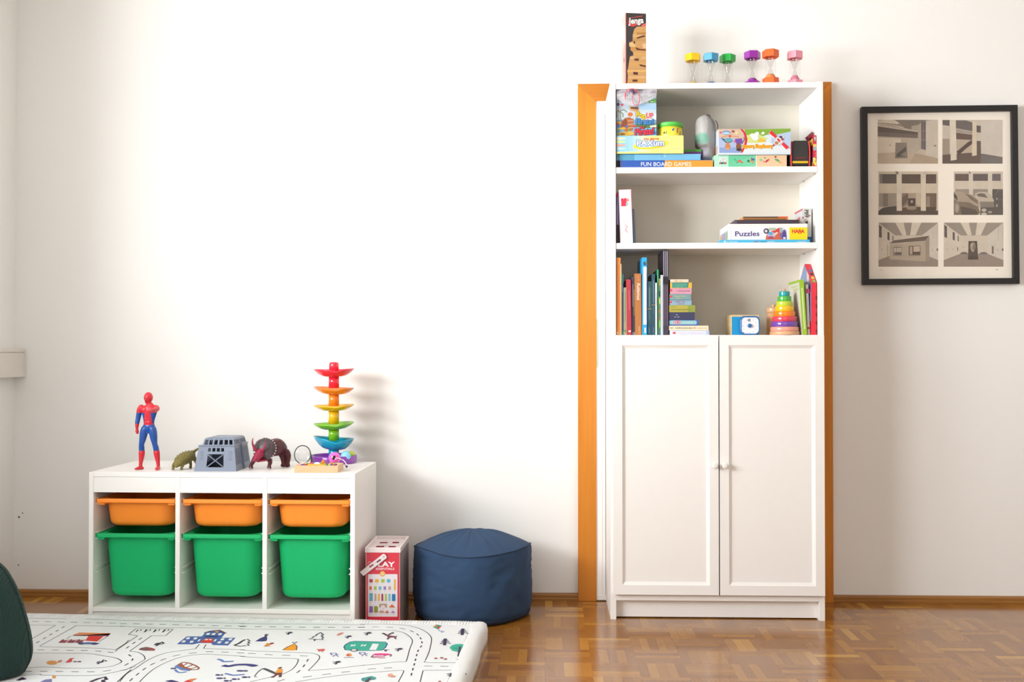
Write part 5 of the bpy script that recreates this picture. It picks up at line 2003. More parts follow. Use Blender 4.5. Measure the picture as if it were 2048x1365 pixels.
A = photo(K2, 1232, 62, 1978, 722, '#ddd2c2')
A.rect(1250, 98, 1460, 205, '#6a5650'); A.rect(1525, 98, 1750, 205, '#675a5a'); A.rect(1815, 98, 1945, 205, '#716768')
A.rect(1255, 330, 1465, 440, '#a4978c'); A.rect(1525, 330, 1750, 430, '#a1958c'); A.rect(1818, 330, 1978, 720, '#5b5452')
A.rect(1463, 62, 1522, 440, '#e0d6c8'); A.rect(1752, 62, 1815, 460, '#e1d8ca')
A.poly([(1232, 370), (1300, 362), (1400, 385), (1540, 425), (1610, 500), (1625, 600), (1600, 640), (1232, 600)], '#b6a692')
A.poly([(1400, 395), (1500, 430), (1590, 500), (1600, 560), (1480, 480)], '#7f7062'); A.poly([(1232, 380), (1280, 440), (1290, 510), (1232, 450)], '#4b423c')
A.poly([(1300, 520), (1460, 530), (1600, 600), (1630, 680), (1600, 722), (1232, 722), (1232, 480), (1290, 520)], '#81725f'); A.poly([(1330, 590), (1560, 640), (1600, 700), (1560, 722), (1350, 722)], '#5d5146')
A.ell(1275, 610, 46, 90, '#93877b'); A.ell(1280, 620, 26, 66, '#b5a899')
A.poly([(1550, 400), (1620, 372), (1720, 375), (1800, 420), (1840, 500), (1840, 560), (1630, 570), (1610, 500)], '#ccc0af'); A.poly([(1575, 410), (1640, 392), (1700, 400), (1750, 465), (1600, 440)], '#776d65')
A.poly([(1625, 520), (1840, 520), (1850, 650), (1640, 680)], '#8d8378'); A.poly([(1640, 610), (1978, 600), (1978, 722), (1630, 722)], '#5e5650')
A.line([(1860, 420), (1900, 350), (1960, 345)], 0.0012, '#9b928a', smooth=3); A.line([(1850, 490), (1978, 490)], 0.0012, '#8f867e'); A.ell(1885, 475, 10, 12, '#c9c0b5')
A.ell(1690, 650, 38, 26, '#c6bdb0'); A.ell(1780, 680, 34, 20, '#a89f92'); A.ell(1690, 705, 44, 18, '#d6cdbf'); A.ell(1885, 580, 16, 24, '#aca397')
A.poly([(1455, 65), (1480, 62), (1490, 95), (1470, 98)], '#8c8278')

K3 = crop(1745, 440, 7.585)


def hall(A, x0, x1):
    w = x1 - x0
    X = lambda q: x0 + w * q
    A.poly([(x0, 42), (x1, 42), (X(0.73), 240), (X(0.28), 240)], '#a3978c')
    A.poly([(X(0.28), 42), (X(0.42), 42), (X(0.47), 235), (X(0.40), 235)], '#e4d9c9'); A.poly([(X(0.56), 42), (X(0.72), 42), (X(0.62), 235), (X(0.53), 235)], '#e4d9c9')
    A.poly([(x0, 50), (X(0.28), 235), (X(0.28), 510), (x0, 610)], '#dfd4c5'); A.poly([(x1, 50), (X(0.73), 235), (X(0.73), 510), (x1, 610)], '#ddd4c8')
    A.rect(X(0.28), 238, X(0.73), 520, '#dcd1c2')
    A.poly([(x0, 612), (X(0.28), 515), (X(0.73), 515), (x1, 612), (x1, 710), (x0, 710)], '#9f9085')
    for a, b, t0, t1, c0_, c1_ in ((0.01, 0.055, 70, 105, 260, 275), (0.15, 0.185, 180, 195, 300, 315), (0.235, 0.25, 235, 245, 320, 330)):
        A.poly([(X(a), t0), (X(b), t1), (X(b), c1_), (X(a), c0_)], '#5e5350')
    A.line([(X(0.02), 165), (X(0.055), 185)], 0.001, '#b5a99e')
    A.line([(X(0.915), 115), (X(0.99), 70), (X(0.99), 275), (X(0.915), 290)], 0.0009, '#b3a89c', closed=True)
    for q, y in ((0.06, 450), (0.9, 455)):
        A.rect(X(q) - 5, y - 16, X(q) + 5, y + 16, '#b9aea2')
    A.rect(X(0.975), 435, x1, 470, '#6b625c')


A = photo(K3, 90, 42, 995, 712, '#d9cebf')
hall(A, 90, 995)
A.poly([(262, 372), (800, 320), (862, 260), (862, 620), (805, 632), (265, 600)], '#bfb09d')
A.poly([(800, 320), (862, 255), (862, 622), (805, 632)], '#a8998a')
A.poly([(248, 360), (330, 312), (862, 242), (800, 318)], '#746055')
A.rect(315, 410, 440, 535, '#8a7d74'); A.rect(325, 425, 435, 490, '#cdc0ae'); A.poly([(340, 520), (370, 495), (440, 490), (440, 532), (340, 532)], '#6d6260'); A.line([(362, 415), (362, 500)], 0.0016, '#6d6260')
A.rect(548, 395, 725, 535, '#5f4b43'); A.rect(562, 405, 605, 525, '#bba994'); A.rect(620, 402, 718, 485, '#d0c0aa'); A.poly([(625, 525), (690, 480), (720, 485), (720, 528)], '#65504a')
A.rect(300, 540, 450, 548, '#9c8f84'); A.rect(540, 540, 732, 549, '#9c8c7d')
A.line([(222, 370), (228, 600)], 0.0014, '#8e8274'); A.line([(262, 395), (265, 600)], 0.0014, '#d9c892')
for y in (410, 460, 510, 570):
    A.line([(226, y), (262, y + 3)], 0.0018, '#d2c3a4')
A = photo(K3, 1080, 42, 1985, 712, '#d9cebf')
hall(A, 1080, 1985)
A.poly([(1455, 322), (1585, 322), (1602, 602), (1448, 602)], '#57473d')
A.ell(1522, 408, 42, 66, '#ada08f'); A.ell(1540, 420, 20, 50, '#8a7c6e'); A.ell(1505, 380, 16, 18, '#c4b8a7'); A.ell(1520, 470, 20, 18, '#b5a998')
A.poly([(1448, 560), (1600, 560), (1604, 604), (1446, 604)], '#4d3d34')
A.poly([(1325, 520), (1345, 495), (1385, 486), (1430, 495), (1448, 520)], '#76685f'); A.poly([(1610, 520), (1640, 495), (1690, 488), (1730, 498), (1750, 522)], '#7b7470')
A.rect(1808, 400, 1836, 515, '#7c756f'); A.rect(1285, 415, 1297, 470, '#6f645d'); A.rect(1372, 405, 1380, 425, '#8a7e75'); A.rect(1205, 442, 1225, 450, '#8d8177')
A = photo(K3, 110, 758, 150, 764, '#b7aa9a'); A.rect(1870, 750, 1905, 762, '#b7aa9a')
k.build('print', pic)
k = MB(); k.box(-hx + FW, hx - FW, 0.011, 0.0135, -hz + FW, hz - FW, clear_mat('picture_glass', (1, 0.995, 0.985, 1), 0.04, 0.9)); k.build('glass', pic)
k = MB(); k.box(-hx + 0.004, hx - 0.004, FD - 0.003, FD + 0.0035, -hz + 0.004, hz - 0.004, paint('#8a7458', rough=0.8)); k.build('backing_board', pic)

# ---------------------------------------------------------------- boxes, books and toys in the bookcase
SIDE_IN = bookcase.location.x - hw + PT       # inner face of the left side panel
SIDE_OUT = bookcase.location.x + hw - PT
ZU, ZM, ZL = SHELF['upper'], SHELF['middle'], SHELF['lower']
EPS = 0.0004


class Carton:
    """a box with its front at depth y; u0/u1/v_top are read on the front, z0 is what it stands on"""

    def __init__(self, name, label, cat, u0, u1, vt, z0, y, depth, color, K=None, group=None, rough=0.4, turn=0.0, grow=0.0, lean=0.0):
        um = (u0 + u1) / 2
        a, b = at(u0, vt, y), at(u1, vt, y)
        x0, x1 = a.x, b.x
        if z0 < BTOP - 0.01:
            x0, x1 = max(x0, SIDE_IN + 0.0012), min(x1, SIDE_OUT - 0.0012)
        self.x0, self.x1, self.z0, self.z1, self.y, self.depth = x0, x1, z0 + EPS, a.z, y, depth
        self.loc = Vector(((x0 + x1) / 2, y, self.z0))
        self.loc.z += (x1 - x0) / 2 * abs(math.sin(lean))
        self.rot = Matrix.Rotation(turn, 4, 'Z') @ Matrix.Rotation(lean, 4, 'Y')
        self.M = Matrix.Translation(self.loc) @ self.rot
        self.inv = self.M.inverted()
        self.w, self.h = (x1 - x0), self.z1 - self.z0
        self.name, self.label, self.cat, self.group = name, label, cat, group
        self.turn, self.lean = turn, lean
        self.color = paint(color, rough=rough, k=0.85, coat=0.1) if isinstance(color, str) else color
        self.k = MB()
        self.k.box(-self.w / 2, self.w / 2, 0, depth, 0, self.h, self.color)
        self.art = Art(self.k, self.M @ Vector((0, 0, 0)), self.rot.to_3x3() @ Vector((0, -1, 0)), self.inv, K)
        self.art.clamp = ((-self.w / 2 + 0.0003, self.w / 2 - 0.0003), (0.0003, self.h - 0.0003))

    def left_art(self, fn):
        """ink on the left face; fn works in depth (0 front .. 1 back) and height (0 .. 1)"""
        a = Art(self.k, self.M @ Vector((-self.w / 2, 0, 0)), self.rot.to_3x3() @ Vector((-1, 0, 0)), self.inv, None,
                back=lambda s, t: self.M @ Vector((-self.w / 2, s * self.depth, t * self.h)))
        fn(a)

    def bottom_art(self, fn):
        a = Art(self.k, self.M @ Vector((0, 0, 0)), self.rot.to_3x3() @ Vector((0, 0, -1)), self.inv, None,
                back=lambda s, t: self.M @ Vector(((s - 0.5) * self.w, t * self.depth, 0)))
        fn(a)

    def done(self, bevel=0.0008):
        o = self.k.build(self.name, bevel=bevel, loc=self.loc)
        o.rotation_euler = (self.rot.to_3x3()).to_euler()
        tag(o, self.label, self.cat, self.group)
        return o


# ---- on top: tall box of wooden blocks
JK = crop(1220, 10, 8.27)
JY = BF + 0.03
c = Carton('game_box', 'tall narrow black game box with stacked wooden blocks picture on top of bookcase', 'game box', 1251.5, 1292.8, 26.5, BTOP, JY, 0.078, '#3c3938', JK, turn=math.radians(9))
A = c.art
for i in range(10):
    A.line([(290, 560 - 20 * i), (420 - 4 * i, 330 - 12 * i)], 0.0006, '#55504d')
body = [(400, 400), (440, 360), (600, 345), (595, 1420), (285, 1420), (295, 1180), (285, 1100), (300, 1040), (312, 960), (330, 850), (385, 835), (380, 780), (340, 745), (340, 690), (310, 655), (320, 620), (375, 600), (375, 500)]
A.poly(body, '#d3a265')
for x0, y0, x1, y1, cc in ((440, 455, 600, 490, '#ba8544'), (375, 490, 600, 530, '#dcb077'), (380, 560, 600, 600, '#c79a62'), (320, 620, 420, 690, '#e4bd84'), (345, 700, 600, 760, '#cf9450'),
                           (390, 790, 600, 840, '#dba764'), (330, 855, 595, 900, '#dfb27a'), (315, 960, 595, 1000, '#dca561'), (305, 1045, 595, 1070, '#cd9d6a'), (285, 1075, 595, 1110, '#e6b36b'),
                           (300, 1180, 595, 1215, '#e0b27e'), (295, 1225, 595, 1260, '#d8a25c'), (290, 1300, 595, 1340, '#dfb47f'), (540, 640, 600, 720, '#e6c198'), (420, 860, 520, 890, '#d1a06a')):
    A.rect(x0, y0, x1, y1, cc)
for q in ([(440, 540), (560, 500), (590, 520), (450, 560)], [(385, 600), (412, 600), (412, 645), (390, 640)], [(420, 700), (500, 730), (590, 735), (590, 755), (440, 745)], [(400, 888), (475, 888), (472, 925), (405, 922)],
          [(480, 980), (590, 1005), (590, 1030), (500, 1012)], [(385, 1108), (458, 1115), (458, 1158), (382, 1150)], [(372, 1235), (455, 1235), (450, 1270), (372, 1270)], [(370, 1360), (440, 1360), (440, 1400), (370, 1400)]):
    A.poly(q, '#5e3230')
A.poly([(295, 220), (540, 178), (560, 300), (380, 360), (300, 345)], '#e04a47')
A.poly([(300, 225), (540, 190), (550, 240), (300, 260)], '#3c3938')
A.outlined('Jenga', 302, 208, 554, 342, '#faf7f4', '#3c3938', 5, bold=0.03, slope=0.12)
A.poly([(520, 330), (600, 300), (600, 345), (520, 365)], '#ee6a62')
c.left_art(lambda a: (a.rect(0, 0, 1, 1, '#e8b3aa'), a.poly([(0, 0), (0.5, 0), (0.7, 0.5), (0.3, 0.62), (0, 0.5)], '#ee9a90'), a.poly([(0.05, 0.55), (0.9, 0.75), (0.8, 0.9), (0.05, 0.8)], '#f1e2de'), a.rect(0, 0, 0.12, 1, '#d9453f'), a.rect(0.3, 0.34, 0.5, 0.4, '#7d4a48')))
c.done()

# ---- six sand timers on top
def cap_ring(r, z):
    return [(r * math.cos(PI / 3 * j), r * math.sin(PI / 3 * j), z) for j in range(6)]


def sand_timer(word, u, vtop, y, hue, sandc, rot, fill, label):
    p = at(u, vtop, y)
    Ht = p.z - BTOP
    sc = Ht / 0.126
    t = thing('sand_timer', label, 'sand timer', (p.x, y, BTOP), rot, 'plastic sand timers on top of the bookcase')
    CM = paint(hue, rough=0.3, k=0.9, coat=0.2)
    r = 0.0315
    for nm, z0, z1 in (('base_cap', 0.0, 0.027), ('top_cap', Ht - 0.027, Ht)):
        k = MB()
        bev = 0.003
        lowr, hir = (r, r * 0.97) if nm == 'base_cap' else (r, r * 0.985)
        if nm == 'base_cap':
            R = [cap_ring(lowr - bev, z0), cap_ring(lowr, z0 + bev), cap_ring(hir, z1), cap_ring(r * 0.70, z1), cap_ring(r * 0.68, z1 - 0.007)]
        else:
            R = [cap_ring(r * 0.68, z0 + 0.007), cap_ring(r * 0.70, z0), cap_ring(hir, z0), cap_ring(lowr, z1 - bev), cap_ring(lowr - bev, z1)]
        k.rings(R, CM, False)
        k.build(nm, t)
    k = MB()
    ro = r * 0.64
    k.lathe([(ro, 0.021), (ro, Ht - 0.021)], clear_mat('clear_plastic', (0.985, 0.985, 0.985, 1), 0.05, 0.55), seg=40, cap0=False, cap1=False)
    k.build('outer_tube', t)
    mid = Ht / 2
    rb = r * 0.56
    prof = [(rb * 0.9, 0.022), (rb, 0.030), (rb * 0.93, 0.036), (rb * 0.66, 0.045), (rb * 0.34, mid - 0.006), (0.0022, mid), (rb * 0.34, mid + 0.006), (rb * 0.66, Ht - 0.045), (rb * 0.93, Ht - 0.036), (rb, Ht - 0.030), (rb * 0.9, Ht - 0.022)]
    prof = [tuple(q) for q in catmull(prof, 4)]
    k = MB(); k.lathe(prof, clear_mat('bulb_glass', (0.93, 0.925, 0.92, 1), 0.03, 1.0), seg=36, cap0=False, cap1=False)
    k.build('glass_bulb', t)
    k = MB()
    inside = [q for q in prof if 0.0222 <= q[1] <= fill]
    rtop = inside[-1][0]
    sp = [(q[0] * 0.96, q[1] + 0.0004) for q in inside] + [(rtop * 0.75, fill + 0.0025), (rtop * 0.4, fill + 0.0042), (0.0008, fill + 0.005)]
    k.lathe(sp, paint(sandc, rough=0.8, k=0.9, grain=0.2, scale=900), seg=30)
    k.build('sand', t)


rr = random.Random(3)
sand_timer('yellow', 1385.5, 109.0, 4.06, '#ffcc1c', '#ffd23c', 0.25, 0.036, 'yellow capped sand timer next to the blue sand timer on the bookcase')
sand_timer('blue', 1421.5, 108.5, 4.06, '#4aa5d3', '#3c82c8', 0.5, 0.036, 'light blue capped sand timer between yellow and green timers on the bookcase')
sand_timer('green', 1455.0, 110.5, 4.1, '#0fb845', '#3fae52', 0.75, 0.033, 'green capped sand timer beside the light blue timer on the bookcase')
sand_timer('purple', 1504.5, 104.0, 4.015, '#93289f', '#a136ab', 1.05, 0.038, 'purple capped sand timer next to the orange timer on the bookcase')
sand_timer('orange', 1541.0, 101.0, 3.965, '#ff6a22', '#fc9a50', 0.68, 0.04, 'orange capped sand timer with a high sand level on the bookcase')
sand_timer('pink', 1589.5, 104.0, 4.005, '#f9a0b4', '#f792b0', 0.42, 0.044, 'pink capped sand timer standing alone beyond the orange timer')

# ================================================================ upper shelf
S1 = crop(1225, 265, 12.8)
Y0 = BF + 0.012
c = Carton('game_box', 'flat blue and orange game box with white capital lettering at the bottom of a pile', 'game box', 1240, 1426, 321, ZU, Y0, 0.2, '#2d5cb4', S1)
c.art.poly([(1345, 715), (2600, 715), (2600, 900), (1318, 900)], '#ffa336')
c.art.text('FUN BOARD GAMES', 730, 762, 2015, 862, '#ffffff', 0.0)
c.art.rect(180, 715, 260, 900, '#4a5498')
c.done(); zA = c.z1
k = MB(); k.box(0, at(1239, 327, Y0 + 0.01).x - SIDE_IN - 0.0015, 0, 0.12, 0, at(1236, 322, Y0 + 0.01).z - ZU - 0.001, paint('#1f1b22', rough=0.5))
o = k.build('game_box', loc=(SIDE_IN + 0.001, Y0 + 0.012, ZU + EPS), bevel=0.0008); tag(o, 'narrow black box end squeezed against the bookcase side below the pile', 'game box')
c = Carton('game_box', 'plain light blue box lying on the blue and orange game box', 'game box', 1233, 1401.5, 309.0, zA, Y0 + 0.006, 0.19, '#79bfe6', S1)
c.art.rect(60, 570, 560, 720, '#5ca8c8'); c.art.ell(1340, 610, 34, 20, '#a8d8f2'); c.art.rect(1230, 585, 1300, 625, '#6db4da')
c.done(); zB = c.z1
# purple box with green lid further back, on the light blue one
c = Carton('game_box', 'purple box with a green lid edge lying behind the yellow game box', 'game box', 1366, 1403.5, 298.8, zB, Y0 + 0.05, 0.12, '#6d3a83', S1)
c.art.rect(1780, 425, 2400, 492, '#55ab3e')
c.done()
# yellow and blue game box overhanging the pile
c = Carton('game_box', 'long pale blue to yellow game box with bubbly white lettering, on the light blue box', 'game box', 1233, 1367.2, 271.8, zB, Y0 - 0.004, 0.14, '#ffee8c', S1)
c.x1 = c.x1
A = c.art
cols = ['#8fd0f4', '#93d1f4', '#9bd4f3', '#a9d7f0', '#b8dde8', '#cde4d8', '#e2eac2', '#f3ecaa']
for i, cc in enumerate(cols):
    A.rect(80 + 110 * i if i else 60, 88, 80 + 110 * (i + 1), 495, cc)
for y, cc in ((158, '#f2dfc0'), (242, '#d3ea9a'), (330, '#f4aaa0'), (415, '#bfe2f6')):
    A.poly([(60, y - 34), (280, y - 26), (370, y), (280, y + 26), (60, y + 34)], cc)
A.ell(985, 315, 470, 118, '#fbd9a0', 40, -0.1); A.ell(985, 318, 450, 104, '#ffe61c', 40, -0.1); A.ell(965, 300, 380, 78, '#bfe4f6', 36, -0.1)
A.text('my game', 805, 145, 1190, 205, '#ee6c2c', 0.03)
A.outlined('PAXum', 622, 200, 1322, 348, '#fdfdff', '#3b5fae', 13, bold=0.03, slope=0.05)
A.line([(680, 392), (1010, 404), (1260, 372)], 0.0012, '#d8a93c', smooth=4)
A.line([(1530, 420), (1770, 402)], 0.001, '#a9b7d6')
c.bottom_art(lambda a: (a.rect(0.02, 0.0, 0.7, 1, '#3f87ac'), a.rect(0.28, 0.0, 0.34, 0.9, '#7f9c9a'), a.rect(0.74, 0.0, 0.98, 1, '#cfc79a')))
c.done(); zC = c.z1
PKK = crop(1225, 165, 11.375)
c = Carton('game_box', 'upright square game box with barrel, palm and island picture, half under a plastic bag', 'game box', 1233, 1312.6, 181.5, zC, Y0 + 0.004, 0.15, '#cfe1ee', PKK)
A = c.art
A.rect(90, 150, 1000, 250, '#3b3c7c'); A.rect(90, 250, 1000, 620, '#b7c6d3'); A.rect(560, 480, 1000, 700, '#a9cdea'); A.rect(90, 620, 1000, 900, '#c6d6df'); A.rect(620, 700, 1000, 900, '#d9ebf6')
A.rect(90, 850, 1000, 1225, '#77a8c8')
A.poly([(540, 960), (680, 930), (820, 960), (1000, 930), (1000, 1060), (480, 1090)], '#557f46'); A.poly([(840, 990), (1000, 960), (1000, 1020), (870, 1030)], '#efe6d2')
A.poly([(480, 1010), (760, 1040), (1000, 1040), (1000, 1225), (480, 1225)], '#79c3e6'); A.poly([(880, 1160), (1000, 1100), (1000, 1200)], '#3f8dcf')
for q in ([(150, 640), (90, 690), (110, 800)], [(170, 650), (260, 620), (330, 680)], [(160, 660), (240, 720), (240, 790)], [(150, 640), (95, 640), (90, 760)]):
    A.line(q, 0.0035, '#7c8663')
A.line([(165, 660), (200, 900)], 0.0022, '#857a5e')
A.poly([(815, 430), (990, 360), (995, 468), (830, 468)], '#4d9e40'); A.scribble(855, 420, 965, 452, '#e9f1e2')
A.ell(128, 500, 34, 34, '#4c3c86'); A.ell(218, 510, 32, 26, '#d34558')
# barrel
A.poly([(180, 1020), (210, 880), (280, 810), (380, 790), (480, 830), (475, 1000), (440, 1140), (330, 1140), (200, 1040)], '#b36b3f')
A.poly([(200, 1000), (230, 890), (300, 820), (340, 900), (330, 1030)], '#8c4a2d')
for y in (880, 960, 1040, 1120):
    A.line([(345, y), (475, y - 12)], 0.0012, '#efe0cf')
A.poly([(370, 545), (600, 560), (600, 640), (520, 665), (400, 640)], '#d29c6c'); A.poly([(400, 560), (590, 550), (580, 620), (420, 600)], '#6b5038')
A.poly([(350, 700), (380, 650), (500, 670), (530, 760), (450, 830), (400, 790)], '#c8d2da'); A.ell(405, 730, 60, 48, '#d8703c')
A.ell(140, 930, 48, 46, '#ecb52c'); A.rect(95, 950, 190, 1010, '#5a83c2'); A.ell(125, 945, 28, 26, '#d7574a')
A.poly([(100, 1050), (280, 1020), (300, 1060), (120, 1075)], '#e6ba2e'); A.ell(300, 1170, 190, 48, '#c7a33c'); A.ell(230, 1180, 60, 26, '#7d5a2e'); A.ell(420, 1160, 70, 40, '#d8b648'); A.ell(512, 1000, 44, 30, '#c74f3f')
A.ell(320, 1000, 30, 30, '#4a6fb4'); A.rect(350, 1060, 400, 1110, '#6b9a4e')
A.outlined('Pop', 540, 680, 765, 850, '#f0cf1e', '#7a5a3a', 8, bold=0.03, slope=-0.3); A.outlined('UP', 762, 695, 920, 820, '#e3334f', '#f3e6d8', 8, bold=0.03)
A.outlined('Pirate!', 530, 825, 930, 960, '#4a8ecb', '#2f4f86', 8, bold=0.03, slope=-0.12)
A.outlined("Pic'", 615, 1003, 738, 1064, '#e23b55', '#6d2436', 6, bold=0.03); A.outlined('Pirate!', 510, 1040, 938, 1200, '#e0354f', '#6d2436', 9, bold=0.03, slope=0.2)
c.done(); zPirate = c.z1
# crumpled clear bag with a red string draped over that box
PB = at(1275, 205, Y0 - 0.004)
film = film_mat('bag_film', '#f6f0f0', 0.27)
bag = thing('plastic_bag', 'clear crumpled plastic bag with red string over the pirate game box', 'bag', (PB.x, Y0 + 0.002, zPirate + EPS))
k = MB()


def bagp(u, v, d):
    p = at(*PKK(u, v), Y0 - 0.003)
    return (max(p.x, SIDE_IN + 0.002) - PB.x, d, min(p.z, ZB1 - 0.002) - zPirate)


outl_t = [(95, 205), (180, 185), (300, 150), (430, 150), (560, 190), (700, 190), (850, 140), (1010, 120)]
outl_b = [(95, 370), (190, 440), (280, 500), (400, 530), (520, 540), (640, 500), (800, 440), (1000, 310)]
rows = []
rnd = random.Random(5)
for q in range(13):
    t = q / 12
    row = []
    for (a, b), (e, f) in zip(catmull(outl_t, 7), catmull(outl_b, 7)):
        x, y = a + (e - a) * t, b + (f - b) * t
        d = -0.0065 - 0.010 * math.sin(PI * min(t * 1.2, 1)) * (0.6 + 0.4 * noise.noise(Vector((x * 0.004, y * 0.01, 1)))) - 0.0045 * (1 - abs(noise.noise(Vector((x * 0.004 + y * 0.004, (y + 0.42 * x) * 0.024, 5))))) ** 2
        row.append(bagp(x, y, min(d, -0.003)))
    rows.append(row)
back = [[(x, y + 0.0012, z) for x, y, z in r] for r in rows]
nn_ = len(rows[0])
loopR = [rows[q] + list(reversed(back[q])) for q in range(13)]
k.rings(loopR, film, True, True, True)
# flap lying on the box top
k.box(bagp(100, 0, 0)[0], bagp(1000, 0, 0)[0], -0.004, 0.06, 0.0, 0.0012, film)
k.build('film', bag)
RS = paint('#ee2244', rough=0.5, k=0.9)
k = MB()
for pts in ([(290, 260), (275, 330), (290, 410)], [(300, 250), (330, 190), (420, 160), (500, 180), (560, 240), (600, 330), (610, 420), (580, 520), (520, 545), (470, 500), (445, 400), (450, 300), (480, 240), (540, 215)],
            [(360, 240), (380, 200), (440, 170)], [(275, 270), (300, 290), (280, 360), (285, 400)]):
    k.loft([bagp(x, y, -0.0205) for x, y in pts], [0.0011] * len(pts), RS, seg=8)
k.build('string', bag)
k = MB(); k.loft([bagp(400, 190, -0.018), bagp(450, 215, -0.020), bagp(480, 285, -0.020)], [0.0035, 0.0048, 0.003], paint('#4a3f63', rough=0.5), seg=10); k.build('string_stopper', bag)

# round tin with green lid
TU = crop(1210, 160, 7.183)
ty = Y0 + 0.055
tc = at(1340, 260, ty)
trr = (at(1365, 262, ty).x - at(1315, 262, ty).x) / 2
tin_h = at(1340, 249.5, ty).z - zC
tin = thing('round_tin', 'round yellow game tin with green lid on the yellow game box', 'tin', (tc.x, ty - 0.008, zC + EPS))
lid0 = at(1340, 258, ty).z - zC
k = MB(); k.lathe([(trr * 0.95, 0), (trr * 0.955, 0.001), (trr * 0.955, lid0)], paint('#fbe94e', rough=0.35, k=0.88), seg=48)
for a0, a1, z0, z1, cc in ((-2.3, -2.1, 0.25, 0.45, '#4a3a22'), (-2.05, -1.98, 0.2, 0.5, '#4a3a22'), (-1.55, -1.4, 0.5, 0.7, '#4c7fb4'), (-1.42, -1.35, 0.62, 0.8, '#3f5f8a'), (-1.12, -0.98, 0.3, 0.8, '#d8763c'), (-0.8, -0.7, 0.1, 0.5, '#6b4a30'), (-1.9, -1.72, 0.1, 0.85, '#fdf02a')):
    R = [[(trr * 0.958 * math.cos(a), trr * 0.958 * math.sin(a), lid0 * z) for a in [a0 + (a1 - a0) * j / 6 for j in range(7)]] for z in (z0, z1)]
    k.rings(R, ink(cc), True, False, False, closed=False)
k.build('can', tin)
k = MB(); k.lathe([(trr, lid0 - 0.001), (trr, tin_h - 0.003), (trr * 0.98, tin_h - 0.0006), (trr * 0.94, tin_h), (trr * 0.9, tin_h - 0.002)], paint('#5fcf52', rough=0.35, k=0.85), seg=48); k.build('lid', tin)

# grey drawstring bag
GK = crop(1380, 220, 10.92)
gy = Y0 + 0.075
gc = at(1410, 300, gy)
gb = thing('drawstring_bag', 'upright translucent grey bag with teal and purple toys inside, on the pile', 'bag', (gc.x, gy, zA + EPS))
BAGM = film_mat('grey_bag_film', '#b9b7b5', 0.62)
BAGM = None
mm, NN, BB = base_mat('grey_bag')
gf = NN.noise(30.0, NN.obj(), 4.0)
gxyz = NN.xyz(NN.obj())
def bag_z(y):
    return at(*GK(500, y), gy).z - zA - EPS


def bag_x(x):
    return at(*GK(x, 600), gy).x - gc.x


def soft(val, a, b):
    nd = NN.new('ShaderNodeMapRange', interpolation_type='SMOOTHSTEP')
    NN.l.new(val, nd.inputs[0]); nd.inputs[1].default_value = a; nd.inputs[2].default_value = b
    return nd.outputs[0]


wob = NN.math('MULTIPLY', NN.math('SUBTRACT', gf, 0.5), 0.03)
gz_ = NN.math('ADD', gxyz[2], wob); gx_ = NN.math('ADD', gxyz[0], wob)
lefty = NN.math('SUBTRACT', 1.0, soft(gx_, bag_x(330), bag_x(390)))
teal = NN.math('MULTIPLY', NN.math('MULTIPLY', soft(gz_, bag_z(790), bag_z(720)), NN.math('SUBTRACT', 1.0, soft(gz_, bag_z(600), bag_z(500)))), lefty)
dark = NN.math('MULTIPLY', NN.math('MULTIPLY', soft(gz_, bag_z(900), bag_z(840)), NN.math('SUBTRACT', 1.0, soft(gz_, bag_z(790), bag_z(730)))), lefty)
purp = NN.math('MULTIPLY', NN.math('SUBTRACT', 1.0, soft(gz_, bag_z(900), bag_z(840))), lefty)
right = NN.math('SUBTRACT', 1.0, lefty)
c0_ = NN.mix(gf, lin('#a19f9b', 0.85), lin('#c9c7c3', 0.85))
c1_ = NN.mix(NN.math('MULTIPLY', right, 0.6), c0_, lin('#7f7f82', 0.85))
c2_ = NN.mix(NN.math('MULTIPLY', teal, 0.85), c1_, lin('#62a890', 0.85))
c3_ = NN.mix(NN.math('MULTIPLY', dark, 0.8), c2_, lin('#6f6a66', 0.85))
NN.l.new(NN.mix(NN.math('MULTIPLY', purp, 0.45), c3_, lin('#9c8fb0', 0.85)), BB.inputs['Base Color'])
BB.inputs['Roughness'].default_value = 0.5
NN.bump(gf, 0.5, 0.004)
k = MB()


def gp(x, y):
    p = at(*GK(x, y), gy)
    return p.x - gc.x, p.z - zA - EPS


zbot = 0.0
R = []
ed = [(1080, 235, 530), (1010, 232, 548), (900, 215, 560), (800, 120, 565), (650, 105, 568), (500, 108, 566), (380, 115, 560), (280, 130, 540), (200, 155, 490), (150, 210, 440), (115, 290, 390)]
for i, (y, xl, xr) in enumerate(ed):
    a, z = gp(xl, y); b, _ = gp(xr, y)
    z = max(z, 0.0) if i else 0.0
    cx_, hw_ = (a + b) / 2, (b - a) / 2
    ring = []
    for j in range(40):
        an = 2 * PI * j / 40
        w = 1 + 0.05 * noise.noise(Vector((math.cos(an) * 2, math.sin(an) * 2, z * 30))) + 0.03 * math.cos(6 * an + z * 40)
        ring.append((cx_ + hw_ * w * math.cos(an), max(-0.045, min(hw_, 0.042)) * 1.05 * w * math.sin(an), z))
    R.append(ring)
k.rings(R, mm, True, True, True)
k.build('bag_body', gb)


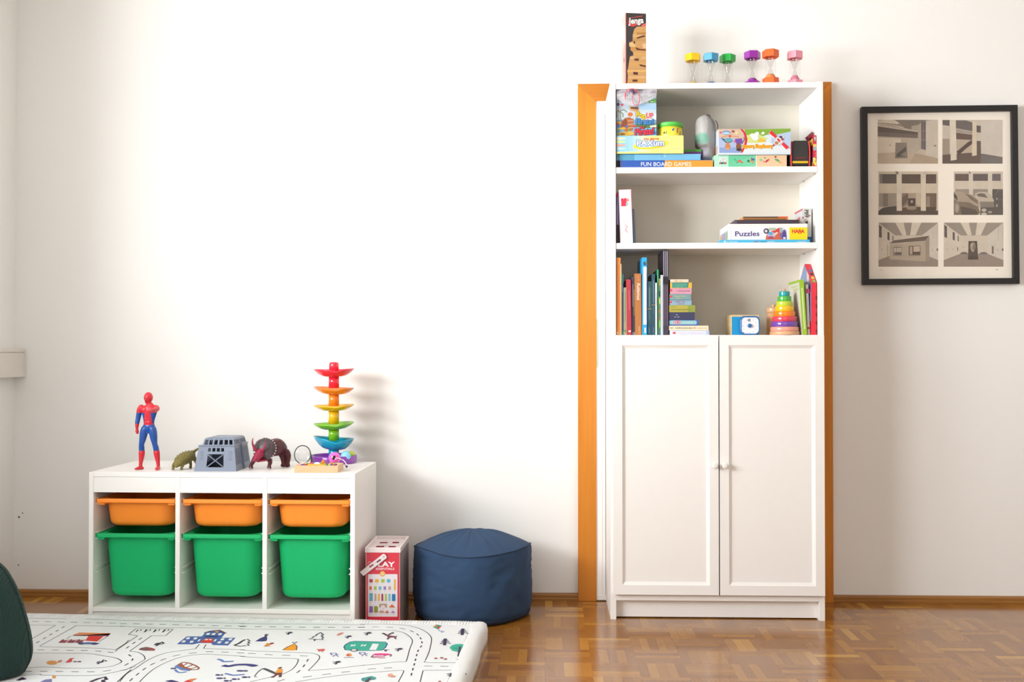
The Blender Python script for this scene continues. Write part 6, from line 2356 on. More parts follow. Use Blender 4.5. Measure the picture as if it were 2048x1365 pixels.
k = MB()
k.loft([(gp(345, 130)[0], -0.02, gp(345, 130)[1]), (gp(390, 138)[0], -0.022, gp(390, 138)[1]), (gp(425, 170)[0], -0.024, gp(425, 170)[1])], [0.0015] * 3, paint('#5d3a3f', rough=0.6), seg=8)
k.loft([(gp(530, 260)[0] + 0.001, -0.022, gp(530, 260)[1]), (gp(560, 340)[0] + 0.002, -0.026, gp(560, 340)[1]), (gp(572, 480)[0] + 0.002, -0.024, gp(570, 480)[1]), (gp(572, 700)[0] + 0.002, -0.02, gp(572, 700)[1])], [0.0016, 0.0022, 0.0016, 0.0016], paint('#5d3a3f', rough=0.6), seg=8)
k.build('cord', gb)

# mint box and the plane game on it
LK = crop(1380, 220, 10.92)
L2 = crop(1500, 240, 13.0)
c = Carton('game_box', 'flat mint green and beige box with wooden toy pictures under the aeroplane game', 'game box', 1428.5, 1573.5, 311.0, ZU, Y0, 0.2, '#b9ecd2', LK)
A = c.art
A.poly([(840, 990), (1450, 990), (1430, 1250), (840, 1250)], '#6fd3a5')
for q in range(5):
    A.poly([(860, 1180), (1450, 1000 + 50 * q), (1445, 1022 + 50 * q)], '#8fe0bb')
A.rect(1440, 990, 1460, 1250, '#f3f2e4'); A.rect(1458, 990, 2200, 1250, '#f5cfa8')
A.rect(635, 1045, 800, 1132, '#fbfdfb'); A.scribble(645, 1054, 795, 1086, '#8d9aa0'); A.scribble(650, 1096, 790, 1126, '#5f6c78')
for i, cc in enumerate(('#d34a5c', '#3a3d7c', '#4a9a62', '#e0453f')):
    A.rect(640 + 40 * i, 1142, 674 + 40 * i, 1185, cc)
A.poly([(950, 1070), (985, 1060), (1010, 1100), (1080, 1120), (1060, 1135), (990, 1110)], '#3fbf84'); A.poly([(1020, 1115), (1090, 1090), (1160, 1150), (1140, 1165), (1080, 1140)], '#e46a4a'); A.poly([(980, 1160), (1060, 1130), (1040, 1160)], '#5a8f78')
A.ell(1275, 1118, 28, 28, '#2f7a68'); A.rect(1335, 1040, 1360, 1110, '#b94a56'); A.ell(1385, 1085, 26, 26, '#4666b8'); A.rect(1300, 1115, 1380, 1140, '#e2b33c'); A.poly([(1340, 1140), (1390, 1140), (1370, 1175)], '#e8853f')
A.K = L2
A.ell(280, 1040, 36, 34, '#8fd0a2'); A.poly([(340, 990), (380, 965), (420, 1000), (400, 1015)], '#6bbb86'); A.poly([(310, 1060), (400, 1080), (480, 1010), (505, 1040), (410, 1120)], '#df5f63'); A.ell(440, 1065, 30, 26, '#c23c62')
A.ell(662, 965, 26, 26, '#b23a58'); A.poly([(640, 1010), (720, 1020), (775, 1080), (730, 1090), (650, 1045)], '#4fb07c'); A.poly([(740, 1085), (830, 1100), (780, 1140)], '#efb94c')
c.done(); zD = c.z1
c = Carton('game_box', 'wide aeroplane party game box with its picture upside down, on the mint box', 'game box', 1436.5, 1581.5, 258.2, zD, Y0 - 0.006, 0.18, '#dce9f3', LK)
A = c.art
A.poly([(620, 415), (1180, 410), (1260, 640), (1170, 935), (640, 935)], '#dcbfa8'); A.poly([(630, 600), (1180, 640), (1120, 935), (640, 935)], '#b4c2e4'); A.poly([(640, 820), (1120, 820), (1090, 940), (640, 940)], '#93a9dc')
A.poly([(1180, 420), (2210, 400), (2210, 560), (1700, 540), (1420, 620), (1240, 560)], '#86b33a'); A.poly([(1240, 560), (1420, 500), (1700, 620), (1560, 720), (1260, 720)], '#d9e48a')
A.poly([(1800, 560), (2210, 470), (2210, 900), (1700, 935)], '#bdd2ee'); A.poly([(1250, 740), (1700, 700), (2210, 860), (2210, 935), (1140, 935)], '#e8f0f6')
A.poly([(1095, 415), (1140, 415), (1215, 500), (1255, 640), (1235, 760), (1150, 935), (1100, 935), (1185, 780), (1205, 640), (1170, 510)], '#d8263b')
A.ell(790, 500, 90, 44, '#4d86c8'); A.ell(790, 505, 70, 30, '#a9cdea'); A.scribble(715, 490, 865, 525, '#ffffff'); A.rect(650, 475, 682, 515, '#d94a8c')
A.poly([(670, 610), (760, 640), (920, 640), (930, 690), (860, 720), (780, 720)], '#3f4a5e'); A.ell(840, 660, 88, 46, '#62aebd'); A.ell(822, 800, 58, 66, '#d38a55'); A.ell(822, 850, 50, 22, '#d9a860'); A.rect(795, 700, 850, 745, '#cb7f4e')
A.poly([(980, 635), (1130, 620), (1150, 740), (1010, 740)], '#7a4fae'); A.ell(1062, 800, 58, 76, '#8c5a3c'); A.ell(1070, 868, 60, 36, '#4b3a34'); A.line([(1140, 720), (1190, 640), (1170, 600)], 0.003, '#8c5a3c'); A.poly([(955, 700), (990, 640), (1010, 720)], '#c9568c')
A.line([(1060, 590), (960, 580), (860, 560), (680, 600)], 0.0042, '#dba27e', smooth=3); A.ell(870, 575, 22, 30, '#d44c50'); A.ell(940, 470, 34, 26, '#a35a4c'); A.ell(1020, 500, 46, 40, '#ead6a2')
A.ell(1420, 600, 80, 70, '#eef2f4', 18, 0.5); A.ell(1465, 520, 44, 40, '#fbfcfd'); A.ell(1360, 560, 50, 46, '#fbfdfb'); A.K = L2
A.poly([(200, 560), (260, 470), (400, 520), (400, 580)], '#f0c53e'); A.ell(340, 345, 40, 36, '#f3f7ee'); A.poly([(265, 375), (330, 330), (340, 375)], '#f3f7ee')
A.poly([(545, 265), (705, 425), (640, 500), (480, 360)], '#f4efee'); A.poly([(548, 270), (705, 425), (660, 480), (495, 350)], '#e8303a')
A.poly([(860, 575), (1025, 720), (930, 790), (790, 650)], '#f4efee'); A.poly([(865, 580), (1020, 715), (940, 770), (815, 640)], '#e8303a')
A.poly([(690, 440), (730, 460), (860, 570), (780, 640), (700, 660), (575, 700), (640, 560)], '#efe3e0'); A.poly([(690, 500), (740, 480), (795, 545), (760, 590)], '#e2342f'); A.ell(690, 600, 48, 44, '#b9865c'); A.poly([(575, 700), (610, 620), (660, 660)], '#c9303a')
A.ell(818, 470, 74, 68, '#e9e2e4'); A.ell(800, 445, 44, 30, '#3b3f66'); A.ell(840, 500, 40, 36, '#a9555c')
A.K = LK
A.outlined('Looping Louie', 1150, 752, 1785, 856, '#ea7a1e', '#f9d428', 9, bold=0.02, rot=2)
c.left_art(lambda a: (a.rect(0, 0, 1, 1, '#dfe6ef'), a.rect(0.1, 0.1, 0.6, 0.4, '#d9b49a'), a.rect(0.3, 0.5, 0.9, 0.9, '#b8c6e6')))
c.bottom_art(lambda a: (a.rect(0, 0, 1, 1, '#a59d94'), a.rect(0.2, 0.02, 0.3, 0.5, '#c07a6c'), a.rect(0.5, 0.02, 0.62, 0.4, '#8a8f88'), a.rect(0.8, 0.02, 0.9, 0.4, '#88a0a8')))
c.done()

# black toy case with red edges and yellow stripe
cy_ = Y0 + 0.004
ca, cb = at(1580.5, 300, cy_).x, at(1620.5, 300, cy_).x
ch = at(1600, 281.5, cy_).z - ZU
case = thing('toy_case', 'black zipped toy case with red edges and yellow stripe on the upper shelf', 'case', ((ca + cb) / 2, cy_, ZU + EPS))
w = (cb - ca) / 2
CB = paint('#33312f', rough=0.55, k=0.85)
k = MB()
prof = [(-w * 0.96, 0.006), (-w, ch * 0.2), (-w, ch * 0.75), (-w * 0.9, ch * 0.96), (-w * 0.7, ch), (w * 0.7, ch), (w * 0.9, ch * 0.96), (w, ch * 0.75), (w, ch * 0.2), (w * 0.96, 0.006)]
R = []
for y, f in ((0.004, 0.86), (0.0, 0.82), (0.0, 0.8)):
    pass
k.prism([(x * 0.86, 0, z) for x, z in reversed(prof)], (0, 0.15, 0), CB)
k.build('case_body', case, bevel=0.002)
for s in (-1, 1):
    k = MB()
    k.loft([(s * w * 0.9, -0.001, 0.004), (s * w * 0.93, -0.003, ch * 0.3), (s * w * 0.92, -0.003, ch * 0.7), (s * w * 0.84, -0.001, ch * 0.95)], [(0.0028, 0.003)] * 4, paint('#d9262c', rough=0.4, k=0.85), seg=10)
    k.build('red_edge', case)
    k = MB(); k.box(s * w * 0.97 - 0.003, s * w * 0.97 + 0.003, 0.006, 0.15, 0.002, ch * 0.93, paint('#2b2022', rough=0.6)); k.build('side_wall', case, bevel=0.002)
k = MB(); k.box(-w * 0.78, w * 0.78, -0.0026, 0.002, ch * 0.135, ch * 0.215, paint('#f3c522', rough=0.4)); k.build('yellow_stripe', case, bevel=0.0008)
k = MB(); k.box(-w * 0.5, w * 0.5, -0.0012, 0.001, ch * 0.31, ch * 0.36, paint('#7d2a28', rough=0.5)); k.build('red_stripe', case)

# red patterned card box against the right side
L2 = crop(1500, 240, 13.0)
c = Carton('game_box', 'narrow red card game box with yellow patterns leaning at the right end of the shelf', 'game box', 1625.5, 1635.8, 270.5, ZU, Y0, 0.13, '#d3263f', L2)
A = c.art
A.poly([(1625, 990), (1690, 970), (1750, 1060), (1765, 1170), (1700, 1200), (1610, 1100)], '#f3dc6c'); A.ell(1700, 1080, 26, 40, '#d9a93c'); A.rect(1640, 630, 1755, 700, '#f7c865'); A.poly([(1640, 705), (1750, 705), (1740, 790), (1650, 800)], '#9db0b4')
A.ell(1690, 490, 32, 70, '#9a8f90'); A.ell(1690, 480, 16, 40, '#d8cfd0'); A.line([(1680, 880), (1740, 860), (1730, 930), (1690, 940)], 0.0016, '#f0c3c6')
c.left_art(lambda a: (a.rect(0, 0, 1, 1, '#9c1c34'), a.rect(0, 0.0, 1, 0.16, '#d9c23c'), a.rect(0, 0.16, 1, 0.34, '#2f5f9c'), a.rect(0, 0.7, 1, 0.9, '#e9c440')))
# pointed lid flap
k2 = c.k
o = c.done()
fl = MB()
p0, p1, p2 = [Vector(at(*L2(x, y), Y0 + d)) - c.loc for x, y, d in ((1545, 495, 0.02), (1480, 430, 0.02), (1622, 300, 0.03))]
p3 = Vector(at(*L2(1650, 400), Y0 + 0.03)) - c.loc
fl.prism([p0, p1, p2, p3], (0, 0.03, 0), paint('#8f1f38', rough=0.4))
f_o = fl.build('lid_flap', o)

# ================================================================ middle shelf
MK = crop(1210, 340, 4.551)
Ym = BF + 0.012
c = Carton('game_box', 'tall white box with pink edges standing at the left of the middle shelf', 'game box', 1240.5, 1266.0, 379.5, ZM, Ym, 0.17, '#fbf6f6', MK, lean=math.radians(-1.7))
A = c.art
A.line([(118, 180), (236, 178), (262, 655), (140, 655)], 0.0022, '#e5405f', closed=True)
A.poly([(146, 262), (160, 256), (162, 262), (176, 262), (178, 256), (198, 258), (195, 330), (148, 332), (146, 318), (152, 314), (146, 308), (150, 292), (145, 286)], '#e2304f'); A.ell(205, 275, 14, 14, '#ee8a78'); A.ell(200, 310, 12, 16, '#9fc0c0')
A.line([(170, 440), (182, 520), (190, 570)], 0.0014, '#efb9c2'); A.line([(190, 430), (200, 500), (212, 560)], 0.0014, '#f3cdd2'); A.line([(185, 500), (202, 520), (188, 545), (206, 572)], 0.002, '#e0506c')
c.done()
c = Carton('game_box', 'thin purple and pink box end wedged beside the tall white box', 'game box', 1233.3, 1237.6, 385, ZM, Ym + 0.012, 0.12, '#8f7fc4', MK)
c.art.rect(100, 180, 118, 250, '#e4264a'); c.art.rect(100, 500, 130, 700, '#1c1a20'); c.art.rect(100, 330, 112, 500, '#b9b4e0')
c.done()
c = Carton('book', 'thin slate blue book leaning behind the tall white box', 'book', 1267.5, 1272.0, 418, ZM, Ym + 0.03, 0.14, '#5f7d99', MK, lean=math.radians(-3.0))
c.done()

QK = crop(1430, 400, 9.752)
c = Carton('game_box', 'flat sky blue box at the bottom of the right hand pile on the middle shelf', 'game box', 1440.5, 1619.5, 480.2, ZM, Ym, 0.2, '#4fbfe8', QK)
A = c.art
A.ell(190, 812, 16, 16, '#f0fbff'); A.scribble(215, 798, 435, 828, '#bfe9f8'); A.scribble(765, 798, 860, 828, '#b04a74'); A.scribble(880, 798, 1000, 828, '#3c92c4'); A.scribble(1020, 798, 1185, 828, '#d5f0fa'); A.scribble(1605, 798, 1775, 828, '#d5f0fa')
c.done(); zE = c.z1
c = Carton('game_box', 'white puzzle box with purple lettering and a yellow end panel', 'game box', 1456.5, 1614.8, 448.2, zE, Ym + 0.004, 0.19, '#f4f6fb', QK)
A = c.art
A.rect(262, 470, 1750, 532, '#fdfaf5'); A.rect(300, 540, 318, 775, '#e6eaf2')
A.text('Puzzles', 392, 612, 868, 710, '#4d3c85', 0.02, slope=0.05)
A.line([(392, 622), (440, 618)], 0.0018, '#4d3c85'); A.line([(396, 706), (436, 704)], 0.0018, '#4d3c85')
A.rect(1450, 538, 1812, 780, '#ffe416'); A.text('HABA', 1500, 575, 1748, 650, '#e2402c', 0.05); A.ell(1655, 632, 36, 30, '#e2402c'); A.ell(1655, 636, 14, 12, '#ffe416')
A.poly([(985, 775), (1000, 700), (1040, 640), (1260, 540), (1300, 560), (1310, 775)], '#d9694a'); A.rect(1050, 545, 1190, 600, '#b9c8b0'); A.ell(1100, 690, 78, 64, '#c7b9d8'); A.ell(1085, 655, 44, 34, '#5ab0da'); A.poly([(1130, 620), (1230, 560), (1260, 600), (1200, 680)], '#e0413f'); A.ell(1185, 660, 50, 20, '#f0d9d2', 14, -0.6)
A.ell(1090, 735, 60, 26, '#b94a70'); A.ell(1000, 610, 56, 54, '#5a4d6b'); A.ell(995, 610, 26, 26, '#e9e4ee'); A.rect(1260, 545, 1330, 640, '#a7b8bd'); A.ell(1290, 700, 26, 50, '#7f6fa8')
A.poly([(1310, 620), (1385, 610), (1400, 770), (1310, 770)], '#5b4b95'); A.ell(1352, 575, 36, 34, '#f3f0f4'); A.ell(1355, 745, 30, 20, '#e8e2ee'); A.ell(1350, 600, 26, 20, '#7a67ae')
c.left_art(lambda a: (a.rect(0.05, 0.05, 0.95, 0.62, '#c5ccd6'), a.rect(0.35, 0.1, 0.7, 0.58, '#b7a0c4'), a.rect(0.75, 0.08, 0.92, 0.5, '#e0b24c'), a.rect(0.1, 0.1, 0.3, 0.55, '#9ec08a')))
c.done(); zF = c.z1
c = Carton('game_box', 'thin dark box lying on the white puzzle box', 'game box', 1469.5, 1598.5, 440.2, zF, Ym + 0.012, 0.16, '#463a46', QK)
c.art.rect(395, 415, 425, 470, '#6f6472'); c.art.rect(1440, 380, 1640, 440, '#3f3a44')
c.done(); zG = c.z1
c = Carton('game_box', 'thin orange box topmost on the middle shelf pile', 'game box', 1486.5, 1576.0, 433.6, zG, Ym + 0.018, 0.16, '#b07a3c', QK)
A = c.art
A.rect(548, 325, 1420, 350, '#4b3232'); A.rect(1230, 318, 1420, 352, '#e8562e'); A.rect(548, 372, 1400, 384, '#6b4526'); A.poly([(1390, 350), (1420, 330), (1412, 400), (1395, 400)], '#f0823c')
c.left_art(lambda a: a.rect(0, 0, 1, 1, '#f09a4a'))
c.done()
c = Carton('game_box', 'upright grey card box with vertical black lettering beside the puzzle pile', 'game box', 1620.8, 1631, 420.0, ZM, Ym + 0.05, 0.12, '#c9c9c4', QK) if False else None
gq = at(1604.5, 417, Ym + 0.03)
c = Carton('game_box', 'upright grey box with vertical black lettering at the right end of the middle shelf', 'game box', 1604.5, 1623.0, 417.0, ZM, Ym + 0.055, 0.12, '#d2d2cc', QK)
A = c.art
A.text('PIFF', 1745, 195, 1825, 350, '#3c3a3a', 0.04, rot=1); A.ell(1770, 410, 44, 46, '#b9a49a'); A.ell(1790, 440, 30, 26, '#4a4444'); A.ell(1718, 350, 16, 22, '#c2405c'); A.rect(1830, 295, 1860, 325, '#b23c50'); A.rect(1800, 720, 1900, 840, '#2a5f9a')
c.left_art(lambda a: (a.rect(0, 0, 1, 1, '#e6e9ec'), a.rect(0, 0.94, 1, 1, '#d8707a'), a.poly([(0.3, 0.62), (0.7, 0.6), (0.75, 0.78), (0.3, 0.8)], '#e27a70'), a.rect(0.1, 0.4, 0.9, 0.5, '#b9d4de')))
c.done()

# ================================================================ lower shelf: standing books
BK = crop(1225, 490, 7.375)
Yb = BF + 0.010


def book(x0, x1, top, color, label, depth=0.15, dy=0.0, fn=None, lean=0.0, pages=True):
    u0, v0 = BK(x0, top); u1, _ = BK(x1, top)
    c = Carton('book', label, 'book', u0, u1, v0, ZL, Yb + dy, depth, color, BK, 'books standing on the lower open shelf', lean=lean)
    if fn:
        fn(c.art)
    if pages and c.w > 0.008:
        t = 0.0016
        c.k.box(-c.w / 2 + t, c.w / 2 - t, 0.004, depth - 0.003, c.h - 0.0004, c.h + 0.0003, paint('#efe6d6', rough=0.8))
    c.done(0.0012)
    return c


book(58, 119, 190, '#f5963a', 'tall orange book nearest the side panel on the lower shelf', 0.17, 0, lambda A: (A.ell(75, 1300, 16, 14, '#f8e7cf'), A.rect(80, 255, 92, 275, '#f9c88f')))
book(120, 133, 280, '#d9cfae', 'very thin cream book beside the tall orange book', 0.15)
book(135, 162, 435, '#2e3f5c', 'thin dark blue book with a teal top band', 0.14, 0.002, lambda A: (A.rect(135, 435, 162, 575, '#257f73'), A.rect(142, 590, 152, 700, '#6b7ca0'), A.rect(135, 1280, 162, 1330, '#2c7a74')))
book(165, 208, 630, '#a5a07c', 'short olive grey book between dark blue and red books', 0.13, 0.0, lambda A: (A.line([(188, 690), (188, 1130)], 0.0018, '#5f7a58'), A.rect(178, 1250, 196, 1290, '#4f8a5a')))
book(209, 278, 512, '#bf3244', 'red book between olive grey and dark navy books', 0.15, 0.0, lambda A: (A.line([(242, 670), (250, 960)], 0.0014, '#dc8f98'), A.rect(236, 1262, 270, 1290, '#f1d9c4')), lean=math.radians(-0.5))
book(281, 329, 470, '#3c3a52', 'dark navy book beside the brown orange book', 0.15, 0.006, lambda A: (A.line([(300, 580), (300, 910)], 0.0036, '#8f8d9a'), A.line([(318, 660), (318, 1045)], 0.003, '#8d8152'), A.rect(296, 1292, 328, 1324, '#d9d6d4'), A.rect(302, 1298, 320, 1318, '#3c3a52')))
book(333, 428, 425, '#c2793a', 'thick brown orange book with white vertical title', 0.16, 0.0, lambda A: (A.text('Autismus', 360, 560, 410, 815, '#f4e7d6', 0.02, rot=1), A.scribble(374, 468, 394, 530, '#dcb98c'), A.scribble(386, 1192, 408, 1305, '#e7cfae')), lean=math.radians(-0.4))
book(437, 506, 187, '#1fb0f2', 'tall bright blue book with white spine label', 0.2, -0.004, lambda A: (A.rect(455, 325, 502, 1178, '#f7fafc'), A.line([(478, 350), (478, 1140)], 0.0016, '#cdd2d6'), A.ell(478, 275, 24, 30, '#3f4b7c'), A.ell(492, 262, 12, 14, '#4fa052'), A.rect(470, 1222, 494, 1302, '#e6f5fb')))
book(512, 576, 540, '#265560', 'dark teal book beside the tall bright blue book', 0.15, 0.0, lambda A: (A.rect(512, 940, 576, 952, '#b9973f'), A.line([(545, 625), (545, 920)], 0.0017, '#9fb0ae'), A.line([(540, 970), (540, 1100)], 0.0014, '#6f8c90'), A.rect(512, 1150, 576, 1330, '#26506a'), A.line([(540, 1220), (540, 1300)], 0.0016, '#7f9ab0')))
book(579, 628, 430, '#1f5363', 'taller dark teal book next to a thin white book', 0.15, 0.0, lambda A: (A.rect(579, 882, 628, 893, '#c08a45'), A.line([(605, 520), (605, 860)], 0.0018, '#8fa6ac'), A.line([(605, 910), (605, 1020)], 0.0013, '#6f8c98'), A.line([(606, 1215), (606, 1310)], 0.0013, '#7f9aa6')))
book(631, 657, 560, '#f3f0ec', 'thin white book between dark teal and green books', 0.13, 0.0, lambda A: A.line([(645, 700), (645, 900)], 0.0014, '#9aa3b4'))
book(658, 683, 362, '#169a6c', 'thin tall green book between two lighter thin books', 0.16, 0.004)
book(684, 706, 498, '#5a7a4c', 'thin picture book with yellow, red and green spine', 0.14, 0.002, lambda A: (A.rect(684, 498, 706, 600, '#c2a24a'), A.ell(696, 830, 9, 50, '#d9e04a'), A.ell(696, 980, 9, 30, '#e2654a'), A.ell(696, 1090, 9, 30, '#d94a3c'), A.ell(695, 1170, 9, 60, '#9fcb45'), A.rect(684, 680, 706, 760, '#2c3a52'), A.rect(684, 1280, 706, 1330, '#5f6fb8')))
book(709, 745, 445, '#cfdde0', 'thin pale white book with a red top edge beside the purple notebooks', 0.15, 0.0, lambda A: A.rect(704, 445, 716, 490, '#cf5f58'))
NP = [(749, 775, 70, 'first'), (777, 797, 76, 'second'), (799, 826, 84, 'third')]
for (x0, x1, tp, nm), lb in zip(NP, ('dark purple notebook with white page edges, next to the pale white book', 'narrow dark purple notebook in the middle of the three notebooks', 'dark purple notebook beside the pile of lying books')):
    def fn(A, x0=x0, x1=x1):
        w = x1 - x0
        A.rect(x0 + w * 0.18, 95, x0 + w * 0.42, 470, '#d9d2dc'); A.rect(x0 + w * 0.1, 470, x0 + w * 0.9, 585, '#2a2433'); A.rect(x0 + w * 0.2, 590, x0 + w * 0.45, 1190, '#8d7890'); A.rect(x0 + w * 0.6, 620, x0 + w * 0.8, 1100, '#6b4a52')
    book(x0, x1, tp, '#3b3148', lb, 0.19, 0.0, fn, pages=False)

# ---- lying pile
CKK = crop(1320, 540, 9.75)
pile = [(190, 960, 1185, '#dfe3f6', 'pale blue book at the very bottom of the lying pile', lambda A: (A.ell(278, 1232, 32, 22, '#e84a5c'), A.scribble(375, 1225, 860, 1248, '#efc4da'), A.rect(900, 1190, 955, 1262, '#b9c8f2'))),
        (176, 946, 1090, '#f4e6c6', 'cream book with dark title second from the bottom of the pile', lambda A: (A.scribble(200, 1118, 630, 1150, '#7d5c50'), A.ell(675, 1135, 16, 18, '#ea8a6c'), A.scribble(715, 1125, 930, 1146, '#d8a892'))),
        (178, 755, 976, '#4a63b8', 'blue book with red number and turquoise label in the pile', lambda A: (A.poly([(178, 1000), (200, 988), (700, 990), (722, 1030), (700, 1066), (200, 1064), (178, 1050)], '#9bd6d8'), A.text('100', 258, 985, 405, 1062, '#f6e6ea', 0.06), A.text('100', 264, 990, 400, 1056, '#d9325c', 0.015), A.scribble(440, 1008, 650, 1050, '#c9ecef'))),
        (182, 676, 830, '#36395e', 'dark navy book in the lying pile', lambda A: (A.scribble(280, 862, 350, 888, '#bfc0cf'), A.scribble(280, 905, 380, 932, '#bfc0cf'))),
        (180, 687, 692, '#bcb247', 'olive yellow book in the middle of the lying pile', lambda A: (A.rect(545, 692, 690, 828, '#97a646'), A.scribble(215, 712, 335, 734, '#8c8a3c'), A.scribble(215, 758, 610, 790, '#7c8440'))),
        (184, 616, 590, '#8fb7cc', 'light blue book with red round mark in the pile', lambda A: (A.ell(210, 630, 30, 20, '#ea4a55'), A.scribble(290, 600, 495, 634, '#b45a86'), A.scribble(340, 648, 480, 674, '#b45a86'))),
        (188, 605, 476, '#7ba3a8', 'grey teal book with yellow lettering in the pile', lambda A: (A.ell(212, 523, 28, 22, '#ea4a55'), A.scribble(282, 498, 508, 526, '#d9cf6c'), A.scribble(320, 540, 462, 566, '#d9cf6c'))),
        (196, 616, 360, '#dd9fb2', 'pink book with purple lettering near the top of the pile', lambda A: (A.ell(216, 402, 26, 26, '#ea4a5c'), A.scribble(295, 395, 575, 426, '#a2508a'))),
        (197, 622, 250, '#e9bb38', 'yellow and teal book second from the top of the pile', lambda A: (A.poly([(240, 252), (548, 252), (535, 350), (232, 350)], '#4b9f92'), A.poly([(548, 252), (558, 252), (545, 350), (535, 350)], '#2f5f74'), A.scribble(270, 272, 510, 300, '#8ec98c'), A.scribble(310, 310, 470, 334, '#8ec98c'))),
        (200, 556, 186, '#e9d9bd', 'small cream book on the very top of the lying pile', lambda A: (A.scribble(285, 202, 350, 230, '#e0703a'), A.scribble(370, 208, 435, 228, '#e3b04a')))]
zz = ZL
for n_, (x0, x1, top, col, lab, fn) in enumerate(pile):
    u0, v0 = CKK(x0, top); u1, _ = CKK(x1, top)
    c = Carton('book', lab, 'book', u0, u1, v0, zz, Yb + 0.002 * (n_ % 3), 0.14, col, CKK, 'books lying in a pile on the lower open shelf')
    fn(c.art)
    c.k.box(c.w / 2 - 0.0002, c.w / 2 + 0.0002, 0.004, c.depth - 0.004, 0.0016, c.h - 0.0016, paint('#efe6d6', rough=0.8))
    c.done(0.0012)
    zz = c.z1

# ---- wooden box with blue front and the timer before it
TK6 = crop(1420, 500, 7.183)
c = Carton('wooden_box', 'pale wooden toy box with a bright blue front panel on the lower shelf', 'toy box', 1462.2, 1519.0, 630.2, ZL, Yb + 0.045, 0.11, wood('#ecd3a4', '#d9b982', 'y', 0.5, 0.88), TK6)
A = c.art
A.rect(312, 962, 700, 1224, '#19a0d8')
c.done(0.0015)
tmy = Yb + 0.014
t0, t1 = at(*TK6(434, 1220), tmy), at(*TK6(718, 950), tmy)
th = t1.z - ZL - EPS
tw = t1.x - t0.x
timer = thing('kitchen_timer', 'square blue and white dial timer standing before the wooden box', 'timer', ((t0.x + t1.x) / 2, tmy, ZL + EPS))
k = MB()


def rsq(hx, hz, r, y, cz, n=7):
    out = []
    for q, (sx_, sz_) in enumerate(((1, 1), (-1, 1), (-1, -1), (1, -1))):
        for j in range(n + 1):
            a = PI / 2 * (q + j / n)
            out.append((sx_ * (hx - r) + r * math.cos(a), y, cz + sz_ * (hz - r) + r * math.sin(a)))
    return out


TB = paint('#2f78bd', rough=0.3, k=0.85, coat=0.2)
czz = th / 2
k.rings([rsq(tw / 2 - 0.003, th / 2 - 0.003, 0.016, 0.024, czz), rsq(tw / 2, th / 2, 0.018, 0.020, czz), rsq(tw / 2, th / 2, 0.018, 0.003, czz), rsq(tw / 2 - 0.002, th / 2 - 0.002, 0.017, 0.0, czz), rsq(tw / 2 - 0.0052, th / 2 - 0.0052, 0.014, 0.0, czz), rsq(tw / 2 - 0.0056, th / 2 - 0.0056, 0.014, 0.002, czz)], TB)
k.build('shell', timer)
k = MB()
k.rings([rsq(tw / 2 - 0.0056, th / 2 - 0.0056, 0.0135, 0.003, czz), rsq(tw / 2 - 0.0056, th / 2 - 0.0056, 0.0135, 0.0008, czz)], paint('#f7f6fb', rough=0.3, k=0.87), False)
TLOC = Vector(((t0.x + t1.x) / 2, tmy, ZL + EPS))
A = Art(k, TLOC + Vector((0, 0.0008, 0)), (0, -1, 0), Matrix.Translation(-TLOC), TK6)
for i in range(12):
    a = 2 * PI * i / 12
    A.ell(572 + 98 * math.sin(a), 1093 - 98 * math.cos(a), 8, 5, '#aeb6c9')
A.text('42', 540, 990, 582, 1030, '#57607c', 0.04); A.ell(482, 1190, 12, 6, '#8c94ac')
k.build('dial', timer)
p = at(*TK6(572, 1090), tmy - 0.006) - TLOC
k = MB(); k.lathe([(0.0074, 0), (0.0074, 0.006), (0.0066, 0.0078), (0.003, 0.0082)], paint('#2470b4', rough=0.3, k=0.85), seg=28)
k.build('knob', timer, loc=(p.x, 0.0012, p.z), rot=(PI / 2, 0, 0))

# ---- stacking rings
sy = Yb + 0.04
sc_ = at(1569, 660, sy)
stack = thing('stacking_rings', 'rainbow wooden stacking rings tower on the lower shelf', 'stacking toy', (sc_.x, sy, ZL + EPS))
RX = crop(1420, 500, 7.183)
spec = [(1175, 1226, 845, 1272, None, 'base'), (1110, 1174, 858, 1266, '#f2a58f', 'ring'), (1035, 1109, 870, 1252, '#7a4cb0', 'ring'), (962, 1034, 884, 1234, '#e8435c', 'ring'), (886, 961, 912, 1218, '#ff8a1c', 'ring'),
        (812, 885, 936, 1206, '#ffc41c', 'ring'), (744, 811, 954, 1190, '#c6d935', 'ring'), (670, 743, 978, 1172, '#55b748', 'ring'), (600, 669, 1003, 1156, '#16a3a8', 'ring')]
zp = 0.0
BEECH = wood('#e9b98d', '#d39a6b', 'x', 0.35, 0.88, coat=0.2)
for i, (y0, y1, xa, xb, cc, nm) in enumerate(spec):
    z1 = at(*RX(1065, y0), sy).z - ZL - EPS
    r = (at(*RX(xb, y0), sy).x - at(*RX(xa, y0), sy).x) / 2
    mt = BEECH if cc is None else paint(cc, rough=0.16, k=0.88, coat=0.5, grain=0.01)
    k = MB()
    h = z1 - zp
    k.lathe([(r * 0.5, zp), (r * 0.975, zp), (r, zp + h * 0.1), (r, zp + h * 0.9), (r * 0.975, z1), (r * 0.5, z1)], mt, seg=48)
    k.build('base' if nm == 'base' else 'ring', stack)
    zp = z1
pz_ = at(*RX(1085, 558), sy).z - ZL - EPS
k = MB(); k.lathe([(0.003, zp - 0.002), (0.0034, zp + 0.0008), (0.0052, zp + (pz_ - zp) * 0.45), (0.0048, zp + (pz_ - zp) * 0.8), (0.0018, pz_)], BEECH, seg=24)
k.build('peg', stack)

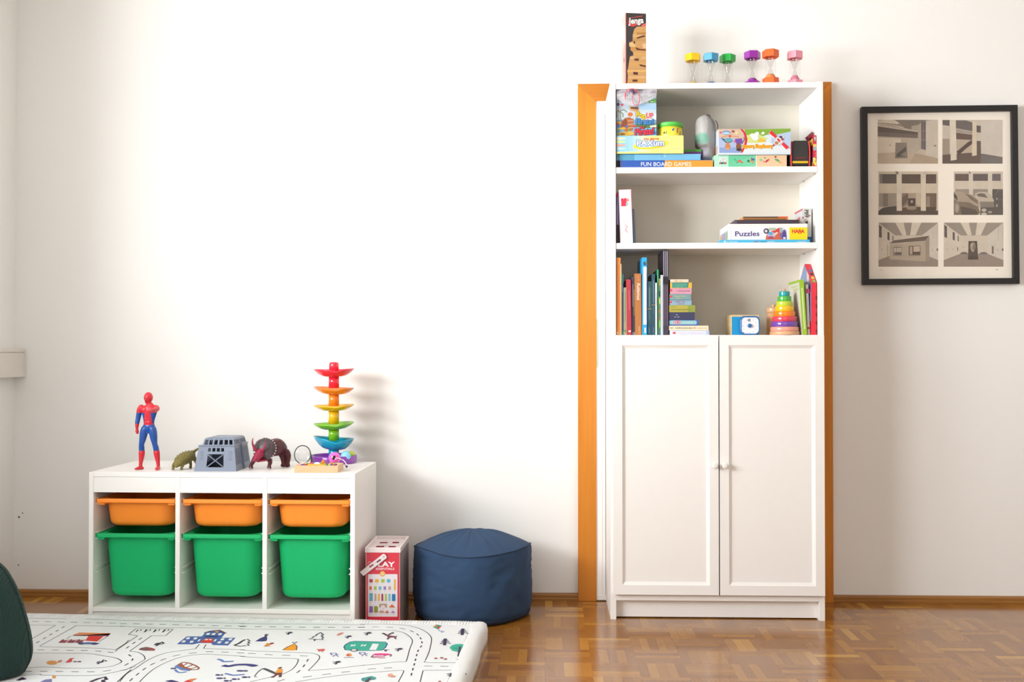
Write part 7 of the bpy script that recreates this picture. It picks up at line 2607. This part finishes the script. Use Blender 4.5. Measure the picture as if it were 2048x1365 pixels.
# ---- wooden jar behind the rings
jy = sy + 0.075
j0, j1 = at(*RX(814, 1000), jy), at(*RX(1010, 1000), jy)
jr = (j1.x - j0.x) / 2
jar = thing('wooden_jar', 'round wooden jar with knobbed lid behind the stacking rings', 'jar', ((j0.x + j1.x) / 2, jy, ZL + EPS))
jz = lambda y: at(*RX(880, y), jy).z - ZL - EPS
JW = wood('#efc095', '#dba574', 'z', 0.3, 0.88, coat=0.3)
k = MB(); k.lathe([(jr * 0.94, 0), (jr, 0.003), (jr, jz(905))], JW, seg=40); k.build('jar_body', jar)
k = MB(); k.lathe([(jr * 0.97, jz(903)), (jr * 1.0, jz(898)), (jr * 1.0, jz(850)), (jr * 0.96, jz(835)), (jr * 0.5, jz(826)), (0.006, jz(822)), (0.0055, jz(806)), (0.0078, jz(796)), (0.0060, jz(786)), (0.002, jz(784))], JW, seg=40); k.build('lid', jar)

# ---- leaning books at the right end
zt_ = at(1603, 560, Yb).z
def leaner(name, label, cat, top0, top1, bot0, bot1, vt, depth, color, dy=0.0, shear_fn=None, left=None):
    """a box whose spine leans: corners of the front face read at top and bottom"""
    y = Yb + dy
    v_b = 670.5
    tl, tr = at(*RX(top0, vt), y), at(*RX(top1, vt), y)
    b0, b1 = at(*RX(bot0, 1222), y), at(*RX(bot1, 1222), y)
    ang = math.atan2((tl.x - b0.x), (tl.z - ZL))
    w_ = (b1.x - b0.x) * math.cos(ang)
    h_ = (tl.z - ZL) / math.cos(ang)
    loc = Vector((b0.x, y, ZL + EPS + (w_ * math.sin(-ang) if ang < 0 else 0) * 0))
    M = Matrix.Translation(loc) @ Matrix.Rotation(ang, 4, 'Y')
    if ang < 0:                          # leaning left: the right bottom corner would dip, so lift it
        low = (M @ Vector((w_, 0, 0))).z
        lift = ZL + EPS - min(low, loc.z)
        loc.z += lift
        M = Matrix.Translation(loc) @ Matrix.Rotation(ang, 4, 'Y')
    k = MB()
    k.box(0, w_, 0, depth, 0, h_, paint(color, rough=0.4, k=0.85))
    A = Art(k, M @ Vector((0, 0, 0)), (0, -1, 0), M.inverted(), RX)
    if shear_fn:
        shear_fn(A)
    if left:
        a = Art(k, M @ Vector((0, 0, 0)), M.to_3x3() @ Vector((-1, 0, 0)), M.inverted(), None, back=lambda s, t: M @ Vector((0, s * depth, t * h_)))
        left(a)
    o = k.build(name, loc=loc, rot=(0, ang, 0), bevel=0.001)
    tag(o, label, cat)
    return o


leaner('game_box', 'lime green spined book box leaning beside the stacking rings', 'game box', 1280, 1350, 1328, 1396, 432, 0.17, '#a2cc33', 0.0,
       lambda A: (A.line([(1320, 545), (1360, 1140)], 0.0045, '#eef6d6'), A.line([(1320, 545), (1360, 1140)], 0.0012, '#b4d45c')),
       lambda a: (a.rect(0, 0, 1, 1, '#e6e2d2'), a.rect(0, 0.955, 1, 1, '#a2cc33'), a.poly([(0.1, 0.1), (0.9, 0.1), (0.55, 0.75), (0.45, 0.75)], '#a9a692'), a.poly([(0.25, 0.1), (0.75, 0.1), (0.5, 0.55)], '#6f7461'), a.rect(0.1, 0.82, 0.6, 0.86, '#d3dba2'), a.rect(0.1, 0.88, 0.75, 0.91, '#d3dba2')))
leaner('book', 'thin white children\'s book between green box and red house book', 'book', 1372, 1430, 1402, 1440, 500, 0.15, '#f3eeee', 0.012,
       lambda A: (A.rect(1380, 560, 1430, 625, '#d9527c'), A.rect(1400, 1110, 1440, 1140, '#d94a50')))
# house-shaped red book: gable outline seen edge on
hy = Yb
h0, h1 = at(*RX(1456, 900), hy), at(*RX(1532, 900), hy)
hz_e = at(*RX(1495, 480), hy).z - ZL
hz_a = at(*RX(1395, 207), hy + 0.10).z - ZL
HL = Vector((h0.x, hy, ZL + EPS))
hw2 = min(h1.x, SIDE_OUT - 0.001) - h0.x
house = thing('house_book', 'red house-shaped board book with gable top against the right side panel', 'book', HL)
prof = [(0.0, 0.0), (0.2, 0.0), (0.2, hz_e), (0.10, hz_a), (0.094, hz_a), (0.0, hz_e)]
k = MB()
RDB = paint('#ee3346', rough=0.35, k=0.86, coat=0.2)
k.prism([(0, y, z) for y, z in prof], (hw2, 0, 0), RDB)
k.prism([(-0.0006, y, z) for y, z in [(0.004, 0.05), (0.196, 0.05), (0.196, hz_e - 0.002), (0.10, hz_a - 0.004), (0.095, hz_a - 0.004), (0.004, hz_e - 0.002)]], (0.0004, 0, 0), paint('#8aa6d8', rough=0.4))
k.prism([(-0.0012, y, z) for y, z in [(0.03, hz_e + 0.03), (0.06, hz_e + 0.05), (0.06, hz_e + 0.01), (0.03, hz_e - 0.005)]], (0.0005, 0, 0), paint('#f3ded4', rough=0.4))
k.prism([(-0.0012, y, z) for y, z in [(0.006, hz_e - 0.03), (0.02, hz_e - 0.03), (0.02, hz_e), (0.006, hz_e)]], (0.0005, 0, 0), paint('#1f4a86', rough=0.4))
k.build('cover', house, bevel=0.0008)
k = MB()
for i in range(5):
    zc_ = at(*RX(1530, 690 + 120 * i), hy).z - ZL - EPS
    k.lathe([(0.0062, -0.0004), (0.0062, 0.0004)], paint('#7d1f2c', rough=0.6), (0, 0, 0), seg=18)
    o_ = len(k.v) - 36
    for q in range(o_, len(k.v)):
        x, y, z = k.v[q]
        xx = hw2 - 0.0002 + min(x, 0) * 0.55
        k.v[q] = (xx, -0.0006 - z * 0.5, zc_ + y * 1.25)
k.build('finger_notch', house)
k = MB()
for q, cc in ((0.3, '#3f7fb8'), (0.48, '#3c2f3a'), (0.68, '#d9d24c'), (0.85, '#8fc05a')):
    y, z = 0.094 * (1 - q), hz_a - (hz_a - hz_e) * q
    s = Vector((0, -0.094, hz_e - hz_a)).normalized()
    nrm = Vector((0, -(hz_a - hz_e), 0.094)).normalized() * 0.0008
    p = Vector((hw2 * 0.35, y, z)) + nrm
    k.add([tuple(p), tuple(p + Vector((hw2 * 0.55, 0, 0))), tuple(p + Vector((hw2 * 0.55, 0, 0)) + s * 0.014), tuple(p + s * 0.014)], [(0, 1, 2, 3)], ink(cc))
k.build('roof_print', house)
